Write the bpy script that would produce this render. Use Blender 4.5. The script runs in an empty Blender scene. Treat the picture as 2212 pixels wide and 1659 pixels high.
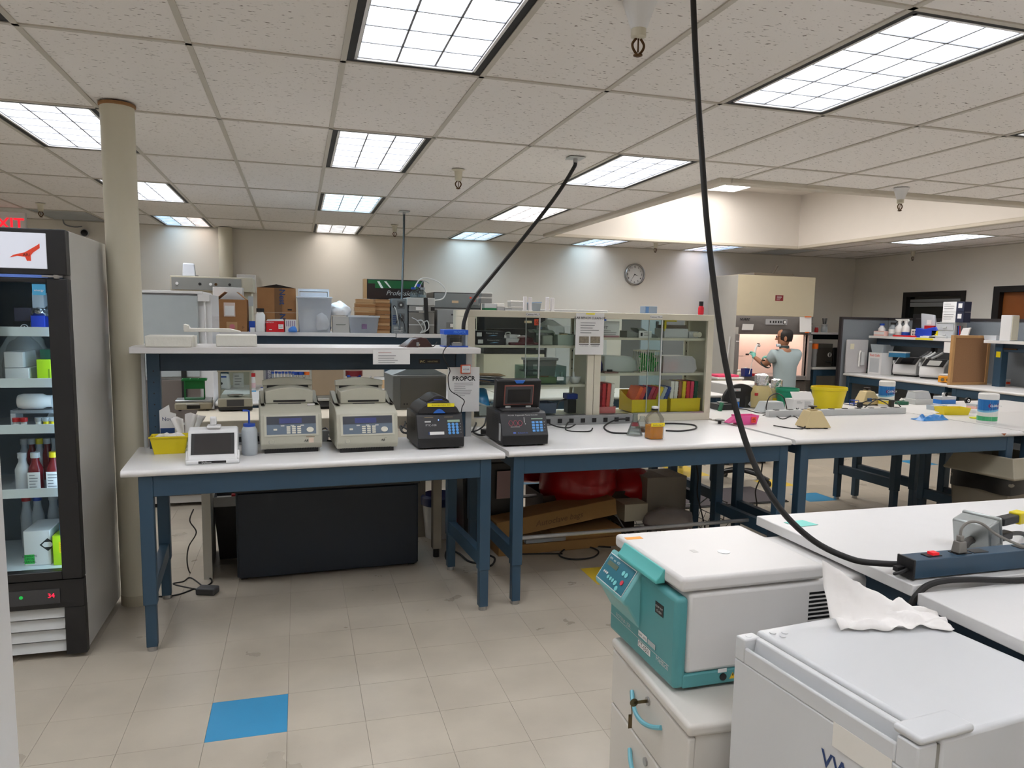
import bpy, bmesh, math, random
from mathutils import Vector, Matrix
random.seed(7)
S = bpy.context.scene
COL = S.collection
from math import cos, sin, pi, radians as rad
TR, RO = Matrix.Translation, Matrix.Rotation
# ------------------------------------------------------------------ camera
CAM_H, CEIL = 1.6455, 2.7145
F_PX, YAW, PITCH, ROLL, CX, CY = 1600.8, .2893, -.1167, .0191, 1119.3, 871.7
fwd = Vector((sin(YAW)*cos(PITCH), cos(YAW)*cos(PITCH), sin(PITCH)))
r0 = Vector((cos(YAW), -sin(YAW), 0)); u0 = r0.cross(fwd)
right = r0*cos(ROLL) + u0*sin(ROLL); up = -r0*sin(ROLL) + u0*cos(ROLL)
EYE = Vector((0, 0, CAM_H))
cd = bpy.data.cameras.new('camera'); cam = bpy.data.objects.new('camera', cd); COL.objects.link(cam)
cd.sensor_fit = 'HORIZONTAL'; cd.sensor_width = 36; cd.lens = 36*F_PX/2212
cd.shift_x = -(CX-1106)/2212; cd.shift_y = (CY-829.5)/2212; cd.clip_start = .05
cam.matrix_world = Matrix(((right.x, up.x, -fwd.x, EYE.x), (right.y, up.y, -fwd.y, EYE.y), (right.z, up.z, -fwd.z, EYE.z), (0, 0, 0, 1)))
S.camera = cam
# ------------------------------------------------------------------ world, view, light levels
w = bpy.data.worlds.new('world'); S.world = w; w.use_nodes = True
w.node_tree.nodes['Background'].inputs[0].default_value = (.9, .95, 1, 1)
w.node_tree.nodes['Background'].inputs[1].default_value = .05
S.view_settings.view_transform = 'Standard'; S.view_settings.look = 'None'; S.view_settings.gamma = 1
S.view_settings.use_curve_mapping = False
S.view_settings.exposure = 0.25
LAMP = 10.0          # radiance of the troffer diffusers
S.cycles.use_denoising = True
S.cycles.max_bounces = 8; S.cycles.diffuse_bounces = 4; S.cycles.glossy_bounces = 4
S.cycles.transparent_max_bounces = 24; S.cycles.transmission_bounces = 6
S.cycles.sample_clamp_indirect = 6; S.cycles.caustics_reflective = False; S.cycles.caustics_refractive = False

# ------------------------------------------------------------------ materials
def lin(c):
    return tuple(((v/255)/12.92 if v/255 <= .04045 else ((v/255+.055)/1.055)**2.4) for v in c)
MATS = {}
def mat(name, rgb, rough=.5, metal=0, var=.06, scale=9, spec=.5, coat=0, bump=0, emit=0, alpha=1, trans=0):
    """procedural principled material: base colour broken up by a soft noise"""
    if name in MATS: return MATS[name]
    m = bpy.data.materials.new(name); m.use_nodes = True; MATS[name] = m
    nt = m.node_tree; N = nt.nodes; L = nt.links; b = N['Principled BSDF']
    c = lin(rgb)
    if alpha <= .2: c = tuple(v*.25 for v in c)
    tc = N.new('ShaderNodeTexCoord'); nz = N.new('ShaderNodeTexNoise')
    nz.inputs['Scale'].default_value = scale; nz.inputs['Detail'].default_value = 3
    L.new(tc.outputs['Object'], nz.inputs['Vector'])
    mx = N.new('ShaderNodeMix'); mx.data_type = 'RGBA'
    mx.inputs[6].default_value = (*[v*(1-var) for v in c], 1); mx.inputs[7].default_value = (*[min(1, v*(1+var)) for v in c], 1)
    L.new(nz.outputs['Fac'], mx.inputs[0]); L.new(mx.outputs[2], b.inputs['Base Color'])
    b.inputs['Roughness'].default_value = rough; b.inputs['Metallic'].default_value = metal
    b.inputs['Specular IOR Level'].default_value = spec; b.inputs['Coat Weight'].default_value = coat
    if bump:
        bp = N.new('ShaderNodeBump'); bp.inputs['Strength'].default_value = bump; bp.inputs['Distance'].default_value = .01
        L.new(nz.outputs['Fac'], bp.inputs['Height']); L.new(bp.outputs[0], b.inputs['Normal'])
    if emit:
        b.inputs['Emission Color'].default_value = (*c, 1); b.inputs['Emission Strength'].default_value = emit
    if trans: b.inputs['Transmission Weight'].default_value = trans
    if alpha < 1:      # thin clear plastic / glass: see-through mixed with the glossy surface
        tr = N.new('ShaderNodeBsdfTransparent'); tr.inputs[0].default_value = (*[.5+.5*v for v in lin(rgb)], 1)
        ms = N.new('ShaderNodeMixShader'); lw = N.new('ShaderNodeLayerWeight'); lw.inputs[0].default_value = .25
        ma = N.new('ShaderNodeMath'); ma.operation = 'MULTIPLY_ADD'; ma.inputs[1].default_value = .4 if alpha > .1 else .2; ma.inputs[2].default_value = alpha; ma.use_clamp = True
        L.new(lw.outputs['Fresnel'], ma.inputs[0]); L.new(ma.outputs[0], ms.inputs[0])
        L.new(tr.outputs[0], ms.inputs[1]); L.new(b.outputs[0], ms.inputs[2])
        L.new(ms.outputs[0], N['Material Output'].inputs[0])
    return m
def glow(name, rgb, strength):
    if name in MATS: return MATS[name]
    m = bpy.data.materials.new(name); m.use_nodes = True; MATS[name] = m
    b = m.node_tree.nodes['Principled BSDF']; c = lin(rgb)
    b.inputs['Base Color'].default_value = (*c, 1)
    b.inputs['Emission Color'].default_value = (*c, 1); b.inputs['Emission Strength'].default_value = strength
    return m

# ------------------------------------------------------------------ geometry helpers
class G:
    """collects simple solids; build() links them as one mesh object"""
    def __init__(s): s.v = []; s.f = []
    def add(s, vs, fs):
        o = len(s.v); s.v += [tuple(p) for p in vs]; s.f += [tuple(i+o for i in f) for f in fs]; return s
    def box(s, x0, x1, y0, y1, z0, z1):
        return s.add([(x0,y0,z0),(x1,y0,z0),(x1,y1,z0),(x0,y1,z0),(x0,y0,z1),(x1,y0,z1),(x1,y1,z1),(x0,y1,z1)],
                     [(0,3,2,1),(4,5,6,7),(0,1,5,4),(1,2,6,5),(2,3,7,6),(3,0,4,7)])
    def frus(s, a, za, b, zb):
        """frustum between rectangle a=(x0,x1,y0,y1) at za and b at zb"""
        return s.add([(a[0],a[2],za),(a[1],a[2],za),(a[1],a[3],za),(a[0],a[3],za),(b[0],b[2],zb),(b[1],b[2],zb),(b[1],b[3],zb),(b[0],b[3],zb)],
                     [(0,3,2,1),(4,5,6,7),(0,1,5,4),(1,2,6,5),(2,3,7,6),(3,0,4,7)])
    def prism(s, poly, axis, a, b):
        """polygon extruded along axis: 'x' takes (y,z), 'y' takes (x,z), 'z' takes (x,y)"""
        n = len(poly)
        P = {'x': lambda p, t: (t, p[0], p[1]), 'y': lambda p, t: (p[0], t, p[1]), 'z': lambda p, t: (p[0], p[1], t)}[axis]
        vs = [P(p, a) for p in poly] + [P(p, b) for p in poly]
        return s.add(vs, [tuple(range(n))[::-1], tuple(range(n, 2*n))] + [(i, (i+1) % n, n+(i+1) % n, n+i) for i in range(n)])
    def lathe(s, prof, c=(0,0,0), n=20, axis='z', cap=True):
        vs = []
        for r, z in prof:
            for k in range(n):
                t = 2*pi*k/n; p = (r*cos(t), r*sin(t), z)
                if axis == 'x': p = (p[2], p[0], p[1])
                if axis == 'y': p = (p[0], p[2], p[1])
                vs.append((p[0]+c[0], p[1]+c[1], p[2]+c[2]))
        m = len(prof); fs = [(j*n+k, j*n+(k+1) % n, (j+1)*n+(k+1) % n, (j+1)*n+k) for j in range(m-1) for k in range(n)]
        if cap: fs += [tuple(range(n))[::-1], tuple(range((m-1)*n, m*n))]
        return s.add(vs, fs)
    def cyl(s, c, r, h, axis='z', n=20, r2=None): return s.lathe([(r, 0), (r if r2 is None else r2, h)], c, n, axis)
    def tube(s, pts, r, n=8, smooth=True):
        P = [Vector(p) for p in pts]
        if smooth and len(P) > 2: P = spline(P)
        vs = []; fs = []; ref = None
        for i, p in enumerate(P):
            t = (P[min(i+1, len(P)-1)]-P[max(i-1, 0)]).normalized()
            if ref is None: ref = t.orthogonal().normalized()
            ref = (ref - t*ref.dot(t)); ref = ref.normalized() if ref.length > 1e-6 else t.orthogonal().normalized()
            b = t.cross(ref)
            for k in range(n):
                a = 2*pi*k/n; vs.append(p + ref*(r*cos(a)) + b*(r*sin(a)))
        m = len(P)
        for j in range(m-1):
            for k in range(n): fs.append((j*n+k, j*n+(k+1) % n, (j+1)*n+(k+1) % n, (j+1)*n+k))
        fs += [tuple(range(n))[::-1], tuple(range((m-1)*n, m*n))]
        return s.add(vs, fs)
    def tray(s, x0, x1, y0, y1, z0, z1, t=.004, taper=0):
        """open hollow bin, walls leaning out by taper"""
        e = taper
        o0 = (x0+e, x1-e, y0+e, y1-e); o1 = (x0, x1, y0, y1)
        i0 = (x0+e+t, x1-e-t, y0+e+t, y1-e-t); i1 = (x0+t, x1-t, y0+t, y1-t)
        R = lambda q, z: [(q[0],q[2],z),(q[1],q[2],z),(q[1],q[3],z),(q[0],q[3],z)]
        vs = R(o0, z0)+R(o1, z1)+R(i1, z1)+R(i0, z0+t)
        fs = [(0,3,2,1)]
        for k in range(3):
            for i in range(4): fs.append((4*k+i, 4*k+(i+1) % 4, 4*k+4+(i+1) % 4, 4*k+4+i))
        fs.append((12,13,14,15))
        return s.add(vs, fs)
    def xf(s, M, start=0):
        s.v[start:] = [tuple(M @ Vector(p)) for p in s.v[start:]]; return s
    def B(s, name, m, parent=None, bev=0, smooth=False, label=None, kind=None, seg=2):
        me = bpy.data.meshes.new(name); me.from_pydata(s.v, [], s.f); me.update()
        bm = bmesh.new(); bm.from_mesh(me); bmesh.ops.recalc_face_normals(bm, faces=bm.faces); bm.to_mesh(me); bm.free()
        me.materials.append(m)
        o = bpy.data.objects.new(name, me); COL.objects.link(o)
        if parent is not None: o.parent = parent
        if bev:
            md = o.modifiers.new('bevel', 'BEVEL'); md.width = bev; md.segments = seg; md.limit_method = 'ANGLE'; md.angle_limit = .6
            md.use_clamp_overlap = True
        if smooth or bev:
            for p in me.polygons: p.use_smooth = True
            if not bev:
                me.set_sharp_from_angle(angle=.7)
            else: me.set_sharp_from_angle(angle=.6); 
        if bev: md.harden_normals = False
        if label: o['label'] = label
        if kind: o['kind'] = kind
        return o
def spline(P, k=6):
    out = []
    for i in range(len(P)-1):
        a, b, c, d = P[max(i-1, 0)], P[i], P[i+1], P[min(i+2, len(P)-1)]
        for j in range(k):
            t = j/k
            out.append(.5*((2*b)+(c-a)*t+(2*a-5*b+4*c-d)*t*t+(3*b-a-3*c+d)*t**3))
    out.append(P[-1]); return out
def tag(o, label, cat, group=None):
    o['label'] = label; o['category'] = cat
    if group: o['group'] = group
    return o
def thing(name, label, cat, loc=(0,0,0), rz=0, group=None):
    o = bpy.data.objects.new(name, None); COL.objects.link(o); o.empty_display_size = .05
    o.location = loc; o.rotation_euler = (0, 0, rz); return tag(o, label, cat, group)
def struct(name, g, m, parent=None, **k):
    o = g.B(name, m, parent, **k)
    if parent is None: o['kind'] = 'structure'
    return o
def dup(root, loc, rz=0, label=None, group=None):
    r = root.copy(); COL.objects.link(r); r.location = loc; r.rotation_euler = (0, 0, rz)
    if label: r['label'] = label
    if group: r['group'] = group
    for ch in list(root.children):
        c = ch.copy(); COL.objects.link(c); c.parent = r
        for g in ch.children:
            d = g.copy(); COL.objects.link(d); d.parent = c
    return r
def text(s, size, org, xd, yd, m, parent=None, name='lettering', align='CENTER', bold=0, shear=0, ext=0):
    """flat lettering: org = anchor (baseline), xd = reading direction, yd = up direction"""
    cu = bpy.data.curves.new('t', 'FONT'); cu.body = s; cu.size = size; cu.align_x = align; cu.resolution_u = 2
    cu.offset = bold*size; cu.shear = shear; cu.extrude = ext
    to = bpy.data.objects.new('t', cu); COL.objects.link(to)
    dg = bpy.context.evaluated_depsgraph_get(); me = bpy.data.meshes.new_from_object(to.evaluated_get(dg)); me.name = name
    bpy.data.objects.remove(to); bpy.data.curves.remove(cu)
    xd = Vector(xd).normalized(); yd = Vector(yd); yd = (yd-xd*yd.dot(xd)).normalized(); zd = xd.cross(yd)
    M = Matrix(((xd.x, yd.x, zd.x, org[0]), (xd.y, yd.y, zd.y, org[1]), (xd.z, yd.z, zd.z, org[2]), (0,0,0,1)))
    me.transform(M); me.materials.clear(); me.materials.append(m)
    o = bpy.data.objects.new(name, me); COL.objects.link(o)
    if parent is not None: o.parent = parent
    return o
def sheet(org, xd, yd, w, h, m, parent, name='paper', t=.0012, label=None):
    """thin rectangle with its lower left corner at org"""
    xd = Vector(xd).normalized(); yd = Vector(yd).normalized(); zd = xd.cross(yd)
    g = G().box(0, w, 0, h, 0, t)
    g.xf(Matrix(((xd.x, yd.x, zd.x, org[0]), (xd.y, yd.y, zd.y, org[1]), (xd.z, yd.z, zd.z, org[2]), (0,0,0,1))))
    return g.B(name, m, parent, label=label)
# where a line of sight meets a real plane (used to read positions off the survey of the room)
def sight(px, py): return fwd + right*((px-CX)/F_PX) - up*((py-CY)/F_PX)
def onz(px, py, z):
    d = sight(px, py); return EYE + d*((z-CAM_H)/d.z)
def ony(px, py, y):
    d = sight(px, py); return EYE + d*(y/d.y)
def onx(px, py, x):
    d = sight(px, py); return EYE + d*(x/d.x)
def depth(p): return (Vector(p)-EYE).dot(fwd)
def mpp(p): return depth(p)/F_PX      # metres per photograph pixel at p

# common materials
M_WALL = mat('wall_paint', (228, 222, 211), .75, var=.02, scale=2, bump=.03)
M_LAM = mat('white_laminate', (226, 224, 222), .32, var=.02, scale=14)
M_LAMG = mat('grey_white_laminate', (218, 215, 214), .35, var=.02, scale=14)
M_BLUE = mat('blue_grey_steel', (46, 73, 94), .42, var=.08, scale=5)
M_BLUED = mat('dark_blue_steel', (36, 56, 73), .45, var=.08, scale=5)
M_CREAM = mat('cream_enamel', (212, 206, 186), .4, var=.03)
M_WHITE = mat('white_enamel', (228, 228, 228), .28, var=.02, coat=.1)
M_WPL = mat('white_plastic', (232, 231, 228), .4, var=.03)
M_BLACK = mat('black_plastic', (24, 24, 26), .42, var=.1)
M_RUB = mat('black_rubber', (26, 25, 25), .6, var=.1)
M_DGREY = mat('dark_grey_plastic', (62, 62, 64), .5, var=.06)
M_GREY = mat('grey_plastic', (140, 142, 142), .5, var=.05)
M_LGREY = mat('light_grey_plastic', (196, 198, 197), .45, var=.04)
M_STEEL = mat('brushed_steel', (176, 176, 176), .3, 1, var=.08, scale=30)
M_CHROME = mat('chrome', (215, 215, 215), .14, 1, var=.03)
M_PAPER = mat('paper', (232, 231, 229), .8, var=.02)
M_INK = mat('black_ink', (30, 30, 32), .7, var=.05)
M_INKG = mat('grey_ink', (120, 120, 124), .7, var=.05)
M_CARD = mat('cardboard', (158, 112, 70), .85, var=.12, scale=14)
M_CARDL = mat('pale_cardboard', (186, 148, 106), .85, var=.1, scale=14)
M_YEL = mat('yellow_plastic', (230, 208, 20), .4, var=.06)
M_RED = mat('red_plastic', (190, 28, 34), .4, var=.08)
M_BLUEP = mat('blue_plastic', (28, 72, 170), .4, var=.08)
M_GREEN = mat('green_plastic', (14, 112, 48), .4, var=.1)
M_TEAL = mat('teal_enamel', (84, 152, 154), .42, var=.05)
M_ORANGE = mat('orange_plastic', (240, 112, 30), .42, var=.08)
M_PINK = mat('pink_plastic', (238, 92, 160), .4, var=.05)
M_GLASS = mat('clear_glass', (238, 245, 242), .04, alpha=.02, spec=.5)
M_CLEAR = mat('clear_plastic', (224, 232, 238), .2, alpha=.3)
M_FROST = mat('frosted_plastic', (232, 236, 240), .4, alpha=.62)
M_BEIGE = mat('beige_instrument_plastic', (186, 184, 168), .5, var=.03)
M_TAN = mat('tan_plastic', (206, 186, 140), .5, var=.04)
M_FOIL = mat('crinkled_foil', (210, 210, 212), .25, .95, var=.15, scale=40, bump=1.0)
M_WOOD = mat('pale_wood', (196, 152, 100), .6, var=.12, scale=20)
M_SCREEN = mat('dark_screen', (34, 34, 38), .12, var=.05)
M_BIO = mat('biohazard_orange', (250, 76, 40), .55, var=.04)
# ================================================================== THE SETTING
GX0, GY0, GW, GD = -1.017, 2.1839, .6096, 1.2192      # ceiling grid origin and module
BACK, RIGHT, LEFT, FRONT = 10.52, 9.0, -5.9, -3.9
SKY = (3.16, 6.92, 5.18, 9.28)                            # skylight well
T = .12
struct('wall_back', G().box(LEFT-T, RIGHT+T, BACK, BACK+T, 0, CEIL+.2), M_WALL)
# right wall with two openings
W1 = (8.3, 9.42, 1.0, 2.13); W2 = (6.2, 7.86, 0, 2.17)
g = G()
g.box(RIGHT, RIGHT+T, W1[1], BACK, 0, CEIL+.2).box(RIGHT, RIGHT+T, W1[0], W1[1], 0, W1[2]).box(RIGHT, RIGHT+T, W1[0], W1[1], W1[3], CEIL+.2)
g.box(RIGHT, RIGHT+T, W2[1], W1[0], 0, CEIL+.2).box(RIGHT, RIGHT+T, W2[0], W2[1], W2[3], CEIL+.2).box(RIGHT, RIGHT+T, FRONT, W2[0], 0, CEIL+.2)
struct('wall_right', g, M_WALL)
struct('wall_left', G().box(LEFT-T, LEFT, FRONT, BACK, 0, CEIL+.2), M_WALL)
struct('wall_front', G().box(LEFT-T, RIGHT+T, FRONT-T, FRONT, 0, CEIL+.2), M_WALL)
M_BFRAME = mat('black_window_frame', (22, 20, 20), .5)
M_NIGHT = mat('dark_window_glass', (30, 34, 32), .06, spec=.7)
w1 = G().box(RIGHT-.02, RIGHT+.1, W1[0], W1[0]+.07, W1[2], W1[3]).box(RIGHT-.02, RIGHT+.1, W1[1]-.07, W1[1], W1[2], W1[3])
w1.box(RIGHT-.02, RIGHT+.1, W1[0]+.07, W1[1]-.07, W1[3]-.07, W1[3]).box(RIGHT-.02, RIGHT+.1, W1[0]+.07, W1[1]-.07, W1[2], W1[2]+.07)
w1 = struct('window_1', w1, M_BFRAME)
G().box(RIGHT+.06, RIGHT+.07, W1[0]+.07, W1[1]-.07, W1[2]+.07, W1[3]-.07).B('pane', M_NIGHT, w1)
G().box(RIGHT+.03, RIGHT+.05, W1[0]+.08, W1[1]-.1, W1[3]-.15, W1[3]-.11).box(RIGHT+.03, RIGHT+.05, W1[0]+.08, W1[1]-.1, W1[3]-.22, W1[3]-.16).B('blind_rail', M_GREY, w1)
d1 = G().box(RIGHT-.02, RIGHT+.1, W2[1]-.1, W2[1], 0, W2[3]).box(RIGHT-.02, RIGHT+.1, W2[0], W2[0]+.1, 0, W2[3]).box(RIGHT-.02, RIGHT+.1, W2[0]+.1, W2[1]-.1, W2[3]-.08, W2[3])
d1 = struct('door_1', d1, M_BFRAME)
G().box(RIGHT+.05, RIGHT+.09, W2[0]+.1, W2[1]-.1, 0, W2[3]-.08).B('door_leaf', mat('brown_wood_door', (150, 84, 36), .45, var=.15, scale=6), d1)
G().cyl((RIGHT+.0, W2[0]+.2, 1.0), .02, .06, 'x', 12).B('handle', M_STEEL, d1)
# columns
M_COL = mat('column_paint', (206, 200, 180), .6, var=.03, scale=3)
c = struct('trim_1', G().lathe([(.082, 0), (.082, CEIL-.005)], (-.893, 4.478, 0), 36), M_COL, smooth=True, label='round cream column beside the glass door refrigerator')
G().lathe([(.083, CEIL-.02), (.089, CEIL-.016), (.089, CEIL-.004)], (-.893, 4.478, 0), 36).B('ceiling_ring', mat('rust_ring', (150, 110, 70), .8), c)
G().lathe([(.084, 0), (.084, .06)], (-.893, 4.478, 0), 36).B('base_band', mat('column_base', (186, 178, 156), .6), c)
struct('trim_2', G().lathe([(.085, 0), (.085, CEIL-.005)], (-.88, 10.4, 0), 28), M_COL, smooth=True, label='round cream column standing against the back wall')
# floor: vinyl tiles on a slab
M_FL = bpy.data.materials.new('vinyl_tile'); M_FL.use_nodes = True
def floor_mat(name, rgb, amt=.16):
    m = bpy.data.materials.new(name); m.use_nodes = True; N = m.node_tree.nodes; L = m.node_tree.links; b = N['Principled BSDF']
    tc = N.new('ShaderNodeNewGeometry'); oi = N.new('ShaderNodeObjectInfo')
    n1 = N.new('ShaderNodeTexNoise'); n1.inputs['Scale'].default_value = 3.2; n1.inputs['Detail'].default_value = 6
    n2 = N.new('ShaderNodeTexNoise'); n2.inputs['Scale'].default_value = 95; n2.inputs['Detail'].default_value = 2
    mp = N.new('ShaderNodeMapping'); mp.inputs['Scale'].default_value = (1, 2.6, 1)
    L.new(tc.outputs['Position'], n1.inputs['Vector']); L.new(tc.outputs['Position'], mp.inputs[0]); L.new(mp.outputs[0], n2.inputs['Vector'])
    cr = N.new('ShaderNodeValToRGB'); c = lin(rgb)
    cr.color_ramp.elements[0].position = .3; cr.color_ramp.elements[0].color = (*[v*(1-amt) for v in c], 1)
    cr.color_ramp.elements[1].position = .62; cr.color_ramp.elements[1].color = (*c, 1)
    L.new(n1.outputs['Fac'], cr.inputs[0])
    sp = N.new('ShaderNodeValToRGB'); sp.color_ramp.elements[0].position = .715; sp.color_ramp.elements[0].color = (1, 1, 1, 1)
    sp.color_ramp.elements[1].position = .76; sp.color_ramp.elements[1].color = (.7, .68, .66, 1)
    L.new(n2.outputs['Fac'], sp.inputs[0])
    mx = N.new('ShaderNodeMix'); mx.data_type = 'RGBA'; mx.blend_type = 'MULTIPLY'; mx.inputs[0].default_value = .8
    L.new(cr.outputs[0], mx.inputs[6]); L.new(sp.outputs[0], mx.inputs[7])
    hs = N.new('ShaderNodeHueSaturation'); mr = N.new('ShaderNodeMapRange'); mr.inputs[3].default_value = .996; mr.inputs[4].default_value = 1.004
    L.new(oi.outputs['Random'], mr.inputs[0]); L.new(mr.outputs[0], hs.inputs['Value']); L.new(mx.outputs[2], hs.inputs['Color'])
    L.new(hs.outputs[0], b.inputs['Base Color'])
    rr = N.new('ShaderNodeMapRange'); rr.inputs[3].default_value = .2; rr.inputs[4].default_value = .42
    L.new(n1.outputs['Fac'], rr.inputs[0]); L.new(rr.outputs[0], b.inputs['Roughness'])
    bp = N.new('ShaderNodeBump'); bp.inputs['Strength'].default_value = .12; bp.inputs['Distance'].default_value = .004
    L.new(n1.outputs['Fac'], bp.inputs['Height']); L.new(bp.outputs[0], b.inputs['Normal'])
    return m
M_FL = floor_mat('beige_vinyl_tile', (186, 176, 160)); M_FLB = floor_mat('blue_vinyl_tile', (62, 146, 192), .1); M_FLY = floor_mat('yellow_vinyl_tile', (222, 190, 60), .1)
floor = struct('floor', G().box(LEFT, RIGHT, FRONT, BACK, -.08, -.004), mat('floor_adhesive', (120, 108, 94), .9))
TX0, TY0, TS = -.3694, 2.8942, .3048
def tile_mesh(m, nm):
    g = G().box(.0006, TS-.0006, .0006, TS-.0006, -.004, 0); me = bpy.data.meshes.new(nm); me.from_pydata(g.v, [], g.f); me.materials.append(m); return me
TM = {'n': tile_mesh(M_FL, 'floor_tile'), 'b': tile_mesh(M_FLB, 'blue_tile'), 'y': tile_mesh(M_FLY, 'yellow_tile')}
special = {(0, 0): 'b'}
for px, py, k in ((1300, 1262, 'y'), (1465, 1012, 'y'), (1490, 1018, 'y'), (1762, 1068, 'b'), (1735, 1066, 'b'), (2010, 1004, 'b'), (1160, 1045, 'b'), (1690, 1040, 'y')):
    p = onz(px, py, 0); special[(int((p.x-TX0)//TS), int((p.y-TY0)//TS))] = k
cells = []
for i in range(int((LEFT-TX0)//TS)+1, int((RIGHT-TX0)//TS)):
    for j in range(int((FRONT-TY0)//TS)+1, int((BACK-TY0)//TS)):
        c = Vector((TX0+(i+.5)*TS, TY0+(j+.5)*TS, 0)); d = c-EYE; k = d.dot(fwd)
        vis = k > .5 and abs((CX+F_PX*d.dot(right)/k)-1106) < 1180 and (CY-F_PX*d.dot(up)/k) < 1720
        cells.append((0 if (i, j) in special else 1, 0 if vis else 1, k, i, j))
cells.sort()
rest = G()
for n, (a, b, k, i, j) in enumerate(cells):
    if n < 300:
        s_ = special.get((i, j), 'n')
        o = bpy.data.objects.new('floor_tile', TM[s_]); COL.objects.link(o); o.location = (TX0+i*TS, TY0+j*TS, 0); o.parent = floor
        if s_ != 'n': o['label'] = {'b': 'blue vinyl floor tile', 'y': 'yellow vinyl floor tile'}[s_]
    else: rest.box(TX0+i*TS+.0006, TX0+(i+1)*TS-.0006, TY0+j*TS+.0006, TY0+(j+1)*TS-.0006, -.004, 0)
rest.B('floor_tile_field', M_FL, floor, kind='stuff')
# ceiling
def ceil_mat():
    m = bpy.data.materials.new('fissured_ceiling_tile'); m.use_nodes = True; N = m.node_tree.nodes; L = m.node_tree.links; b = N['Principled BSDF']
    ge = N.new('ShaderNodeNewGeometry'); mp = N.new('ShaderNodeMapping'); mp.inputs['Scale'].default_value = (38, 120, 38)
    L.new(ge.outputs['Position'], mp.inputs[0])
    nz = N.new('ShaderNodeTexNoise'); nz.inputs['Scale'].default_value = 1; nz.inputs['Detail'].default_value = 1.5; L.new(mp.outputs[0], nz.inputs['Vector'])
    cr = N.new('ShaderNodeValToRGB'); cr.color_ramp.elements[0].position = .27; cr.color_ramp.elements[0].color = (*lin((128, 118, 108)), 1)
    cr.color_ramp.elements[1].position = .34; cr.color_ramp.elements[1].color = (*lin((238, 233, 228)), 1)
    L.new(nz.outputs['Fac'], cr.inputs[0]); L.new(cr.outputs[0], b.inputs['Base Color'])
    b.inputs['Roughness'].default_value = .9
    n2 = N.new('ShaderNodeTexNoise'); n2.inputs['Scale'].default_value = 160; L.new(ge.outputs['Position'], n2.inputs['Vector'])
    bp = N.new('ShaderNodeBump'); bp.inputs['Strength'].default_value = .25; bp.inputs['Distance'].default_value = .003
    L.new(n2.outputs['Fac'], bp.inputs['Height']); L.new(bp.outputs[0], b.inputs['Normal'])
    return m
M_CT = ceil_mat(); M_TEE = mat('tee_bar_paint', (196, 190, 178), .5, var=.02)
ceiling = G()      # structural deck above the tiles, open over the skylight
ceiling.box(LEFT, SKY[0]-.05, FRONT, BACK, CEIL+.16, CEIL+.2).box(SKY[1]+.05, RIGHT, FRONT, BACK, CEIL+.16, CEIL+.2)
ceiling.box(SKY[0]-.05, SKY[1]+.05, FRONT, SKY[2]-.05, CEIL+.16, CEIL+.2).box(SKY[0]-.05, SKY[1]+.05, SKY[3]+.05, BACK, CEIL+.16, CEIL+.2)
ceiling = struct('ceiling', ceiling, mat('deck_grey', (110, 108, 104), .9))
NOLAMP = {(8, 2), (8, 4), (11, 2), (11, 4), (-4, 4), (-4, 6), (14, 6)}
LAMPS = [(i, j) for i in (-7, -4, -1, 2, 5, 8, 11, 14) for j in (-4, -2, 0, 2, 4, 6) if (i, j) not in NOLAMP]
VENTS = [(-3, 6), (13, 6)]
ct_me = {}
tiles = []
for i in range(-8, 17):
    for j in range(-5, 7):
        x0, x1 = max(GX0+i*GW, LEFT), min(GX0+(i+1)*GW, RIGHT); y0, y1 = max(GY0+j*GD, FRONT), min(GY0+(j+1)*GD, BACK)
        if x1-x0 < .03 or y1-y0 < .03 or (i, j) in LAMPS or (i, j) in VENTS: continue
        rs = [(x0, x1, y0, y1)]
        if x1 > SKY[0] and x0 < SKY[1] and y1 > SKY[2] and y0 < SKY[3]:
            rs = []
            if x0 < SKY[0]: rs.append((x0, SKY[0], y0, y1))
            if x1 > SKY[1]: rs.append((SKY[1], x1, y0, y1))
            xa, xb = max(x0, SKY[0]), min(x1, SKY[1])
            if y0 < SKY[2]: rs.append((xa, xb, y0, SKY[2]))
            if y1 > SKY[3]: rs.append((xa, xb, SKY[3], y1))
        for r in rs:
            if r[1]-r[0] < .02 or r[3]-r[2] < .02: continue
            key = (round(r[1]-r[0], 3), round(r[3]-r[2], 3))
            if key not in ct_me:
                g = G().box(.004, key[0]-.004, .004, key[1]-.004, .006, .022); me = bpy.data.meshes.new('ceiling_tile'); me.from_pydata(g.v, [], g.f); me.materials.append(M_CT); ct_me[key] = me
            o = bpy.data.objects.new('ceiling_tile', ct_me[key]); COL.objects.link(o); o.location = (r[0], r[2], CEIL); o.parent = ceiling
def bar(x0, x1, y0, y1): G().box(x0, x1, y0, y1, CEIL, CEIL+.006).B('grid_bar', M_TEE, ceiling)
for i in range(-8, 18):
    x = GX0+i*GW
    if not LEFT < x < RIGHT: continue
    if SKY[0] < x < SKY[1]: bar(x-.012, x+.012, FRONT, SKY[2]); bar(x-.012, x+.012, SKY[3], BACK)
    else: bar(x-.012, x+.012, FRONT, BACK)
for j in range(-4, 8):
    y = GY0+j*GD
    if not FRONT < y < BACK: continue
    if SKY[2] < y < SKY[3]: bar(LEFT, SKY[0], y-.012, y+.012); bar(SKY[1], RIGHT, y-.012, y+.012)
    else: bar(LEFT, RIGHT, y-.012, y+.012)
G().box(LEFT, RIGHT, BACK-.02, BACK, CEIL-.004, CEIL+.006).B('grid_bar', M_TEE, ceiling)
G().box(RIGHT-.02, RIGHT, FRONT, BACK, CEIL-.004, CEIL+.006).B('grid_bar', M_TEE, ceiling)
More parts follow.
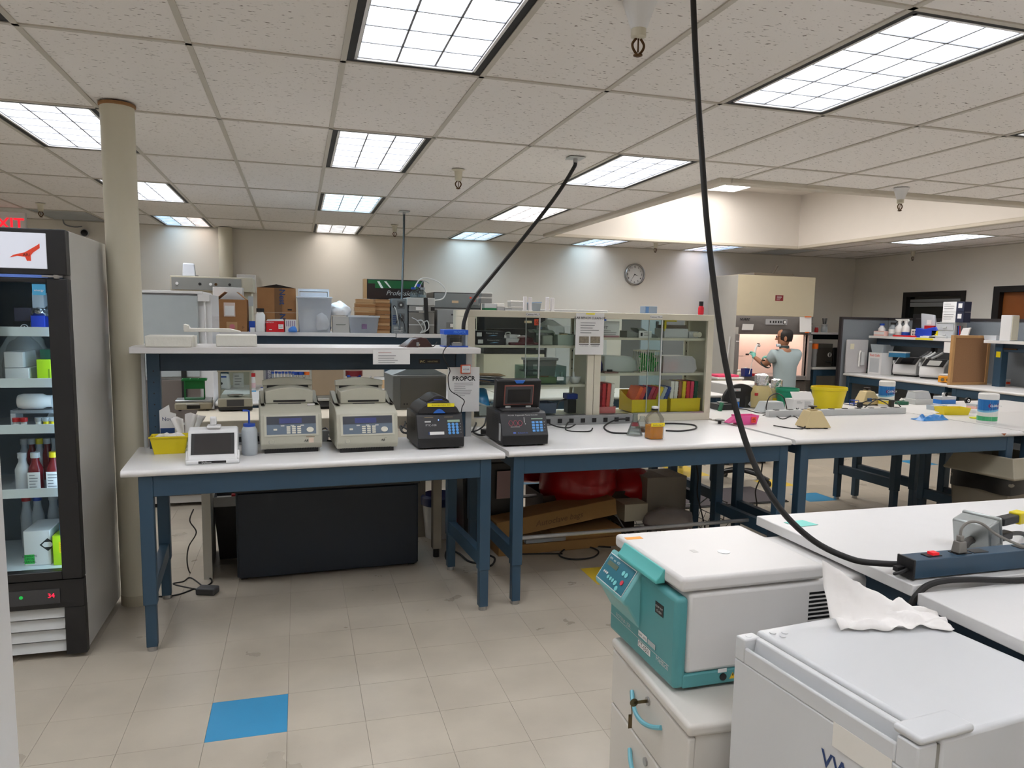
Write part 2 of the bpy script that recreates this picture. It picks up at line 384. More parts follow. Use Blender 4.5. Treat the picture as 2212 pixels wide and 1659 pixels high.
# skylight well
M_WELL = mat('well_paint', (228, 222, 215), .7, var=.02)
SH = 3.44
a, b, c, d = SKY
g = G().box(a-.04, a, c-.04, d+.04, CEIL-.0, SH+.05).box(b, b+.04, c-.04, d+.04, CEIL, SH+.05).box(a, b, c-.04, c, CEIL, SH+.05).box(a, b, d, d+.04, CEIL, SH+.05).box(a, b, c, d, SH, SH+.05)
struct('trim_3', g, M_WELL, label='cream plaster walls of the skylight well')
tr = G()
tr.box(a-.08, a+.02, c-.08, d+.08, CEIL-.03, CEIL+.01).box(b-.02, b+.08, c-.08, d+.08, CEIL-.03, CEIL+.01).box(a+.02, b-.02, c-.08, c+.02, CEIL-.03, CEIL+.01).box(a+.02, b-.02, d-.02, d+.08, CEIL-.03, CEIL+.01)
struct('trim_4', tr, mat('rim_trim', (206, 198, 184), .5, var=.02), bev=.008, label='flat cream trim framing the skylight opening')
sl = thing('skylight_lamp', 'long bright lamp panel at the top of the skylight well', 'lamp', (5.0, 7.2, SH))
G().box(-.75, .75, -1.7, 1.95, -.05, 0).B('frame', M_WHITE, sl)
G().box(-.7, .7, -1.65, 1.9, -.056, -.05).B('diffuser', glow('well_lamp', (255, 250, 244), 5.2), sl)
# troffers: black reveal, white housing, 3 lanes of lamps, parabolic louvre of 3 x 6 cells
TINT = {(2, 4): ((216, 240, 255),)*3, (5, 6): ((212, 238, 255),)*3, (-1, 6): ((190, 226, 255), (236, 240, 240), (255, 236, 224)), (2, 6): ((255, 246, 240), (226, 222, 216), (255, 248, 242)),
        (8, 6): ((205, 236, 255), (220, 240, 255), (240, 244, 255)), (11, 6): ((236, 240, 255), (240, 224, 230), (190, 220, 255)), (5, 4): ((255, 246, 240),)*3}
M_LOUV = mat('louvre_white', (214, 216, 218), .3, var=.01); M_LSHADE = mat('louvre_edge_shade', (120, 122, 126), .4); M_HOUS = mat('housing_black', (18, 18, 18), .6)
def louvre():
    g = G(); W, D, h = .5, 1.12, .062
    for k in range(4): g.prism([(-.003-W/2+k*W/3, -.0), (.003-W/2+k*W/3, 0), (.007-W/2+k*W/3, h), (-.007-W/2+k*W/3, h)], 'y', -D/2, D/2)
    for k in range(7): g.prism([(-.003-D/2+k*D/6, -.0), (.003-D/2+k*D/6, 0), (.007-D/2+k*D/6, h), (-.007-D/2+k*D/6, h)], 'x', -W/2, W/2)
    return g
proto = None
def lname(i, j):
    side = {-7: 'far left', -4: 'left', -1: 'beside the cream column', 2: 'in the row over the left bench', 5: 'in the row over the glass cabinets', 8: 'in the row left of the skylight', 11: 'past the skylight', 14: 'nearest the right wall'}[i]
    row = {-4: 'far behind the viewer', -2: 'behind the viewer', 0: 'nearest the viewer', 2: 'second from the viewer', 4: 'third from the viewer', 6: 'by the back wall'}[j]
    return f'recessed ceiling light {side}, {row}'
for i, j in LAMPS:
    x0, x1 = GX0+i*GW, min(GX0+(i+1)*GW, RIGHT); y0, y1 = max(GY0+j*GD, FRONT), min(GY0+(j+1)*GD, BACK)
    t = thing('ceiling_light', lname(i, j), 'ceiling light', ((x0+x1)/2, (y0+y1)/2, CEIL), 0, 'recessed fluorescent ceiling lights')
    sx, sy = (x1-x0)/GW, (y1-y0)/GD
    hx, hy = (x1-x0)/2-.012, (y1-y0)/2-.012; ix, iy = .262*sx, .572*sy
    g = G().box(-hx, -ix, -hy, hy, .004, .12).box(ix, hx, -hy, hy, .004, .12).box(-ix, ix, -hy, -iy, .004, .12).box(-ix, ix, iy, hy, .004, .12).box(-hx, hx, -hy, hy, .12, .13)
    g.B('housing', M_HOUS, t)
    g = G().box(-ix, -ix+.012, -iy, iy, .002, .118).box(ix-.012, ix, -iy, iy, .002, .118).box(-ix, ix, -iy, -iy+.012, .002, .118).box(-ix, ix, iy-.012, iy, .002, .118)
    g.B('frame', M_WHITE, t)
    lg = louvre(); lg.v = [(p[0]*sx, p[1]*sy, p[2]+.012) for p in lg.v]; lg.B('louvre', M_LOUV, t)
    lg = G()
    for k in range(4): lg.box((-.25+k/6-.0042)*sx, (-.25+k/6+.0042)*sx, -.56*sy, .56*sy, .009, .013)
    for k in range(7): lg.box(-.25*sx, .25*sx, (-.56+k*1.12/6-.0042)*sy, (-.56+k*1.12/6+.0042)*sy, .009, .013)
    lg.B('louvre_edge_shade', M_LSHADE, t)  # dark strips: shade of the unlit blade undersides put into the colour
    tints = TINT.get((i, j), ((248, 250, 255),)*3)
    for k in range(3):
        G().box(-ix+.012+k*(2*ix-.024)/3, -ix+.012+(k+1)*(2*ix-.024)/3, -iy+.012, iy-.012, .112, .118).B('lamp_lane', glow('lamp_%d_%d_%d_%d' % (*tints[k], j == 6), tints[k], LAMP*(.6 if j == 6 else 1)), t)
for n, (i, j) in enumerate(VENTS):
    x0, y0, y1 = GX0+i*GW, GY0+j*GD, min(GY0+(j+1)*GD, BACK-.03)
    v = thing('ceiling_vent', ['grey air vent in the ceiling left of the column', 'grey air vent in the ceiling near the back right corner'][n], 'vent', (x0+GW/2, (y0+y1)/2, CEIL))
    hx, hy = GW/2-.013, (y1-y0)/2-.013
    G().box(-hx, hx, -hy, hy, .006, .02).B('grille_back', M_GREY, v)
    g = G()
    for k in range(12): g.box(-hx+.02, hx-.02, -hy+.03+k*(2*hy-.06)/12, -hy+.045+k*(2*hy-.06)/12, -.002, .006)
    g.B('slats', M_LGREY, v)
# sprinkler heads
M_BRASS = mat('dark_brass', (92, 66, 40), .4, .8)
def sprinkler(p, big, lab):
    t = thing('sprinkler_head', lab, 'sprinkler', p, 0, 'ceiling sprinkler heads')
    if big: G().lathe([(.058, 0), (.028, -.085), (.0275, -.088)], n=28).B('cone', M_WHITE, t, smooth=True); z = -.088
    else: G().lathe([(.05, 0), (.03, -.012), (.027, -.055)], n=24).B('cone', M_CREAM, t, smooth=True); z = -.05
    G().lathe([(.026, z), (.026, z-.025), (.016, z-.03)], n=20).B('collar', M_CREAM, t, smooth=True)
    z -= .03
    for s_ in (-1, 1): G().tube([(s_*.008, 0, z), (s_*.021, 0, z-.018), (s_*.018, 0, z-.035), (s_*.004, 0, z-.052)], .0045).B('frame_arm', M_BRASS, t, smooth=True)
    G().cyl((0, 0, z-.045), .003, .045, n=8).B('bulb', M_BRASS, t)
    G().lathe([(.006, z-.06), (.016, z-.056), (.016, z-.053), (.005, z-.05)], n=16).B('deflector', M_BRASS, t)
sprinkler((1.13, 2.44, CEIL), True, 'sprinkler head nearest the viewer, in a white cone')
sprinkler((1.154, 5.54, CEIL), False, 'cream sprinkler head above the middle of the left bench')
sprinkler((1.139, 9.2, CEIL), False, 'cream sprinkler head over the far shelf, near the back wall')
sprinkler((4.822, 9.6, CEIL), False, 'small sprinkler head beyond the skylight, above the wall clock')
sprinkler((4.611, 4.941, CEIL), True, 'white cone sprinkler head in front of the skylight rim')
sprinkler((8.7, 9.0, CEIL), False, 'sprinkler head near the right wall window')
sprinkler((-2.54, 8.95, CEIL), False, 'sprinkler head above the glass door refrigerator, at the left')
# ceiling drop cables
def plate(p, lab, sz=.055):
    t = thing('cable_plate', lab, 'plate', p)
    G().box(-sz, sz, -sz, sz, -.006, 0).B('plate', M_LGREY, t, bev=.002); G().cyl((0, 0, -.03), .015, .025, n=14).B('grommet', M_STEEL, t)
def cable(name, lab, pts, r, m=M_RUB, n=8):
    return tag(G().tube(pts, r, n).B(name, m, smooth=True), lab, 'cable')
pix = [(1496, -60, 2.30), (1499, 40, 2.29), (1506, 180, 2.27), (1516, 330, 2.24), (1526, 470, 2.2), (1543, 620, 2.16), (1568, 790, 2.1), (1603, 930, 2.04), (1640, 1025, 1.98), (1690, 1105, 1.92), (1760, 1170, 1.86), (1840, 1208, 1.8), (1900, 1217, 1.77), (1952, 1219, 1.735)]
cable('drop_cable', 'thick black cable falling from the ceiling to the blue power bar', [ony(*p) for p in pix], .0095, n=10)
p2 = onz(1243, 341, CEIL); plate(p2, 'ceiling plate of the cable running down to the glass cabinet')
pix = [(1243, 352, 4.83), (1238, 365, 4.84), (1200, 425, 4.84), (1130, 515, 4.8), (1060, 600, 4.75), (1020, 650, 4.73), (1004, 690, 4.72), (1001, 720, 4.72), (1002, 800, 4.75), (1004, 905, 4.78)]
cable('drop_cable', 'black cable slanting from the ceiling down behind the blue shelf device', [ony(*p) for p in pix], .0135)
p3 = onz(873, 457, CEIL); plate(p3, 'ceiling plate of the straight cable over the far shelf')
cable('drop_cable', 'straight dark cable hanging from the ceiling to the far shelf', [tuple(p3+Vector((0, 0, -.03))), ony(872, 520, 7.9), ony(868, 640, 7.6), ony(863, 712, 7.43)], .011, mat('grey_cable', (62, 68, 72), .5))
# exit sign, wall camera and clock
ex = thing('exit_sign', 'white exit sign with red letters above the refrigerator', 'sign', ony(2, 497, 9.5))
q = mpp(ony(2, 497, 9.5))
G().box(-.12, .24, 0, .05, -.01, .2).B('body', M_WHITE, ex, bev=.006)
text('EXIT', .165, (.055, -.002, .02), (1, 0, 0), (0, 0, 1), glow('exit_red', (235, 30, 45), 1.2), ex, bold=.02)
sc_ = thing('security_camera', 'small grey dome camera on the back wall left of the column', 'camera', ony(182, 503, BACK-.06))
G().lathe([(.05, 0), (.045, .05)], axis='y', n=20).B('base', M_LGREY, sc_, smooth=True); G().lathe([(.005, -.045), (.03, -.03), (.04, 0)], axis='y', n=20).B('dome', M_BLACK, sc_, smooth=True)
G().tube([(-.24, .05, .2), (-.22, .04, .1), (-.12, .04, .07), (-.03, .04, .08)], .008).B('wire', M_GREY, sc_, smooth=True)
ck = thing('wall_clock', 'round silver rimmed clock with black numerals on back wall', 'clock', ony(1370, 593, BACK))
G().lathe([(.165, 0), (.165, -.04), (.15, -.05), (.142, -.045), (.142, -.012)], axis='y', n=40, cap=False).B('rim', M_STEEL, ck, smooth=True)
G().lathe([(.145, -.014), (.145, -.004)], axis='y', n=40).B('dial', M_PAPER, ck)
for h in range(12):
    a_ = rad(30*(h+1)); rr = .115
    text(str(h+1), .042, (rr*sin(a_), -.016, rr*cos(a_)-.014), (1, 0, 0), (0, 0, 1), M_INK, ck, 'numeral', bold=.01)
for a_, L_, w_, nm in ((110, .075, .006, 'hour_hand'), (213, .11, .0045, 'minute_hand')):
    r_ = rad(a_); dx, dz = sin(r_), cos(r_)
    G().add([(-w_*dz, -.018, w_*dx), (w_*dz, -.018, -w_*dx), (dx*L_, -.018, dz*L_)], [(0, 1, 2)]).B(nm, M_INK, ck)
G().cyl((0, -.022, 0), .008, .006, 'y', 10).B('hub', M_INK, ck)
# ================================================================== BENCHES AND LARGE FURNITURE
class Fr:
    """plan frame: u along a bench front, v into the bench"""
    def __init__(s, O, deg): s.O = O; s.a = rad(deg); s.c = cos(s.a); s.s = sin(s.a)
    def __call__(s, u, v, z=0): return Vector((s.O[0]+u*s.c-v*s.s, s.O[1]+u*s.s+v*s.c, z))
B1 = Fr((-.8, 3.765), 3.6); B2 = Fr((1.112, 3.915), 1.7); B3 = Fr((3.027, 3.98), .7); B4 = Fr((4.965, 4.0), .5)
M_EDGE = mat('chipped_core', (150, 84, 50), .8)
def nose_top(L, v0, v1, z, t=.034):
    """worktop slab with a rounded front edge"""
    r = t/2; pts = [(v1, z-t), (v1, z), (v0+r, z)]
    for k in range(1, 8):
        a = pi/2+pi*k/8; pts.append((v0+r+r*cos(a), z-r+r*sin(a)))
    pts.append((v0+r, z-t)); return G().prism(pts, 'x', 0, L)
def leg(t, x, y, zt, w=.062, m=M_BLUE, split=.235):
    g = G().box(x, x+w, y, y+w, split, zt); l = g.B('leg', m, t, bev=.004)
    G().box(x+.006, x+w-.006, y+.006, y+w-.006, .022, split+.02).B('leg_insert', m, l, bev=.003)
    G().cyl((x+w/2, y+w/2, 0), .024, .024, n=16).B('levelling_foot', M_STEEL, l)
def bench(fr, u0, L, v0, v1, label, legs_u, vf, vb, z=.9, m=M_BLUE, square=False, rod=None, top=M_LAM, apron=.1, name='lab_bench'):
    t = thing(name, label, 'bench', fr(u0, 0, 0), fr.a, 'white topped lab benches on blue steel frames')
    if square: G().box(0, L, v0, v1, z-.034, z).B('worktop', top, t, bev=.003)
    else: nose_top(L, v0, v1, z).B('worktop', top, t, smooth=True)
    zt = z-.035; w = .062; a0, a1 = legs_u[0], legs_u[-1]+w
    for u in legs_u:
        for v in (vf, vb-w): leg(t, u, v, zt, w, m)
        G().box(u+.008, u+w-.008, vf+w, vb-w, .25, .33).B('side_beam', m, t, bev=.003)
        G().box(u+.006, u+w-.006, vf+w, vb-w, zt-.07, zt).B('side_rail', m, t)
    for k in range(len(legs_u)-1):
        G().box(legs_u[k]+w, legs_u[k+1], vf+.004, vf+.03, zt-apron, zt).B('apron', m, t, bev=.003)
        G().box(legs_u[k]+w, legs_u[k+1], vb-.03, vb-.004, zt-apron, zt).B('rear_apron', m, t)
        if rod is not None: G().cyl((legs_u[k]+w-.01, rod[0], rod[1]), .013, legs_u[k+1]-legs_u[k]-w+.02, 'x', 12).B('stretcher_rod', M_STEEL, t)
    return t
b1 = bench(B1, 0, 1.885, -.02, .64, 'left lab bench carrying the thermal cyclers and an overhead shelf', (.07, 1.75), .0, .76)
b2 = bench(B2, 0, 1.88, -.02, .95, 'middle lab bench carrying the black open lid cycler', (.035, 1.81), .0, .75, rod=(.30, .3))
b3 = bench(B3, 0, 1.925, -.02, .95, 'right front lab bench carrying the yellow bucket and tan mixer', (.06, 1.80), .0, .75, rod=(.6, .2))
b4 = bench(B4, 0, 1.9, -.02, .95, 'lab bench at right edge carrying the wipes tub and yellow tray', (.06, 1.78), .0, .75)
b2r = bench(B2, 0, 1.88, .953, 1.74, 'rear half bench under the two glass cabinets', (.035, 1.81), .98, 1.72, rod=(1.3, .3))
b3r = bench(B3, 0, 1.925, .953, 1.74, 'rear half bench holding the foil topped jugs and buckets', (.06, 1.80), .98, 1.72)
b4r = bench(B4, 0, 1.9, .953, 1.74, 'rear half bench at right edge holding small trays', (.06, 1.78), .98, 1.72)
G().add([(1.71, -.0205, .893), (1.76, -.0205, .893), (1.742, -.021, .876)], [(0, 1, 2)]).B('chipped_edge', M_EDGE, b3, label='brown chip in the white edge')
# overhead shelf on the left bench
rs = thing('riser_shelf', 'white topped overhead shelf on blue posts above the left bench', 'shelf', B1(0, 0, .9), B1.a)
SZ = 1.455-.9
G().box(.0, 1.87, .41, .87, SZ-.034, SZ).B('shelf_board', M_LAMG, rs, bev=.003)
for u in (.06, 1.76):
    G().box(u, u+.064, .565, .625, .0, SZ-.034).B('post', M_BLUE, rs, bev=.004)
    g = G()
    for k in range(7): g.cyl((u+.032, .5645, .06+k*.06), .004, .001, 'y', 8)
    g.B('post_slots', M_BLACK, rs)
G().box(.125, 1.755, .567, .6, SZ-.135, SZ-.036).B('front_beam', M_BLUED, rs, bev=.003)
G().box(.03, .048, .60, .62, 0, SZ-.034).B('end_strip', M_LGREY, rs); G().box(1.826, 1.862, .57, .61, 0, SZ-.034).B('end_strip', M_LGREY, rs)
nb = G().box(1.53, 1.66, .5665, .5672, SZ-.1, SZ-.075).B('name_plate', M_BLACK, rs)
text('IAC', .02, (1.552, .5655, SZ-.094), (1, 0, 0), (0, 0, 1), mat('plate_cream', (226, 214, 160), .5), rs, bold=.02); text('INDUSTRIES', .012, (1.615, .5655, SZ-.092), (1, 0, 0), (0, 0, 1), MATS['plate_cream'], rs)
# balance table behind the left bench, and the blue steel cabinet under it
bt = thing('balance_table', 'beige stone topped balance table behind the left bench', 'table', (.0, 4.80, 0), rad(3.4))
G().box(-.62, 1.0, .0, .6, .9, .985).B('table_top', mat('stone_top', (222, 212, 192), .5, var=.08), bt, bev=.006)
g = G().box(.86, .92, .0, .06, .06, .9); l = g.B('leg', mat('tan_post', (150, 142, 128), .6), bt, bev=.004); G().cyl((.89, .03, 0), .022, .06, n=12).B('levelling_foot', M_BLACK, l)
G().box(.86, .92, .5, .56, 0, .9).B('leg', MATS['tan_post'], bt); G().box(-.58, -.53, .0, .56, 0, .9).B('leg_slab', mat('slab_white', (200, 196, 186), .7), bt)
bc = thing('steel_cabinet', 'low dark blue steel cabinet standing under the left bench', 'cabinet', (-.378, 4.672, 0), rad(2.6))
G().box(.0, 1.12, .02, .5, .02, .555).B('body', mat('cabinet_blue', (22, 34, 48), .45, var=.08), bc, bev=.004)
G().box(.012, 1.108, .0, .02, .02, .545).B('front_panel', mat('cabinet_front_blue', (18, 30, 44), .45, var=.06), bc, bev=.003)
G().box(-.006, 1.126, -.004, .506, .555, .572).B('top', mat('cabinet_top_black', (30, 32, 33), .4), bc, bev=.003)
for x in (.02, 1.06): G().box(x, x+.04, .04, .08, 0, .02).B('foot', M_BLACK, bc)
# foreground benches (right)
for nm, y0, y1, z, lab in (('f1', 1.645, 2.41, .9, 'foreground white bench carrying the blue power bar'), ('f2', .78, 1.628, .884, 'nearest white bench at the lower right corner')):
    t = thing('lab_bench', lab, 'bench', (1.685, y0, 0), 0, 'white topped lab benches on blue steel frames'); L = 2.4; D = y1-y0
    G().box(0, L, 0, D, z-.036, z).B('worktop', M_LAM, t, bev=.003)
    G().box(.03, L-.03, .03, .06, z-.15, z-.037).B('apron', M_BLUED, t); G().box(.03, L-.03, D-.06, D-.03, z-.15, z-.037).B('apron', M_BLUED, t); G().box(.03, .06, .06, D-.06, z-.15, z-.037).B('side_rail', M_BLUED, t)
    for x in (.04, L-.1):
        for y in (.04, D-.1): leg(t, x, y, z-.037, m=M_BLUED)
    if nm == 'f2':
        for (x, y, nmr) in ((.25, .12, 'screw_hole'), (.33, .55, 'screw_hole')): G().cyl((x, y, z), .006, .0006, n=10).B(nmr, M_DGREY, t)
for y0, y1, lab in ((1.98, 2.36, 'cream drawer pedestal under the far end of the power bar bench'), (1.30, 1.60, 'cream drawer pedestal under the nearest bench'), (.9, 1.2, 'cream drawer pedestal nearest the viewer, behind the small refrigerator')):
    t = thing('drawer_pedestal', lab, 'pedestal', (1.82, y0, 0))
    D = y1-y0; G().box(0, .55, 0, D, .04, .70).B('body', M_CREAM, t, bev=.004)
    for k in range(3): dr = G().box(-.016, 0, .006, D-.006, .06+k*.21, .255+k*.21).B('drawer', M_CREAM, t, bev=.003); G().box(-.024, -.016, D/2-.06, D/2+.06, .2+k*.21, .215+k*.21).B('handle', M_STEEL, dr)
    for x in (.02, .48): G().box(x, x+.05, .02, D-.02, 0, .04).B('plinth', M_BLACK, t)
# ---- small white refrigerator
MW = mat('fridge_white', (210, 211, 212), .3, var=.015, coat=.15)
fr = thing('mini_refrigerator', 'small white refrigerator with a crumpled tissue on top, lower right', 'refrigerator', (1.092, 1.315, 0), rad(-84.2))
W2_ = .268
G().box(-W2_, W2_, .062, .56, .03, .85).B('body', MW, fr, bev=.01, seg=3)
G().box(-W2_+.004, W2_-.004, .05, .064, .06, .838).B('gasket', mat('gasket_grey', (150, 148, 142), .6), fr)
d = G().box(-W2_, W2_, 0, .052, .06, .785)
d.box(-W2_, -W2_+.035, 0, .052, .785, .846).box(W2_-.05, W2_, 0, .052, .785, .846)
d.prism([(0, .785), (0, .826), (.008, .828), (.012, .80), (.02, .793), (.028, .80), (.034, .846), (.052, .846), (.052, .785)], 'x', -W2_+.035, W2_-.05)
d.B('door', MW, fr, bev=.004)
G().box(W2_-.062, W2_+.004, .0, .15, .848, .866).B('hinge_cover', MW, fr, bev=.008, seg=3)
g = G()
for dx, dy in ((-.235, .09), (-.21, .1), (-.225, .12)): g.cyl((dx, dy, .85), .008, .003, n=14)
g.cyl((-W2_+.018, .026, .846), .008, .0008, n=14); g.B('hole_plug', MW, fr)
lb = sheet((.065, -.001, .735), (1, 0, 0), (0, 0, 1), .15, .055, mat('aged_label', (232, 228, 220), .6, var=.01), fr, 'asset_label')
g = G()
rr = random.Random(3); x = .08
while x < .195: wv = rr.choice((.0012, .002, .003)); g.box(x, x+wv, -.0016, -.0009, .75, .767); x += wv+rr.choice((.0012, .002))
g.B('barcode', M_INK, fr)
text('www.thomassci.com', .009, (.138, -.0012, .773), (1, 0, 0), (0, 0, 1), M_INK, fr); text('SFI-6424 80/292', .010, (.138, -.0012, .739), (1, 0, 0), (0, 0, 1), M_INK, fr)
NAVY = mat('navy_print', (34, 62, 112), .5)
text('VWR', .052, (.095, -.0012, .677), (1, 0, 0), (0, 0, 1), NAVY, fr, bold=.015)
G().lathe([(.026, 0), (.026, .0006)], axis='y', n=24).xf(TR((.183, -.0012, .693)) @ RO(rad(-35), 4, 'Y') @ Matrix.Diagonal((1.25, 1, .5, 1))).B('logo_globe', NAVY, fr)
g = G()
for k in range(4): g.tube([(.165+.012*k, -.0015, .649), (.185+.012*k, -.0015, .667), (.215+.008*k, -.0015, .673)], .0012, 4)
g.B('logo_lines', mat('logo_grey', (150, 160, 176), .5), fr)
g = G().add([(.226, -.001, .735), (.236, -.001, .773), (.246, -.001, .735), (.24, -.001, .729), (.236, -.001, .755), (.23, -.001, .729)], [(0, 1, 4, 5), (1, 2, 3, 4)])
g.B('torn_label', mat('torn_paper', (158, 148, 132), .8), fr)
for x in (-.22, .22):
    for y in (.1, .5): G().cyl((x, y, 0), .02, .032, n=12).B('foot', M_BLACK, fr)
# crumpled tissue on the refrigerator
ts = G(); n1, n2 = 26, 12; rr = random.Random(11)
from mathutils import noise as mn
for i in range(n1+1):
    for j in range(n2+1):
        s_, q = i/n1, j/n2
        x = .02+.31*s_; base = .004+.03*abs(mn.noise(Vector((s_*5, q*3, 2))))+.022*(1-s_)*q
        h = base + (.115*(1-s_)**1.7+.012)*max(0, q-.35)/.65*(1+.15*mn.noise(Vector((s_*9, q*2, 0))))
        y = (.17*(1-.55*s_))*q*(1 if q < .45 else 1-.55*(q-.45)*(1-s_)) + .02*mn.noise(Vector((s_*6, q*2, 5)))
        ts.v.append((x, y, max(.0015, h)))
for i in range(n1):
    for j in range(n2): a_ = i*(n2+1)+j; ts.f.append((a_, a_+1, a_+n2+2, a_+n2+1))
M_TIS = mat('tissue_paper', (240, 236, 232), .9, var=.03)
p = onz(1800, 1366, .851); ti = ts.B('tissue', M_TIS, smooth=True); ti.location = p; ti.rotation_euler = (0, 0, rad(-12)); tag(ti, 'crumpled white tissue lying on the small refrigerator', 'tissue')
md = ti.modifiers.new('thick', 'SOLIDIFY'); md.thickness = .0008
# ---- drawer cabinet carrying the centrifuge
MOFF = mat('offwhite_cabinet', (216, 211, 203), .45, var=.02)
dc = thing('drawer_cabinet', 'off white two drawer cabinet with teal arc handles under the centrifuge', 'cabinet', (1.017, 1.968, 0), rad(-92.5))
hw = .29
G().box(-hw+.012, hw-.012, .022, .56, .05, .515).B('body', MOFF, dc, bev=.004)
G().box(-hw, hw, -.004, .575, .515, .55).B('top', MOFF, dc, bev=.012, seg=4)
M_TEALB = mat('teal_handle', (112, 178, 192), .35)
for z0, z1, key in ((.322, .51, 1), (.06, .316, 0)):
    dr = G().box(-hw+.006, hw-.006, 0, .022, z0, z1).B('drawer', MOFF, dc, bev=.006, seg=3)
    zc = z1-.06 if key else z1-.065
    h_ = G(); pts = []
    for k in range(9): s_ = -1+2*k/8; pts.append((.01+.11*s_, -.022*(1-s_*s_)-.003, zc-.03*(1-abs(s_)**2)-.0))
    h_.tube(pts, .0075, 8).B('handle', M_TEALB, dr, smooth=True)
    lx = .02
    lk = G().cyl((lx, -.006, zc+.03), .013, .008, 'y', 18).B('lock', M_STEEL, dr)
    if key:
        k_ = G().box(lx-.001, lx+.001, -.05, -.004, zc+.025, zc+.035).lathe([(.013, -.001), (.013, .001)], (lx, -.048, zc+.03), 16, 'x'); k_.tube([(lx, -.056, zc+.02), (lx+.004, -.055, zc+.0), (lx-.003, -.055, zc-.02)], .0018, 6)
        k_.box(lx-.006, lx-.004, -.062, -.05, zc-.055, zc-.01); k_.B('key', mat('key_brass', (110, 96, 70), .35, .9), dr)
for x in (-.25, .22):
    for y in (.05, .5): G().box(x, x+.03, y, y+.03, 0, .05).B('castor', M_BLACK, dc)
# ---- benchtop centrifuge
cf = thing('centrifuge', 'white benchtop centrifuge with a teal control front on the drawer cabinet', 'centrifuge', (1.05, 2.075, .55), rad(-89.4))
MC = mat('centrifuge_white', (222, 219, 216), .35, var=.015); MTB = mat('teal_dark', (42, 112, 130), .4)
hw = .228
G().box(-hw+.004, hw-.004, .03, .68, .052, .302).B('body', MC, cf, bev=.014, seg=3)
G().box(-hw, hw, .02, .60, .012, .054).B('base', M_TEAL, cf, bev=.004)
f = G().box(-hw, hw, -.012, .03, .012, .292).B('front_fascia', M_TEAL, cf, bev=.014, seg=3)
# control pod: sloped panel standing proud of the fascia
pod = G().prism([(.0, .30), (-.012, .30), (-.075, .205), (-.070, .190), (-.055, .18), (-.0, .085)], 'x', -hw+.004, -.0)
pod.B('control_pod', mat('teal_pod', (120, 184, 186), .4), cf, bev=.006)
sx, sz = Vector((0, -.063, -.095)).normalized(), None
upv = -sx; nrm = Vector((1, 0, 0)).cross(upv)   # points out of the slope
org = Vector((-hw+.014, -.0745, .2065)) + nrm*.0008 + upv*.004
sheet(org, (1, 0, 0), upv, .2, .098, M_WHITE, cf, 'panel_frame', .0008)
pan = sheet(org+Vector((.003, 0, 0))+upv*.003+nrm*.0008, (1, 0, 0), upv, .194, .092, MTB, cf, 'control_panel', .001)
o2 = org+nrm*.0026
sheet(o2+Vector((.02, 0, 0))+upv*.058, (1, 0, 0), upv, .075, .016, mat('lcd_olive', (96, 110, 92), .3), cf, 'display', .0006)
for k, lab in ((0, 'RPM'), (1, 'min'), (2, 'RCF')): text(lab, .011, o2+Vector((.026+.028*k, 0, 0))+upv*.079+nrm*.0005, (1, 0, 0), upv, M_WHITE, cf)
def btn(x, y, r, m, nm='button'):
    g = G().cyl((0, 0, 0), r, .002, n=18); c = o2+Vector((x, 0, 0))+upv*y
    g.xf(Matrix(((1, upv.x, nrm.x, c.x), (0, upv.y, nrm.y, c.y), (0, upv.z, nrm.z, c.z), (0, 0, 0, 1)))); g.B(nm, m, cf)
MBT = mat('button_teal', (126, 206, 208), .5)
for x, y in ((.142, .070), (.163, .070), (.128, .028), (.150, .016), (.072, .03), (.09, .03), (.108, .03)): btn(x, y-.004, .0085 if x > .11 else .0065, MBT)
btn(.163, .038, .0088, mat('button_red', (214, 62, 78), .5))
for k in range(3): btn(.03+.012*k, .034, .004, M_WHITE, 'indicator')
lid = G().box(-hw-.004, hw+.004, .0, .50, .308, .352).B('lid', MC, cf, bev=.012, seg=3)
G().box(-.18, -.155, .01, .07, .3522, .3527).B('tape', mat('orange_tape', (246, 164, 66), .6), lid)
G().lathe([(.02, .352), (.02, .354), (.014, .3545)], (0.04, .26, 0), 28).B('sight_glass', M_WHITE, lid)
G().box(-.005, .022, .16, .178, .3522, .3526).B('label_remnant', mat('glue_mark', (206, 203, 198), .6), lid)
hd = G().prism([(.002, .345), (-.006, .348), (-.02, .322), (-.03, .312), (-.03, .302), (.002, .302)], 'x', -.145, .13)
hd.B('handle', mat('teal_handle_scoop', (96, 188, 184), .35), lid, bev=.003)
g = G()
for k in range(8):
    for x0 in (.45, .54): g.box(hw-.0035, hw-.0028, x0, x0+.08, .165+k*.0135, .1725+k*.0135)
g.B('vent_slots', M_BLACK, cf)
# fascia print
FY = -.0135
g = G().box(-.215, .2, FY, FY+.0008, .0735, .075); g.B('fascia_line', M_LGREY, cf)
text('ROTINA 35R', .02, (-.115, FY, .08), (1, 0, 0), (0, 0, 1), M_LGREY, cf)
sheet((.0, FY, .085), (1, 0, 0), (0, 0, 1), .06, .018, M_PAPER, cf, 'asset_label', .0008); text('TEMP. 60021', .011, (.03, FY-.001, .089), (1, 0, 0), (0, 0, 1), M_INK, cf)
sheet((.0, FY, .05), (1, 0, 0), (0, 0, 1), .085, .02, M_PAPER, cf, 'asset_label', .0008); text('CT-0501', .022, (.042, FY-.001, .053), (1, 0, 0), (0, 0, 1), M_INK, cf)
sheet((.065, FY, .085), (1, 0, 0), (0, 0, 1), .05, .016, mat('grey_label', (176, 182, 182), .5), cf, 'asset_label', .0008)
text('Hettich', .026, (.16, FY, .058), (1, 0, 0), (0, 0, 1), M_LGREY, cf, bold=.01)
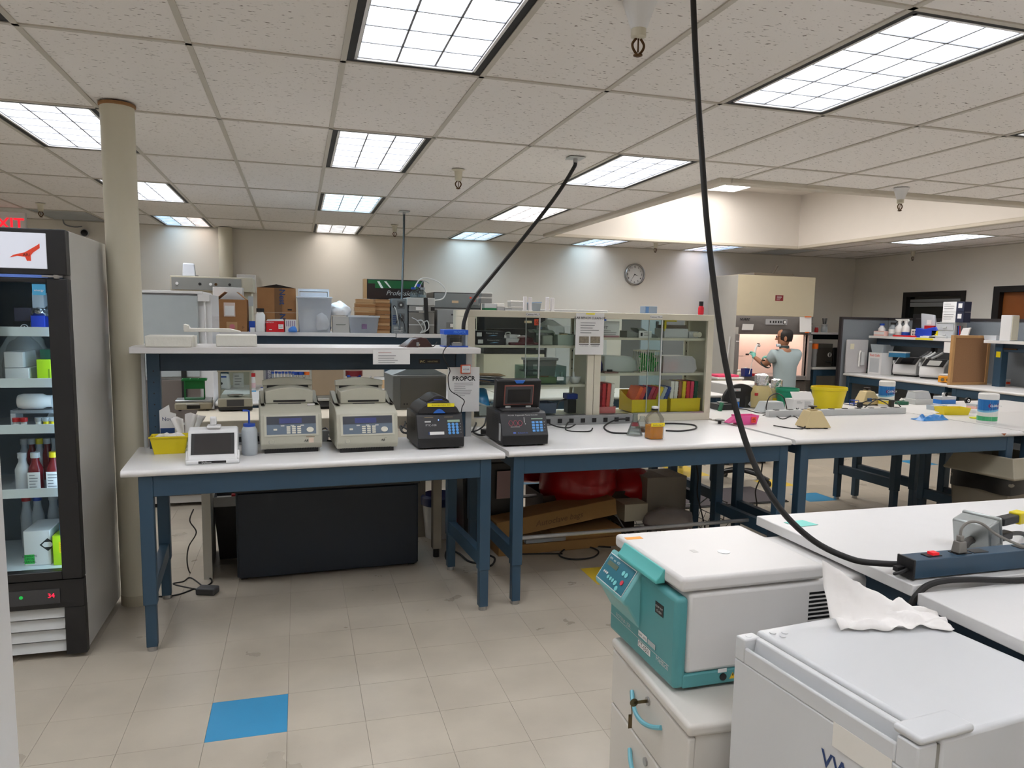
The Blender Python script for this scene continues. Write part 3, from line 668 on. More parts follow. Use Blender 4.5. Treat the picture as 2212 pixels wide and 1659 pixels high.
sheet((.105, FY, .205), (1, 0, 0), (0, 0, 1), .05, .036, M_BLACK, cf, 'black_label', .0008); text('EQUIP NUM', .0085, (.13, FY-.001, .225), (1, 0, 0), (0, 0, 1), M_WHITE, cf); text('CT-0501', .0095, (.13, FY-.001, .211), (1, 0, 0), (0, 0, 1), M_WHITE, cf)
# side switches (near side)
sxp = hw+.0005
G().cyl((hw-.002, .155, .034), .011, .006, 'x', 16).B('fuse_holder', M_BLACK, cf)
g = G().prism([(.178, .024), (.2, .024), (.189, .044)], 'x', hw-.002, hw+.0006); g.B('warning_sign', mat('warning_yellow', (240, 190, 40), .5), cf)
G().prism([(.1875, .033), (.1905, .033), (.1905, .040), (.1875, .040)], 'x', hw, hw+.001).B('warning_mark', M_INK, cf)
sw = G().box(hw-.002, hw+.003, .205, .262, .018, .05).B('switch_frame', M_BLACK, cf, bev=.001); G().box(hw+.001, hw+.006, .217, .25, .023, .045).B('rocker', M_LGREY, sw)
G().cyl((hw-.001, .32, .034), .017, .05, 'x', 14).tube([(hw+.045, .32, .034), (hw+.08, .33, .02), (hw+.09, .38, .0), (hw+.06, .46, -.1)], .006).B('power_plug', M_BLACK, cf)
sheet((hw+.0005, .137, .048), (0, 1, 0), (0, 0, 1), .03, .012, M_PAPER, cf, 'fuse_label', .0006)
G().box(hw-.003, hw+.0008, .31, .335, .10, .15).B('latch_plate', M_STEEL, cf)
for x in (-.18, .16):
    for y in (.05, .55): G().cyl((x, y, 0), .018, .014, n=14).B('foot', M_LGREY, cf)
# ---- glass door refrigerator
FYF = 3.845; FXR, FXL = -.985, -1.70
gf = thing('glass_door_refrigerator', 'tall glass door refrigerator with black frame full of lab bottles', 'refrigerator', ((FXR+FXL)/2, FYF, 0))
hw = (FXR-FXL)/2
M_FSIDE = mat('fridge_side', (196, 196, 194), .22, var=.02, coat=.3)
g = G().box(-hw, -hw+.03, .0, .66, .03, 1.99).box(hw-.03, hw, .0, .66, .03, 1.99).box(-hw+.03, hw-.03, .63, .66, .03, 1.99).box(-hw+.03, hw-.03, .0, .63, 1.96, 1.99).box(-hw+.03, hw-.03, .0, .63, .03, .40)
g.B('cabinet', M_FSIDE, gf, bev=.003)
M_FIN = mat('fridge_liner', (120, 132, 144), .5); 
G().box(-hw+.031, hw-.031, .6, .629, .40, 1.96).box(-hw+.031, -hw+.034, .0, .6, .40, 1.96).box(hw-.034, hw-.031, .0, .6, .40, 1.96).B('liner', M_FIN, gf)
hd = G().box(-hw, hw, -.06, .0, 1.79, 1.99).B('header', M_BLACK, gf, bev=.004)
G().box(-hw+.03, hw-.075, -.064, -.059, 1.815, 1.97).B('sign_panel', glow('sign_panel', (205, 208, 218), .3), hd, bev=.002)
M_REDS = mat('red_sticker', (236, 72, 44), .6)
g = G().add([(.14, -.0655, 1.86), (.155, -.0655, 1.872), (.2, -.0655, 1.885), (.245, -.0655, 1.915), (.258, -.0655, 1.925), (.258, -.0655, 1.905), (.232, -.0655, 1.885), (.222, -.0655, 1.872), (.222, -.0655, 1.848), (.206, -.0655, 1.848), (.2, -.0655, 1.865), (.17, -.0655, 1.868)], [tuple(range(12))])
g.add([(.095, -.0655, 1.872), (.1, -.0655, 1.885), (.106, -.0655, 1.873)], [(0, 1, 2)]); g.B('torn_sticker', M_REDS, hd)
text('ARI', .018, (.205, -.0662, 1.868), (1, 0, 0), (0, 0, 1), M_INK, hd)
dr = G().box(-hw, -hw+.085, -.055, 0, .39, 1.775).box(hw-.085, hw, -.055, 0, .39, 1.775).box(-hw+.085, hw-.085, -.055, 0, 1.755, 1.775).box(-hw+.085, hw-.085, -.055, 0, .39, .43)
dr = dr.B('door', M_BLACK, gf, bev=.004)
G().box(-hw+.08, hw-.08, -.03, -.024, .425, 1.757).B('door_glass', M_GLASS, dr)
G().box(-.28, .28, -.058, -.03, 1.776, 1.789).B('blue_seal', mat('blue_seal', (96, 128, 206), .4), gf)
hg = G().cyl((hw-.045, -.05, 1.775), .012, .016, n=14).box(hw-.1, hw-.02, -.06, -.04, 1.78, 1.788).B('hinge', M_STEEL, gf)
sheet((hw-.14, -.0565, 1.70), (1, 0, 0), (0, 0, 1), .052, .048, mat('energy_blue', (70, 160, 204), .5), dr, 'energy_label', .001)
text('energy', .014, (hw-.114, -.0585, 1.717), (1, 0, 0), (0, 0, 1), M_WHITE, dr)
ctl = G().box(-hw, hw, -.045, .0, .25, .385).B('lower_panel', M_BLACK, gf, bev=.003)
pl = G().box(-.02, hw-.1, -.05, -.044, .275, .345).B('control_strip', M_DGREY, gf)
text('34', .03, (hw-.135, -.052, .305), (1, 0, 0), (0, 0, 1), glow('led_red', (255, 20, 50), 3), gf, 'led_display')
for x in (.03, .10): G().lathe([(.008, 0), (.008, .003)], (x, -.053, .315), 10, 'y').B('led', glow('led_green', (20, 150, 60), .8), gf)
for k in range(4):
    z = .03+k*.055; G().prism([(0, z), (-.035, z+.005), (-.02, z+.05), (0, z+.052)], 'x', -hw+.02, hw-.09).B('grille_slat', M_LGREY, gf)
G().box(hw-.085, hw, -.045, 0, .02, .25).B('grille_side', M_BLACK, gf)
for x in (-hw+.03, hw-.08):
    for y in (.03, .58): G().box(x, x+.05, y, y+.05, 0, .03).B('foot', M_BLACK, gf)
G().box(hw-.075, hw-.055, .01, .03, .45, 1.74).B('led_strip', glow('fridge_led', (200, 228, 255), 9), gf)
FSH = [1.515, 1.281, 1.068, .767, .415]; M_SHLIP = mat('shelf_lip', (226, 236, 242), .4)
for k, z in enumerate(FSH[:4]):
    G().box(-hw+.036, hw-.036, .03, .56, z, z+.008).B('shelf', M_FROST, gf); G().box(-hw+.036, hw-.08, .022, .03, z, z+.042).B('shelf_lip', M_SHLIP, gf)
G().box(-hw+.036, hw-.036, .02, .58, .402, .415).B('bottom_tray', M_SHLIP, gf)
# leaflet taped on the door
lf = sheet((-1.45, FYF-.062, 1.50), (1, 0, 0), (0, 0, 1), .19, .24, mat('leaflet', (222, 214, 204), .7), None, 'leaflet'); tag(lf, 'cream leaflet with olive ball taped on the refrigerator door', 'leaflet')
G().lathe([(.035, 0), (.035, .001)], (-1.305, FYF-.0635, 1.638), 24, 'y').B('printed_ball', mat('olive_print', (104, 104, 70), .5), lf); text('certified', .012, (-1.29, FYF-.0635, 1.556), (1, 0, 0), (0, 0, 1), mat('orange_print', (214, 140, 100), .6), lf)
# ---- white upright freezer at the left edge of the picture
lf = thing('upright_freezer', 'white upright appliance with a taupe edge strip at the left edge of the picture', 'freezer', (-1.105, 1.62, 0))
G().box(-.35, .345, .03, .62, .03, 1.545).B('body', M_WHITE, lf, bev=.006); G().box(-.35, .325, -.02, .028, .05, 1.545).B('door', mat('freezer_door', (214, 208, 206), .4), lf, bev=.006)
G().box(.327, .37, -.03, .05, .04, 1.552).B('edge_strip', mat('taupe_metal', (128, 118, 106), .4, .3), lf, bev=.004)
for x in (-.3, .26):
    for y in (.05, .5): G().box(x, x+.05, y, y+.05, 0, .03).B('foot', M_BLACK, lf)
# ---- large beige waste bin
wb = thing('waste_bin', 'large beige square waste bin with a black liner under the right bench', 'bin', (4.99, 4.17, 0), rad(8))
MBIN = mat('beige_bin', (150, 142, 124), .55, var=.04)
G().frus((-.19, .19, -.19, .19), 0, (-.235, .235, -.235, .235), .55).B('body', mat('bin_body_brown', (120, 112, 98), .55), wb, bev=.02)
def ring(a0, z0, a1, z1, t=.006): return G().tray(-a0, a0, -a0, a0, z0, z0, 0)
g = G(); A = [(.262, .57), (.268, .585), (.255, .60), (.215, .715), (.205, .72), (.197, .712), (.235, .60), (.24, .57)]
n = len(A); vs = []
for a_, z_ in A: vs += [(-a_, -a_, z_), (a_, -a_, z_), (a_, a_, z_), (-a_, a_, z_)]
fs = [(4*k+i, 4*k+(i+1) % 4, 4*((k+1) % n)+(i+1) % 4, 4*((k+1) % n)+i) for k in range(n) for i in range(4)]
g.add(vs, fs).B('lid', MBIN, wb, bev=.006)
lg = G(); vs = []; n = 32
for k in range(6):
    for i in range(n):
        a_ = 2*pi*i/n; sq = .24/max(abs(cos(a_)), abs(sin(a_))); rr_ = sq*(1.03+.05*mn.noise(Vector((cos(a_)*3, sin(a_)*3, k*.8)))); rr_ = min(rr_, .32)
        vs.append((rr_*cos(a_), rr_*sin(a_), .57-k*.022-(.03*mn.noise(Vector((cos(a_)*2, sin(a_)*2, 7))) if k == 5 else 0)))
lg.add(vs, [(j*n+i, j*n+(i+1) % n, (j+1)*n+(i+1) % n, (j+1)*n+i) for j in range(5) for i in range(n)]).B('liner', mat('black_bag', (18, 17, 16), .3, coat=.3), wb, smooth=True)
# ================================================================== THINGS ON AND UNDER THE FRONT BENCHES
def site(px0, px1, pyb, z=.9):
    """front bottom centre and width of something that stands on the plane z"""
    p = onz((px0+px1)/2, pyb, z); return p, (px1-px0)*mpp(p), mpp(p)
def T(name, label, cat, px0, px1, pyb, z=.9, rz=.04, group=None):
    p, wd, k = site(px0, px1, pyb, z)
    if z == .9 and 1.2 < p.x < 6.9 and p.y > B3(0, 1.60).y and p.y < 7.5:      # keep it on the rear half bench
        d = sight((px0+px1)/2, pyb); y = B3(0, 1.55).y; x = d.x*y/d.y; f = math.hypot(x, y)/math.hypot(p.x, p.y); p = Vector((x, y, z)); wd *= f; k *= f
    if z == .9 and p.x < 1.2 and p.y > 7.8: p = onz((px0+px1)/2, pyb, z); p.x *= 7.75/p.y; p.y = 7.75
    t = thing(name, label, cat, p, rz, group); return t, wd, k
def R(cx, cy, r): return (cx, cy, r)
def bottle(t, r, h, m, mcap, neck=.38, sh=.66, cap_h=.12, liquid=None, level=.5, mlabel=None, l0=.2, l1=.5, c=(0, None), n=20):
    """lathe bottle: r radius, h height, neck radius ratio, sh shoulder height ratio"""
    x = c[0]; y = r if c[1] is None else c[1]; nr = r*neck
    G().lathe([(r*.9, 0), (r, .012), (r, h*sh*.93), (r*.93, h*sh), (nr, h*(sh+.16)), (nr, h*(1-cap_h))], (x, y, 0), n).B('body', m, t, smooth=True)
    G().lathe([(nr*1.22, h*(1-cap_h)), (nr*1.22, h)], (x, y, 0), n).B('cap', mcap, t, smooth=True)
    if liquid: G().lathe([(r*.86, .006), (r*.93, .014), (r*.93, h*level)], (x, y, 0), n).B('liquid', liquid, t, smooth=True)
    if mlabel: G().lathe([(r*1.012, h*l0), (r*1.012, h*l1)], (x, y, 0), n, cap=False).B('label_band', mlabel, t, smooth=True)
def carton(t, w, d, h, m=M_CARD, tape=True, flaps=0, lab=None):
    if flaps:
        G().tray(-w/2, w/2, 0, d, 0, h, .004).B('body', m, t)
        f = .42*w
        G().add([(-w/2, 0, h), (-w/2, d, h), (-w/2+f*.72, d, h+f*.62), (-w/2+f*.72, 0, h+f*.62), (-w/2+.004, 0, h-.003), (-w/2+.004, d, h-.003), (-w/2+f*.72+.004, d, h+f*.6), (-w/2+f*.72+.004, 0, h+f*.6)], [(0, 1, 2, 3), (4, 7, 6, 5), (0, 3, 7, 4), (1, 5, 6, 2), (3, 2, 6, 7)]).B('flap', m, t)
        G().add([(w/2, 0, h), (w/2, d, h), (w/2-f*.72, d, h+f*.62), (w/2-f*.72, 0, h+f*.62), (w/2-.004, 0, h-.003), (w/2-.004, d, h-.003), (w/2-f*.72-.004, d, h+f*.6), (w/2-f*.72-.004, 0, h+f*.6)], [(0, 3, 2, 1), (4, 5, 6, 7), (0, 4, 7, 3), (1, 2, 6, 5), (3, 7, 6, 2)]).B('flap', m, t)
    else:
        G().box(-w/2, w/2, 0, d, 0, h-.003).B('body', m, t, bev=.002)
        G().box(-w/2, -.0012, 0, d, h-.003, h).B('flap', m, t); G().box(.0012, w/2, 0, d, h-.003, h).B('flap', m, t)
    if tape: G().box(-.025, .025, -.0008, 0, h*.72, h-.002).B('tape', mat('brown_tape', (196, 164, 120), .35), t)
    if lab: G().box(lab[0]*w-lab[2]*w/2, lab[0]*w+lab[2]*w/2, -.001, 0, lab[1]*h-lab[3]*h/2, lab[1]*h+lab[3]*h/2).B('shipping_label', M_PAPER, t)
def lines(t, x0, x1, z0, z1, n, y=-.002, m=M_INKG, seed=1, xd=(1, 0, 0)):
    r_ = random.Random(seed); g = G()
    for k in range(n):
        z = z1-(z1-z0)*k/max(1, n-1); g.box(x0, x0+(x1-x0)*r_.uniform(.55, 1), y, y+.0008, z, z+(z1-z0)/n*.28)
    return g.B('print_lines', m, t)
def keypad(t, x0, z0, dx, dz, nx, nz, r, m, y, slope=0, round_=True):
    """grid of keys on a front face whose y grows by slope per metre of height"""
    for j in range(nz):
        for i in range(nx):
            x, z = x0+i*dx, z0+j*dz; yy = y+slope*z
            if round_: G().lathe([(r, 0), (r*.92, -.004)], (x, yy, z), 12, 'y').B('key', m, t)
            else: G().box(x-r, x+r, yy-.004, yy+.001, z-r*.6, z+r*.6).B('key', m, t)
TH = B1.a
# --- yellow bin with paper scraps
t, w_, k = T('yellow_bin', 'bright yellow bin of crumpled scraps at the left end of bench', 'bin', 328, 403, 982, rz=TH)
G().tray(-w_/2, w_/2, 0, .11, 0, .095, .003, .018).B('body', M_YEL, t, bev=.003); G().box(-w_/2-.004, w_/2+.004, -.004, .0, .088, .095).B('rim', M_YEL, t)
for i in range(4):
    s_ = G().lathe([(.004, 0), (.026, .012), (.03, .025), (.016, .042), (.002, .046)], (-.04+.028*i, .05+.012*(i % 2), .06), 9); s_.v = [tuple(Vector(p)+.009*mn.noise_vector(Vector(p)*45)) for p in s_.v]; s_.B('paper_scrap', M_TIS, t, smooth=True)
# --- white touch screen spectrophotometer
t, w_, k = T('spectrophotometer', 'white touch screen spectrophotometer with sloped dark screen', 'instrument', 405, 514, 1003, rz=TH-.02)
W = w_/2
bd = G().prism([(.0, .0), (-.002, .022), (.012, .045), (.10, .155), (.15, .165), (.24, .15), (.25, 0)], 'x', -W*.93, W*.93).B('body', M_WHITE, t, bev=.01, seg=3)
G().box(-W, W, -.004, .06, 0, .022).B('foot_plinth', M_WHITE, t, bev=.008, seg=3)
for s_ in (-1, 1): G().prism([(.0, 0), (0, .03), (.05, .06), (.09, .05), (.10, 0)], 'x', s_*W-.012*s_, s_*W).B('side_foot', M_WHITE, t, bev=.004)
sl_ = Vector((0, .088, .11)).normalized(); no = Vector((1, 0, 0)).cross(sl_)
sheet(Vector((-W*.8, .0125, .0475))+no*.0006, (1, 0, 0), sl_, W*1.6, .118, M_BLACK, t, 'screen_frame', .0015); sheet(Vector((-W*.68, .0165, .053))+no*.0022, (1, 0, 0), sl_, W*1.36, .104, mat('screen_grey', (58, 56, 56), .2), t, 'screen', .0006)
G().box(-W*.52, W*.5, -.0055, -.003, .006, .018).B('name_bar', M_BLACK, t, bev=.002); text('DeNovix', .012, (-W*.22, -.0062, .0085), (1, 0, 0), (0, 0, 1), M_WHITE, t)
a_ = G().box(-.03, .035, .10, .17, .16, .175).prism([(.115, .175), (.11, .215), (.125, .222), (.15, .18)], 'x', -.014, .016); a_.B('sample_arm', M_WHITE, t, bev=.006)
# --- wash bottle
t, w_, k = T('wash_bottle', 'clear wash bottle with blue cap and bent spout', 'bottle', 523, 556, 985)
bottle(t, w_/2, .165, mat('wash_bottle_plastic', (206, 214, 220), .4, alpha=.75), M_BLUEP, neck=.62, sh=.82, cap_h=.1, liquid=mat('cloudy_water', (196, 206, 214), .3, alpha=.5), level=.42)
G().tube([(0, w_/2, .16), (0, w_/2, .22), (-.003, w_/2-.004, .232), (-.03, w_/2-.02, .236)], .005).B('spout', M_BLUEP, t, smooth=True)
# --- two grey thermal cyclers
M_PAN = mat('cycler_panel', (106, 120, 136), .45); M_PAND = mat('cycler_panel_dark', (66, 70, 80), .35); M_LCD = mat('blue_lcd', (66, 74, 128), .3); M_KEY = mat('cream_key', (224, 222, 208), .5)
def cycler(px0, px1, pyb, lab, extra):
    t, w_, k = T('thermal_cycler', lab, 'thermal cycler', px0, px1, pyb, rz=TH); W = w_/2
    G().prism([(.03, .022), (.005, .05), (0, .095), (.028, .21), (.06, .222), (.12, .248), (.40, .25), (.40, .022)], 'x', -W, W).B('body', M_BEIGE, t, bev=.006)
    G().box(-W+.02, W-.02, .035, .38, 0, .024).B('base', M_BLACK, t)
    g = G()
    for i in range(30): g.box(-W+.03+i*(2*W-.06)/30, -W+.035+i*(2*W-.06)/30, .028, .036, .012, .026)
    g.B('vent_comb', M_BLACK, t)
    sl_ = Vector((0, .028, .115)).normalized(); no = Vector((1, 0, 0)).cross(sl_); o = Vector((-W+.02, .0, .096))+no*.001
    sheet(o, (1, 0, 0), sl_, 2*W-.04, .112, mat('cycler_bezel', (200, 198, 182), .5), t, 'bezel', .002); o = o+no*.002
    sheet(o+Vector((.012, 0, 0))+sl_*.008, (1, 0, 0), sl_, 2*W-.064, .055, M_PAN, t, 'keypad_panel', .001); sheet(o+Vector((.012, 0, 0))+sl_*.06, (1, 0, 0), sl_, 2*W-.064, .044, M_PAND, t, 'display_panel', .001)
    o = o+no*.001; sheet(o+Vector((.075, 0, 0))+sl_*.066, (1, 0, 0), sl_, .115, .028, M_LCD, t, 'display', .0006)
    def kk(x, y, w, h, nm='key', m=M_KEY): sheet(o+Vector((x, 0, 0))+sl_*y, (1, 0, 0), sl_, w, h, m, t, nm, .003)
    for j in range(4):
        for i in range(3): kk(.112+.027*i, .012+.0105*j, .019, .0075)
    kk(.046, .03, .018, .009)
    for i in range(3): kk(.083+.05*i, .051, .018, .006, 'function_key', M_LGREY)
    g = G().lathe([(.019, 0), (.017, .004)], (0, 0, 0), 20); c_ = o+Vector((.232, 0, 0))+sl_*.03
    g.xf(Matrix(((1, 0, no.x, c_.x), (0, sl_.y*.75, no.y, c_.y), (0, sl_.z*.75, no.z, c_.z), (0, 0, 0, 1)))).B('cursor_pad', M_KEY, t, smooth=True)
    G().lathe([(.013, 0), (.013, -.003), (.010, -.004)], (-W+.055, .003, .066), 18, 'y').B('power_button', M_BEIGE, t); G().lathe([(.014, -.0005), (.014, -.001)], (-W+.055, .0035, .066), 18, 'y').B('button_ring', M_INKG, t)
    text('AB', .017, (W-.085, .001, .062), (1, 0, 0), (0, 0, 1), M_INK, t, shear=.3, bold=.02)
    n_ = 11; arch = [(-.125+.25*i/n_, .315+.022*sin(pi*i/n_)) for i in range(n_+1)]
    G().prism(arch+[(.125, .25), (-.125, .25)], 'y', .17, .36).B('lid', M_BEIGE, t, bev=.004)
    g = G().prism([(-.135+.27*i/n_, .362+.018*sin(pi*i/n_)) for i in range(n_+1)]+[(.135, .335), (-.135, .335)], 'y', .33, .37).box(-.132, -.112, .34, .36, .25, .34).box(.112, .132, .34, .36, .25, .34)
    g.B('lid_bow', M_BEIGE, t, bev=.003); G().box(-.125, .125, .345, .36, .3, .345).B('hinge_plate', M_DGREY, t); G().box(-.085, .085, .168, .172, .258, .268).B('lid_slot', M_BLACK, t)  # plain dark grey plate between the bow posts
    for s_ in (-1, 1): G().prism([(.10, .249), (.20, .249), (.34, .30), (.40, .30), (.40, .249)], 'x', s_*(W-.004), s_*(W-.03)).B('side_wing', M_BEIGE, t, bev=.004)
    G().box(-.06, .06, .155, .166, .249, .252).B('lid_vent', M_DGREY, t)
    extra(t, W); return t
def ex1(t, W):
    G().box(W-.07, W-.045, .0, .002, .056, .082).B('sticker', mat('peach_sticker', (226, 204, 186), .6), t); G().box(W-.085, W-.04, .0005, .0015, .086, .096).B('torn_label', mat('brown_tear', (150, 134, 110), .8), t)
    G().box(W-.07, W-.03, .10, .103, .244, .254).B('asset_label', M_PAPER, t)
def ex2(t, W): G().lathe([(.011, 0), (.011, -.001)], (W-.07, .0025, .088), 16, 'y').B('round_sticker', mat('grey_sticker', (160, 158, 146), .6), t)
cycler(567, 695, 980, 'grey thermal cycler with peach sticker beside the wash bottle', ex1)
cycler(730, 861, 978, 'grey thermal cycler with blue lit display, second of the two', ex2)
# --- black cycler with closed domed lid
M_BLK2 = mat('charcoal_enamel', (44, 44, 47), .42, var=.05); M_BKEY = mat('blue_key', (92, 160, 226), .4)
def ptc(px0, px1, pyb, lab, open_):
    t, w_, k = T('thermal_cycler', lab, 'thermal cycler', px0, px1, pyb, rz=TH-.02 if not open_ else .03); W = w_/2; D = .34
    G().prism([(.0, .012), (-.004, .06), (0, .07), (.05, .185), (.05+.02, .195), (D, .195), (D, .012)], 'x', -W, W).B('body', M_BLK2, t, bev=.004)
    G().box(-W*.98, W*.98, -.006, .02, .01, .066).B('front_skirt', M_BLACK, t, bev=.003)
    for x in (-W+.02, W-.05): G().box(x, x+.03, .03, .06, 0, .013).B('foot', M_BLACK, t); G().box(x, x+.03, D-.06, D-.03, 0, .013).B('foot', M_BLACK, t)
    g = G()
    for i in range(8): g.box(-W-.001, -W+.001, .09, .2, .10+.01*i, .105+.01*i)
    g.B('side_vents', M_BLACK, t)
    sl_ = Vector((0, .05, .115)).normalized(); no = Vector((1, 0, 0)).cross(sl_); o = Vector((-W, 0, .07))+no*.0012
    S_ = lambda x, y, w, h, m, nm, tt=.001: sheet(o+Vector((x, 0, 0))+sl_*y, (1, 0, 0), sl_, w, h, m, t, nm, tt)
    Tx = lambda s, sz, x, y, m: text(s, sz, o+Vector((x, 0, 0))+sl_*y+no*.0008, (1, 0, 0), sl_, m, t)
    S_(2*W*.66, .083 if not open_ else .088, 2*W*.27 if not open_ else 2*W*.25, .013 if not open_ else .007, mat('green_lcd', (150, 172, 152), .3), 'display')
    for j in range(4):
        for i in range(3):
            x, y = 2*W*(.69+.085*i), .014+.0165*j
            if open_: S_(x-.008, y, .0175, .0125, M_BKEY, 'key', .003)
            else:
                g = G().lathe([(.0092, 0), (.008, .004)], (0, 0, 0), 14); c_ = o+Vector((x, 0, 0))+sl_*(y+.006)
                g.xf(Matrix(((1, 0, no.x, c_.x), (0, sl_.y, no.y, c_.y), (0, sl_.z, no.z, c_.z), (0, 0, 0, 1)))).B('key', M_BKEY, t)
    g = G()
    for j in range(4): g.add([tuple(o+Vector((2*W*.93, 0, 0))+sl_*(.02+.0165*j)+no*.0006), tuple(o+Vector((2*W*.945, 0, 0))+sl_*(.02+.0165*j)+no*.0006), tuple(o+Vector((2*W*.937, 0, 0))+sl_*(.026+.0165*j)+no*.0006)], [(0, 1, 2)])
    g.B('arrow_marks', M_LGREY, t)
    if not open_:
        Tx('PTC-100', .017, 2*W*.3, .062, M_LGREY); S_(2*W*.17, .084, .035, .008, M_LGREY, 'badge'); S_(2*W*.26, .012, .082, .017, M_PAPER, 'number_label'); S_(2*W*.23, .012, .008, .017, NAVY, 'label_end')
        Tx('1123', .016, 2*W*.26+.041, .0145, M_INK); S_(2*W*.46, .094, .005, .006, glow('blue_led', (110, 150, 255), 1.5), 'led', .002)
        S_(2*W*.17, .112, .05, .002, mat('tan_print', (170, 150, 110), .5), 'print_bar'); S_(2*W*.6, .112, .05, .002, MATS['tan_print'], 'print_bar')
        n_ = 14; arch = [(-W*.93+1.86*W*i/n_, .192+.075*(max(0, sin(pi*i/n_)))**.55) for i in range(n_+1)]
        G().prism(arch, 'y', .06, D-.01).B('lid', M_BLK2, t, bev=.006, smooth=True)
        arch2 = [(-W*.5+W*i/n_, .26+.035*sin(pi*i/n_)) for i in range(n_+1)]
        G().prism(arch2+[(W*.5, .25), (-W*.5, .25)], 'y', .09, D-.05).B('lid_crest', M_BLK2, t, bev=.004)
        G().prism([(-.035+.07*i/n_, .196+.024*sin(pi*i/n_)) for i in range(n_+1)], 'y', .05, .06).B('latch', mat('latch_blue', (50, 110, 200), .35), t); G().box(-.025, .025, .084, .09, .264, .272).B('crest_badge', mat('badge_blue', (70, 90, 190), .4), t)
        tp = G().box(-.08, .075, .0, .0015, 0, .02).xf(TR((.012, .054, .232)) @ RO(rad(1), 4, 'Y')).B('yellow_tape', mat('yellow_tape', (240, 224, 40), .6), t)
        text('do not open before done', .0105, (.01, .0525, .2385), (1, 0, 0), (0, 0, 1), M_INK, t)
    else:
        Tx('PTC-100   Programmable Thermal Controller', .0098, W*.98, .112, M_PAPER); Tx('MJ Research, Inc.', .009, 2*W*.45, .006, mat('blue_print', (90, 120, 210), .5)); S_(2*W*.24, .006, .016, .008, MATS['blue_print'], 'logo_mark')
        g = G()
        for ph in (0, pi): g.tube([tuple(o+Vector((2*W*(.16+.3*i/24), 0, 0))+sl_*(.068+.017*sin(ph+i/24*3*pi))+no*.001) for i in range(25)], .0012, 4, smooth=False)
        g.B('helix_logo', mat('helix_red', (206, 92, 110), .5), t); S_(2*W*.2, .044, .055, .0025, M_LGREY, 'print_bar'); S_(2*W*.5, .07, .004, .032, M_LGREY, 'exclamation_bar', .0008); S_(2*W*.5+.004, .06, .005, .005, M_LGREY, 'exclamation_dot', .0008)
        S_(-.004, .0, .001, .001, M_BLACK, 'trim_dot'); G().box(-W-.002, -W, .03, .06, .03, .13).B('side_label', M_LGREY, t)
        L = TR((0, .15, .205)) @ RO(rad(9), 4, 'X')
        lid = G().box(-W*.98, W*.98, 0, .06, 0, .17).xf(L).B('lid', M_BLACK, t, bev=.008, seg=3)
        g = G().box(-W*.65, W*.65, -.004, 0, .02, .142).xf(L); g.B('heater_frame', mat('copper_rim', (150, 90, 80), .4), t, bev=.003); G().box(-W*.6, W*.6, -.007, -.003, .028, .134).xf(L).B('heater_plate', M_DGREY, t); G().box(-W*.5, W*.5, -.008, -.006, .036, .116).xf(L).B('heater_glass', M_SCREEN, t)
        for s_ in (-1, 1): G().box(s_*W*.45-.016, s_*W*.45+.016, -.01, 0, -.004, .014).xf(L).B('hinge', M_LGREY, t, bev=.002)
        G().prism([(-.032, .17), (.032, .17), (.02, .152), (-.02, .152)], 'y', -.006, .0).xf(L).B('latch', MATS.get('latch_blue') or mat('latch_blue', (50, 110, 200), .35), t)
        G().box(-W*.8, W*.8, .07, .30, .195, .21).B('sample_block_deck', M_DGREY, t, bev=.003)
    return t
ptc(902, 1004, 970, 'black thermal cycler with closed domed lid and yellow tape', False); ptc(1082, 1187, 964, 'black thermal cycler with its square lid open', True)
# --- white instrument carton, tissue box
t, w_, k = T('instrument_carton', 'white carton with instrument picture behind the yellow bin', 'carton', 349, 386, 970, rz=TH)
G().prism([(-w_/2, 0), (w_/2+.02, 0), (w_/2, .10), (w_/2-.012, .13), (w_/2-.012, .19), (w_/2-.04, .2), (w_/2-.045, .24), (-w_/2, .21)], 'y', 0, .012).B('body', M_PAPER, t)
G().box(-w_/2+.002, w_/2-.02, -.0012, 0, .04, .115).B('picture', NAVY, t, bev=.004); lines(t, -w_/2+.008, w_/2-.03, .05, .085, 4, m=M_LGREY); text('Novix', .028, (-.0, -.0015, .155), (1, 0, 0), (0, 0, 1), NAVY, t)
t, w_, k = T('tissue_box', 'green and white tissue box with white tissues sticking up', 'tissue box', 385, 424, 974, rz=TH)
G().box(-w_/2, w_/2+.02, .0, .115, 0, .078).B('body', mat('tissue_box_white', (216, 226, 222), .7), t, bev=.002); g = G().add([(-w_/2+.01, -.001, .06), (w_/2+.02, -.001, .035), (w_/2+.02, -.001, .078), (-w_/2+.01, -.001, .078)], [(0, 1, 2, 3)]).box(-w_/2, w_/2+.02, .0, .02, .078, .0786); g.B('green_band', mat('tissue_box_green', (40, 130, 96), .6), t)
text('SMALL', .02, (.02, -.0015, .018), (1, 0, 0), (0, 0, 1), M_INK, t)
for i, (x, dx, hh) in enumerate(((-.03, -.02, .10), (.0, .02, .12), (.02, .04, .105))):
    g = G(); 
    for a in range(7):
        for b in range(7): u_, v_ = a/6, b/6; g.v.append((x+dx*v_+(u_-.5)*(.03+.035*v_), .06+.02*sin(u_*5+i)*v_+.012*i, .078+hh*v_*(1-.2*abs(u_-.5))))
    g.f += [(a*7+b, a*7+b+1, a*7+b+8, a*7+b+7) for a in range(6) for b in range(6)]
    o = g.B('tissue', M_TIS, t, smooth=True); o.modifiers.new('s', 'SOLIDIFY').thickness = .0008
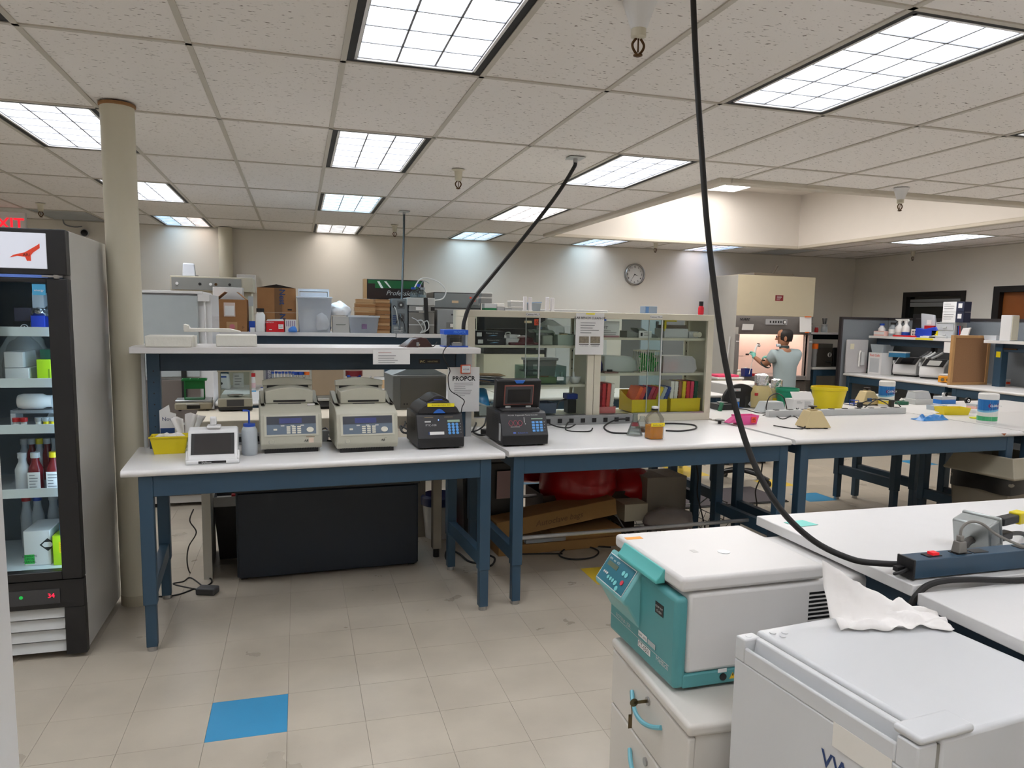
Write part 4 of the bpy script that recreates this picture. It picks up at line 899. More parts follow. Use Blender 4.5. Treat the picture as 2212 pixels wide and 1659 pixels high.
# --- grey sheet metal instrument with a ridged roof
t, w_, k = T('steel_housing', 'grey sheet metal housing with ridged roof behind the black cycler', 'instrument', 848, 966, 884, z=.985, rz=TH+.02); W = w_/2
M_GSH = mat('grey_sheet_metal', (112, 114, 112), .42, .25, var=.05)
G().box(-W, W, 0, .30, 0, .24).B('body', M_GSH, t, bev=.004); G().box(-W+.055, W-.004, -.003, 0, .012, .225).B('door_panel', mat('housing_door', (92, 90, 84), .45), t, bev=.002)
G().prism([(-W-.004, .24), (W+.004, .24), (.015, .325)], 'y', .02, .3).B('roof', mat('roof_metal', (134, 142, 144), .35, .3), t, bev=.003)
g = G().box(-.05, -.015, .05, .1, 0, .001).box(-.1, -.075, .1, .14, 0, .001).xf(TR((0, 0, .305)) @ RO(rad(-32), 4, 'Y')); g.B('roof_label', M_PAPER, t)
for x in (-W+.08, -W+.1): G().cyl((x, -.006, .04), .006, .006, 'y', 10).B('knob', M_BLACK, t)
# --- old monitor seen behind the second grey cycler
t, w_, k = T('grey_monitor', 'old grey monitor seen from behind, between the grey cyclers', 'monitor', 672, 747, 884, z=.985, rz=TH); W = w_/2
G().box(-W, W, .02, .05, .07, .36).B('frame', mat('monitor_grey', (176, 176, 170), .5), t, bev=.004); G().box(-W+.014, W-.014, .014, .021, .095, .345).B('back_panel', mat('monitor_tan', (158, 140, 118), .5), t, bev=.002)
G().prism([(.03, 0), (.0, .02), (.02, .075), (.06, .075), (.1, 0)], 'x', -W*.75, W*.75).B('stand', M_DGREY, t, bev=.003); G().box(-W, W, -.01, .02, .06, .075).B('chin', MATS['monitor_grey'], t, bev=.003)
t, w_, k = T('black_case', 'black rounded case behind the first grey cycler', 'case', 598, 673, 882, z=.985, rz=TH)
n_ = 10; G().prism([(-w_/2+w_*i/n_, .14+.035*sin(pi*i/n_)) for i in range(n_+1)]+[(w_/2, 0), (-w_/2, 0)], 'y', .03, .10).B('shell', M_BLACK, t, bev=.006); G().box(-.05, .05, .02, .03, .03, .06).B('latch', M_DGREY, t)
# --- on the balance table: scale, green rack, analytical balance
t, w_, k = T('digital_scale', 'low cream digital scale under the green tube rack', 'scale', 381, 456, 888, z=.985, rz=TH); W = w_/2
G().box(-W, W, 0, .22, .008, .055).B('body', mat('scale_cream', (170, 162, 140), .5), t, bev=.012, seg=3); G().box(-W+.003, W-.003, .01, .2, .056, .07).B('pan', M_STEEL, t, bev=.003); G().box(-W*.35, W*.35, -.003, .002, .016, .038).B('display', M_BLACK, t); G().box(-W*.4, W*.3, -.002, .004, .042, .05).B('label_strip', M_LGREY, t)
for x in (-W+.02, W-.04): G().cyl((x+.01, .03, 0), .01, .01, n=10).B('foot', M_BLACK, t); G().cyl((x+.01, .19, 0), .01, .01, n=10).B('foot', M_BLACK, t)
p, w_, k = site(394, 438, 867, 1.055); t = thing('tube_rack', 'green test tube rack standing on the digital scale', 'rack', t.location+Vector((-.0, .06, .07)), TH); W = .062
g = G().box(-W*1.25, W*1.25, 0, .1, .125, .131); g.B('top_grid', M_GREEN, t)
gg = G()
for i in range(4): gg.box(-W*1.25+i*W*.8, -W*1.25+i*W*.8+.004, 0, .1, .131, .136)
for j in range(4): gg.box(-W*1.25, W*1.25, j*.032, j*.032+.004, .131, .136)
gg.B('top_lattice', M_GREEN, t); G().box(-W*.95, W*.95, .01, .09, .07, .125).B('well_block', M_GREEN, t, bev=.003); G().box(-W, W, 0, .1, 0, .006).B('base_grid', M_GREEN, t)
for x in (-W, W-.005):
    for y in (0, .095): G().box(x, x+.005, y, y+.005, .006, .125).B('post', M_GREEN, t)
t, w_, k = T('analytical_balance', 'analytical balance with glass draft shield on the beige table', 'balance', 474, 544, 889, z=.985, rz=TH); W = w_/2
M_BAL = mat('balance_taupe', (160, 156, 140), .5); G().box(-W, W, 0, .26, .03, .088).B('body', M_BAL, t, bev=.008, seg=3); G().box(-W*.99, W*.99, .004, .25, .008, .034).B('base', M_BLACK, t, bev=.004); G().box(-W*.5, W*.5, -.002, .004, .034, .08).B('front_plate', M_DGREY, t)
for x in (-W+.004, W-.016):
    for y in (.012, .21): G().box(x, x+.012, y, y+.012, .088, .27).B('shield_post', M_BAL, t)
G().box(-W, W, .008, .226, .262, .278).B('shield_top', M_BAL, t, bev=.004); G().box(-W*.4, W*.35, .05, .15, .278, .284).B('top_handle', M_LGREY, t)
g = G().box(-W+.016, W-.016, .014, .018, .09, .262).box(-W+.006, -W+.01, .024, .21, .09, .262).box(W-.01, W-.006, .024, .21, .09, .262).box(-W+.016, W-.016, .216, .22, .09, .262); g.B('draft_shield_glass', M_GLASS, t)
G().lathe([(.05, .094), (.052, .1), (.02, .097)], (0, .12, 0), 26).B('pan', M_CHROME, t, smooth=True); G().cyl((0, .12, .086), .012, .01).B('pan_post', M_STEEL, t)
# --- on the riser shelf
M_FOAM = mat('white_foam', (222, 220, 210), .85, var=.03, scale=40, bump=.2)
def on_riser(px0, px1, pyb): return site(px0, px1, pyb, 1.455)
def foam(nm, lab, px0, px1, pyb, d, h, side):
    p, w_, k = on_riser(px0, px1, pyb); t = thing(nm, lab, 'foam block', p, TH); 
    return t, w_
t, w_ = foam('foam_block', 'long white foam block at the left end of the overhead shelf', 318, 412, 750, .18, .06, 0)
g = G().box(-w_/2, w_/2, 0, .2, 0, .058); g.B('block', M_FOAM, t, bev=.006, seg=3); G().box(w_/2-.001, w_/2+.012, .04, .19, .0, .056).B('end_lip', M_FOAM, t)
t, w_ = foam('foam_block', 'square white foam block, second on the overhead shelf', 470, 553, 749, .2, .06, 0)
G().box(-w_/2, w_/2, 0, .22, 0, .062).B('block', M_FOAM, t, bev=.004)
p, w_, k = on_riser(402, 516, 742); t = thing('foam_bridge', 'thin curved foam piece bridging the two foam blocks', 'foam', (p.x, p.y+.02, 1.521), TH)
G().prism([(-w_/2, 0), (w_/2, 0), (w_/2, .006), (w_/2-.06, .02), (-w_/2+.03, .021), (-w_/2+.02, .04), (-w_/2, .045)], 'y', 0, .12).B('lid', M_FOAM, t, bev=.003); G().box(-w_/2+.0, -w_/2+.03, -.012, 0, .01, .035).B('torn_edge', M_FOAM, t)
p, w_, k = on_riser(872, 938, 750); t = thing('brown_device', 'dark brown wedge shaped device on the overhead shelf', 'device', p, TH+.12); W = w_/2; M_BRN = mat('dark_maroon_plastic', (62, 34, 32), .3)
G().prism([(-W, 0), (W, 0), (W*.55, .05), (W*.15, .058), (-W*.2, .05)], 'y', .0, .12).B('body', M_BRN, t, bev=.003); G().prism([(-W*.95, .0), (-W*.15, .0), (-W*.2, .048), (-W*.45, .048)], 'y', -.03, .0).B('panel', M_BRN, t, bev=.002)
G().box(-W*.3, -W*.12, -.034, -.03, .008, .03).B('socket', M_GREY, t); G().cyl((.0, -.003, .014), .006, .004, 'y', 10).B('knob', mat('tan_knob', (190, 170, 130), .5), t); G().tube([(W*.8, .0, .006), (W*1.0, -.01, .006), (W*1.25, .0, .03)], .0025).B('lead', M_BLACK, t)
p, w_, k = on_riser(958, 1012, 750); t = thing('pcr_device', 'blue PCR device with clear sides on the overhead shelf', 'device', p, TH-.04); W = w_/2
G().box(-W, W, 0, .12, .0, .008).B('base', M_BLUEP, t); G().box(-W*.98, W, -.004, .12, .075, .105).B('top', mat('pcr_blue', (24, 86, 200), .35), t, bev=.003)
text('PROPCR', .02, (W*.28, -.0052, .084), (1, 0, 0), (0, 0, 1), mat('pcr_letter', (96, 150, 224), .4), t, bold=.02)
for x in (-W*.92, W*.80): G().box(x, x+.012, .004, .116, .008, .075).B('side_plate', M_CLEAR, t)
g = G()
for i in range(9): g.box(-W*.4, W*.55, .02, .11, .03+i*.005, .032+i*.005)
g.B('coil_fins', M_BLACK, t); G().box(-W*.75, -W*.45, .02, .1, .008, .07).B('fan_block', M_DGREY, t); G().cyl((W*.65, .06, .008), .01, .06, n=12).B('motor', M_STEEL, t)
G().box(-W*.3, W*.5, .005, .03, .008, .026).B('chip_board', M_GREY, t)
# papers on the shelf edge and hanging from it
def paper(lab, px0, px1, py0, py1, v, ln, fr=B1, nm='paper_notice', m=M_PAPER, thick=.0012):
    d = sight((px0+px1)/2, (py0+py1)/2); Q = Vector((fr.O[0], fr.O[1], 0)); vv = Vector((-fr.s, fr.c, 0)); s_ = ((Q-EYE).dot(vv)+v)/d.dot(vv); p = EYE+d*s_; k = mpp(p)
    t = thing(nm, lab, 'notice', p, fr.a); w_, h_ = (px1-px0)*k, (py1-py0)*k; G().box(-w_/2, w_/2, 0, thick, -h_/2, h_/2).B('sheet', m, t); ln(t, w_, h_); return t
def l1(t, w, h): lines(t, -w*.36, w*.22, h*.2, h*.3, 1, m=mat('pink_ink', (190, 120, 120), .6)); lines(t, -w*.36, w*.36, -h*.4, h*.08, 4, seed=4)
paper('white notice taped over the edge of the overhead shelf', 806, 886, 756, 787, .403, l1)
def l2(t, w, h):
    text('PROPCR', w*.19, (.0, -.0012, h*.2), (1, 0, 0), (0, 0, 1), M_INK, t, bold=.025); lines(t, -w*.3, w*.3, -h*.1, h*.14, 7, seed=2); lines(t, -w*.16, w*.16, -h*.16, -h*.14, 1, m=M_INK)
pt = paper('tall white instruction sheet headed PROPCR hanging from the shelf post', 966, 1037, 793, 890, .53, l2)
pm = paper('orange rimmed white shelf magnet pinning the instruction sheet', 995, 1017, 788, 807, .50, lambda t, w, h: (G().box(-w*.5, w*.5, .001, .012, -h*.5, h*.5).B('orange_rim', mat('magnet_orange', (240, 96, 56), .5), t, bev=.008, seg=3), text('XOXR', .014, (0, -.0095, -.006), (1, 0, 0), (0, 0, 1), NAVY, t), G().box(-w*.42, w*.46, -.008, .0, -h*.42, h*.42).B('face', M_WHITE, t, bev=.007, seg=3)), nm='shelf_magnet', m=mat('magnet_orange', (240, 96, 56), .5))
pix = [(972, 745), (962, 752), (957, 765), (962, 780), (972, 800), (968, 815), (972, 842), (990, 855), (1003, 866), (998, 880), (996, 893)]
cable('device_cable', 'thin black lead winding down over the instruction sheet', [ony(x, y, 4.16+.1*(i > 2)) for i, (x, y) in enumerate(pix)], .0028)
# --- cable tangle at the back of the left and middle benches
def flat_cable(lab, pts, r=.004, z=.9, m=M_RUB):
    P = []
    for q in pts: P.append(onz(q[0], q[1], z+r+(q[2] if len(q) > 2 else 0)))
    return cable('power_cable', lab, P, r, m)
flat_cable('black cords bundled behind the black domed cycler', [(862, 905), (880, 915, .03), (900, 905, .05), (898, 925), (872, 935), (866, 920, .02), (900, 940), (910, 944)], .0055)
flat_cable('black cord looping beside the grey housing', [(866, 890, .05), (876, 912, .04), (868, 930), (888, 938), (905, 925, .02), (870, 918)], .005)
flat_cable('grey cord coiled between the two grey cyclers', [(698, 905, .04), (712, 900, .05), (718, 912, .02), (700, 922), (706, 935), (724, 930)], .004, m=M_LGREY)
flat_cable('black cord running from the first grey cycler to the second', [(690, 930, .03), (704, 925, .03), (712, 940), (700, 950), (728, 953)], .005)
flat_cable('black cords between the left and middle bench', [(1008, 906, .03), (1028, 912, .02), (1022, 932), (1040, 940), (1062, 934), (1075, 928)], .006)
flat_cable('second black cord crossing the gap between the benches', [(1010, 934), (1030, 930, .02), (1046, 918, .05), (1052, 900, .09), (1064, 926, .02), (1078, 934)], .005)
flat_cable('black cord curling right of the open lid cycler', [(1186, 915, .02), (1205, 922), (1228, 924), (1246, 915), (1262, 905, .02), (1240, 900, .03), (1222, 928), (1270, 932), (1280, 925)], .0045)
flat_cable('black cord looping before the glass cabinet to the flask', [(1355, 905, .03), (1330, 907, .03), (1305, 922), (1320, 934), (1355, 936)], .0055)
flat_cable('black cord looping right of the amber bottle', [(1438, 930), (1470, 931), (1502, 926), (1498, 918), (1460, 915), (1434, 915)], .0055)
t, w_, k = T('power_adapter', 'black power adapter beside the wash bottle', 'adapter', 497, 523, 958, rz=TH)
G().box(-w_/2, w_/2, 0, .05, 0, .045).B('body', M_BLACK, t, bev=.004); G().tube([(-w_/2, .02, .02), (-w_/2-.03, .0, .03), (-w_/2-.06, .03, .06), (-w_/2-.05, .06, .1)], .003).B('lead', M_BLACK, t, smooth=True)
t, w_, k = T('power_adapter', 'black power adapter left of the open lid cycler', 'adapter', 1046, 1074, 940, rz=.3)
G().box(-w_/2, w_/2, 0, .06, 0, .035).B('body', M_BLACK, t, bev=.004); G().box(-.01, .012, -.001, 0, .012, .024).B('label', M_PAPER, t)
# --- outlet rail on the rear half bench, in front of the glass cabinets
def rail(name, lab, fr, u0, u1, v, n, m, top=False):
    t = thing(name, lab, 'power strip', fr((u0+u1)/2, v, .9), fr.a); L = (u1-u0)/2
    G().box(-L, L, 0, .05, 0, .062 if not top else .05).B('body', m, t, bev=.003)
    for i in range(n):
        x = -L+(i+.6)*2*L/(n+.2)
        if top: G().box(x-.02, x+.02, .01, .04, .05, .054).B('outlet', M_BLACK, t)
        else: G().box(x-.016, x+.016, -.003, 0, .016, .046).B('outlet', M_BLACK, t)
    return t
rail('power_strip', 'grey outlet rail along the foot of the glass cabinets', B2, .25, 1.22, .87, 11, M_GREY)
rail('power_strip', 'grey power rail with top outlets on the right benches', B3, .52, 1.86, .98, 10, M_LGREY, True)
rail('power_strip', 'grey outlet rail behind the left bench', B1, .25, 1.0, .585, 7, M_GREY)
# --- flask, amber bottle
t, w_, k = T('erlenmeyer_flask', 'clear conical flask with red mark on the middle bench', 'flask', 1358, 1399, 943)
M_LABG = mat('flask_glass', (228, 236, 234), .05, alpha=.16, spec=.6)
G().lathe([(.05, 0), (.052, .006), (.018, .1), (.016, .135), (.02, .142), (.018, .142), (.0145, .135), (.016, .1), (.049, .008)], (0, .05, 0), 28, cap=False).B('body', M_LABG, t, smooth=True)
G().lathe([(.027, .062), (.022, .082)], (0, .05, 0), 24, cap=False).B('red_mark', mat('red_print', (226, 70, 90), .5), t); G().lathe([(.04, .03), (.035, .045)], (0, .05, 0), 24, cap=False).B('white_label', M_PAPER, t)
t, w_, k = T('round_flask', 'second clear flask with a round body behind the conical flask', 'flask', 1380, 1408, 935)
G().lathe([(.025, 0), (.045, .02), (.045, .05), (.016, .085), (.016, .105)], (0, .05, 0), 24, cap=False).B('body', M_LABG, t, smooth=True); G().lathe([(.035, .004), (.041, .02), (.041, .03)], (0, .05, 0), 20).B('liquid', mat('brown_liquid', (120, 84, 60), .3, alpha=.7), t)
t, w_, k = T('media_bottle', 'square clear bottle half full of amber liquid, black and white cap', 'bottle', 1403, 1438, 950); W = w_/2*.96
sq = lambda a, c=.3: [(-a, -a*(1-c)), (-a*(1-c), -a), (a*(1-c), -a), (a, -a*(1-c)), (a, a*(1-c)), (a*(1-c), a), (-a*(1-c), a), (-a, a*(1-c))]
def sqb(rs, c, n=8):
    g = G(); vs = []
    for a, z in rs: vs += [(c[0]+x, c[1]+y, z) for x, y in sq(a)]
    m_ = len(rs); return g.add(vs, [tuple(range(8))[::-1], tuple(range((m_-1)*8, m_*8))]+[(j*8+i, j*8+(i+1) % 8, (j+1)*8+(i+1) % 8, (j+1)*8+i) for j in range(m_-1) for i in range(8)])
M_AMB = mat('amber_liquid', (238, 150, 14), .2); sqb([(W*.95, 0), (W, .008), (W, .13), (W*.55, .168), (W*.4, .175), (W*.4, .185)], (0, W)).B('body', mat('bottle_glass', (238, 240, 232), .06, alpha=.15, spec=.6), t, smooth=True); sqb([(W*.9, .004), (W*.94, .01), (W*.94, .088)], (0, W)).B('liquid', M_AMB, t, smooth=True)
G().cyl((0, W, .18), W*.45, .012, n=18).B('cap_ring', M_BLACK, t); G().cyl((0, W, .192), W*.43, .012, n=18).B('cap', M_WHITE, t); G().box(-W*1.02, W*.92, -.002, .0, .083, .106).B('yellow_label', mat('yellow_label', (244, 216, 30), .6), t); text('Bouillon Aug 20', .011, (-.002, -.0035, .09), (1, 0, 0), (0, 0, 1), NAVY, t)
# ---------------------------------------------------------------- glass cabinets on the rear half bench
CZ0, CZ1 = .9, 1.685
def glass_cab(u0, u1, lab, shelves, sign):
    t = thing('glass_cabinet', lab, 'cabinet', B2(u0, .935, CZ0), B2.a); L = u1-u0; H = CZ1-CZ0; D = .34
    G().box(0, L, 0, D, H-.045, H).B('top_panel', M_CREAM, t, bev=.003); G().box(0, L, 0, D, 0, .055).B('base_panel', M_CREAM, t, bev=.003)
    G().box(0, .05, 0, .03, .055, H-.045).B('stile', M_CREAM, t); G().box(L-.05, L, 0, .03, .055, H-.045).B('stile', M_CREAM, t)
    G().box(0, .012, .03, D, .055, H-.045).B('side_panel', M_CREAM, t); G().box(L-.012, L, .03, D, .055, H-.045).B('side_panel', M_CREAM, t)
    for x in (.03, L-.05): G().box(x, x+.02, D-.03, D-.005, .055, H-.045).B('shelf_upright', M_CREAM, t)
    g = G()
    for x in (.04, L-.04):
        for j in range(9): g.box(x-.003, x+.003, D-.032, D-.03, .1+j*.066, .112+j*.066)
    g.B('upright_slots', M_DGREY, t)
    for z in shelves: G().box(.014, L-.014, .045, D-.01, z-.018, z).B('shelf', M_CREAM, t)
    G().box(.05, L*.56, .012, .016, .055, H-.045).B('sliding_pane', M_GLASS, t); G().box(L*.45, L-.05, .022, .026, .055, H-.045).B('sliding_pane', M_GLASS, t); G().box(.012, L-.012, D-.006, D-.002, .055, H-.045).B('rear_pane', M_GLASS, t)
    G().box(L*.55, L*.56, .010, .018, .055, H-.045).B('pane_edge', M_LGREY, t); G().box(L*.45, L*.455, .02, .028, .055, H-.045).B('pane_edge', M_LGREY, t); G().box(.05, L-.05, .004, .032, .055, .064).B('track', M_STEEL, t)
    G().box(L*.5-.055, L*.5+.045, -.001, 0, H-.034, H-.012).B('name_tag', M_PAPER, t); text(sign, .017, (L*.5-.005, -.0022, H-.029), (1, 0, 0), (0, 0, 1), M_INK, t, bold=.01)
    return t
# shelf heights chosen from the two cabinets' front shelf edges
gc1 = glass_cab(.0, .922, 'left cream glass fronted cabinet with two shelves of lab ware', (.275, .55), 'Cabinet WL-7'); gc2 = glass_cab(.926, 1.886, 'right cream glass fronted cabinet with coloured tube racks', (.352, .61), 'Cabinet WL-6')
# ---- contents of the cabinets
def in_cab(c, x, y, z, name, label, cat, rz=0, group=None):
    p = c.matrix_local_calc @ Vector((x, y, z)) if False else Vector(c.location)+Vector((cos(B2.a)*x-sin(B2.a)*y, sin(B2.a)*x+cos(B2.a)*y, z)); return thing(name, label, cat, p, B2.a+rz, group)
A1, A2, A0 = .55, .275, .064
M_SAGE = mat('sage_grey_plastic', (150, 158, 142), .45); M_MARO = mat('maroon_plastic', (104, 36, 44), .4); M_BOXB = mat('black_box', (26, 26, 32), .5)
for i, lab in enumerate(('lower black probe box on the top shelf of the left cabinet', 'upper black probe box stacked in the left cabinet')):
    t = in_cab(gc1, .175+.01*(1-i), .06, A1+.048*i, 'probe_box', lab, 'box', .02*i, 'black probe boxes in the left cabinet'); G().box(-.105, .1, 0, .15, 0, .046).B('body', M_BOXB, t, bev=.002)
    G().box(-.098, -.062, -.001, 0, .01, .036).B('barcode_label', M_PAPER, t); text('Proteus in vivo', .014, (.01, -.0015, .028), (1, 0, 0), (0, 0, 1), M_LGREY, t); G().add([(-.02, -.001, .012), (.05, -.001, .016), (.02, -.001, .020)], [(0, 1, 2)]).B('blue_mark', mat('pale_blue_print', (130, 180, 220), .5), t)
t = in_cab(gc1, .06, .12, A1, 'clear_bag', 'clear plastic bag beside the black probe boxes', 'bag'); s_ = G().lathe([(.02, 0), (.045, .02), (.04, .09), (.02, .11)], (0, .03, 0), 12); s_.v = [tuple(Vector(p)+.012*mn.noise_vector(Vector(p)*25)) for p in s_.v]; s_.B('bag', M_CLEAR, t, smooth=True)
t = in_cab(gc1, .36, .10, A1, 'white_device', 'white desktop device with cord behind the maroon tray', 'device'); G().box(-.06, .1, 0, .14, 0, .045).B('body', M_WPL, t, bev=.004); G().box(-.03, .03, .02, .1, .045, .07).B('block', M_WPL, t, bev=.004); G().tube([(-.05, .02, .05), (-.06, .02, .08), (-.03, .02, .085), (-.02, .03, .06)], .004).B('cord', M_LGREY, t, smooth=True)
t = in_cab(gc1, .445, .06, A1, 'gel_tray', 'round ended maroon gel tray on the cabinet top shelf', 'tray'); G().lathe([(.07, 0), (.075, .012), (.06, .05), (.02, .065)], (0, .08, 0), 24).B('dome', M_MARO, t, smooth=True); G().box(-.13, .08, .0, .1, 0, .018).B('base', M_MARO, t, bev=.005)
t = in_cab(gc1, .60, .06, A1, 'sage_box', 'sage grey gel box with angled lid in the left cabinet', 'box'); G().box(-.05, .03, 0, .14, 0, .07).B('body', M_SAGE, t, bev=.008); G().prism([(-.12, .105), (.03, .105), (.045, .09), (.045, .06), (.03, .085), (-.1, .085)], 'y', 0, .13).B('lid', mat('sage_dark', (120, 132, 118), .4), t, bev=.004)
t = in_cab(gc1, .73, .06, A1, 'pale_green_box', 'pale green plastic tub next to the sage gel box', 'tub'); G().tray(-.065, .06, 0, .13, 0, .075, .004, .006).B('body', mat('pale_green', (176, 190, 176), .5), t); G().box(-.03, .02, .02, .06, .07, .082).B('insert', M_TAN, t)
t = in_cab(gc1, .83, .06, A1, 'grey_tub', 'dark sage open tub at the right end of cabinet shelf', 'tub'); G().tray(-.045, .045, 0, .14, 0, .065, .004).B('body', M_SAGE, t); G().box(-.12, .045, .02, .12, .066, .072).xf(RO(rad(8), 4, 'Y')).B('lid', MATS['sage_dark'], t)
t = in_cab(gc1, .5, .27, A1, 'clear_bag', 'large clear bag of tubing at the back of the top shelf', 'bag'); s_ = G().lathe([(.05, 0), (.11, .03), (.1, .13), (.03, .17)], (.18, -.02, 0), 14); s_.v = [tuple(Vector(p)+.02*mn.noise_vector(Vector(p)*18)) for p in s_.v]; s_.B('bag', mat('clear_film', (235, 240, 240), .2, alpha=.22), t, smooth=True); g = G().tube([(.12+.05*cos(a), -.03, .08+.05*sin(a)) for a in [i*.5 for i in range(14)]], .003).B('tubing', M_LGREY, t, smooth=True)
t = in_cab(gc1, .175, .05, A2, 'paper_tray', 'wire tray heaped with papers on the cabinet middle shelf', 'tray'); G().tray(-.11, .12, 0, .2, 0, .03, .003).B('body', M_DGREY, t)
for i in range(7): G().box(-.12, .11, 0, .2, 0, .003).xf(TR((0, 0, .012+.009*i)) @ RO(rad(9-i*1.2), 4, 'Y') @ RO(.05*sin(i*3), 4, 'Z')).B('document', (M_PAPER, M_CARDL, NAVY, M_PAPER, M_DGREY)[i % 5], t)
t = in_cab(gc1, .57, .04, A2, 'electrophoresis_tank', 'clear electrophoresis tank with colourful tray on middle shelf', 'tank'); G().tray(-.16, .16, 0, .2, 0, .13, .004).B('tank', mat('tank_acrylic', (200, 230, 224), .08, alpha=.14, spec=.6), t); G().box(-.1, .1, .03, .17, .004, .05).B('gel_tray', mat('gel_tray_yellow', (200, 196, 120), .4, alpha=.8), t, bev=.004); G().lathe([(.03, .05), (.03, .054)], (.03, .09, 0), 16).B('orange_gel', mat('orange_gel', (230, 130, 80), .4), t); G().box(.09, .14, -.001, 0, .03, .055).B('label', M_PAPER, t); G().box(-.14, -.02, .04, .15, .09, .1).B('comb', M_DGREY, t)
t = in_cab(gc1, .61, .22, A2, 'plastic_container', 'grey lidded plastic container behind the clear tank', 'container'); G().frus((-.1, .1, 0, .09), 0, (-.115, .115, -.005, .095), .16).B('body', mat('greige_container', (150, 148, 146), .45), t, bev=.006); G().box(-.125, .125, -.012, .1, .16, .178).B('lid', M_FROST, t, bev=.004); G().box(-.07, -.04, -.009, -.004, .06, .13).B('label', M_PAPER, t)
for x, lab in ((.735, 'white mortar bowl behind the tank, left of the pair'), (.825, 'white mortar bowl with pestle at the cabinet right end')):
    t = in_cab(gc1, x, .06, A2, 'mortar_bowl', lab, 'bowl', 0, 'white mortar bowls'); G().lathe([(.02, 0), (.035, .012), (.046, .05), (.042, .05), (.03, .016), (.001, .012)], (0, .05, 0), 24).B('bowl', M_WHITE, t, smooth=True); G().tube([(0, .05, .02), (-.01, .05, .05), (-.012, .05, .085)], .008).B('pestle', M_WHITE, t, smooth=True)
t = in_cab(gc1, .16, .06, A0, 'white_tub', 'white tub with spatula at the cabinet bottom left', 'tub'); G().tray(-.06, .09, 0, .16, 0, .07, .004, .006).B('body', mat('greywhite_tub', (196, 200, 196), .45), t); G().tube([(-.05, .05, .08), (.0, .05, .06), (.05, .06, .04)], .008).B('spatula', M_PAPER, t)
t = in_cab(gc1, .09, .1, A0+.001, 'blue_bag', 'crumpled bright blue bag at the cabinet bottom left', 'bag'); s_ = G().lathe([(.04, 0), (.09, .03), (.08, .1), (.05, .16), (.015, .19)], (0.04, .1, 0), 14); s_.v = [tuple(Vector(p)+.035*mn.noise_vector(Vector(p)*14)) for p in s_.v]; s_.B('bag', mat('blue_film', (50, 150, 214), .25), t, smooth=True)
t = in_cab(gc1, .5, .08, A0, 'blue_grey_tray', 'blue grey tray with a long rod in the cabinet bottom', 'tray'); G().tray(-.0, .18, 0, .18, 0, .075, .004, .004).B('body', mat('blue_grey_tray', (92, 104, 128), .45), t, bev=.003); G().tube([(-.14, .05, .11), (.05, .06, .06)], .006).B('rod', M_TAN, t)
t = in_cab(gc1, .3, .22, A0, 'blue_box', 'low blue box at the back of the cabinet bottom', 'box'); G().box(-.05, .2, 0, .07, 0, .07).B('body', mat('steel_blue_box', (54, 100, 140), .5), t, bev=.003); G().box(-.05, .2, -.001, .07, .07, .076).B('lid', M_LGREY, t)
t = in_cab(gc1, .80, .08, A0, 'blue_stand', 'blue topped black pipette stand in the cabinet corner', 'stand'); G().box(-.035, .03, 0, .08, 0, .1).B('body', M_BLACK, t, bev=.004); G().box(-.045, .04, -.005, .085, .1, .14).B('head', mat('deep_blue', (26, 50, 130), .4), t, bev=.006); G().tube([(-.03, .03, .1), (-.09, .03, .08), (-.11, .03, .03)], .006).B('arm', M_DGREY, t)
# right cabinet
C1, C2, C0 = .61, .352, .064
t = in_cab(gc2, .13, .06, C1, 'lettered_carton', 'white carton with printed lettering on the cabinet top shelf', 'carton'); carton(t, .17, .14, .115, M_PAPER, False); text('FIT', .03, (-.03, -.0015, .06), (1, 0, 0), (0, 0, 1), M_INK, t, shear=.2); lines(t, -.07, .07, .02, .045, 3, m=M_INK); G().box(-.085, .085, -.001, 0, .0, .014).B('pink_stripe', mat('pink_print', (190, 140, 146), .6), t)
t = in_cab(gc2, .40, .05, C1, 'grey_desk_tray', 'grey angled desk stand with a lettered label', 'stand'); G().prism([(-.12, 0), (.14, 0), (.14, .008), (.0, .07), (-.04, .07), (-.02, .05), (.06, .015), (-.12, .05)], 'y', .02, .14).B('wedge', mat('stand_grey', (140, 144, 138), .5), t, bev=.003); G().box(-.03, .07, -.001, .012, 0, .05).B('label_plate', M_PAPER, t); G().box(-.02, -.004, -.002, -.001, .012, .036).B('label_mark', M_INK, t); lines(t, .008, .06, .016, .036, 3, m=M_INK)
t = in_cab(gc2, .68, .06, C1, 'grey_gel_box', 'grey gel rack box with dark slots on the top shelf', 'box'); G().box(-.1, .1, 0, .15, 0, .07).B('body', M_LGREY, t, bev=.003); G().box(-.08, .09, .01, .14, .07, .095).B('slot_block', mat('brown_slots', (96, 84, 76), .5), t); G().box(-.1, -.085, 0, .02, .05, .13).box(-.1, -.0, 0, .02, .12, .13).B('yellow_bracket', M_YEL, t)
t = in_cab(gc2, .84, .06, C1, 'rotor_adapter', 'pale rotor adapters at the right end of top shelf', 'adapter'); G().box(-.05, .03, 0, .1, 0, .05).B('body', M_LGREY, t, bev=.006)
for x in (.02, .055): G().cyl((x-.02, -.004, .027), .02, .05, 'y', 18).B('wheel', M_CREAM, t)
t = in_cab(gc2, .03+.05, .08, C2, 'blue_glass_jar', 'deep blue rounded jar on the cabinet middle shelf', 'jar'); G().lathe([(.03, 0), (.042, .02), (.042, .06), (.03, .09)], (0, .05, 0), 20).B('body', mat('deep_blue_gloss', (22, 34, 96), .2), t, smooth=True)
t = in_cab(gc2, .15, .04, C2, 'brown_board', 'brown board with a small black clip on middle shelf', 'board'); G().box(-.05, .06, 0, .12, 0, .01).B('board', mat('brown_board', (120, 86, 74), .6), t); G().box(-.01, .025, .03, .05, .01, .025).B('clip', M_BLACK, t)
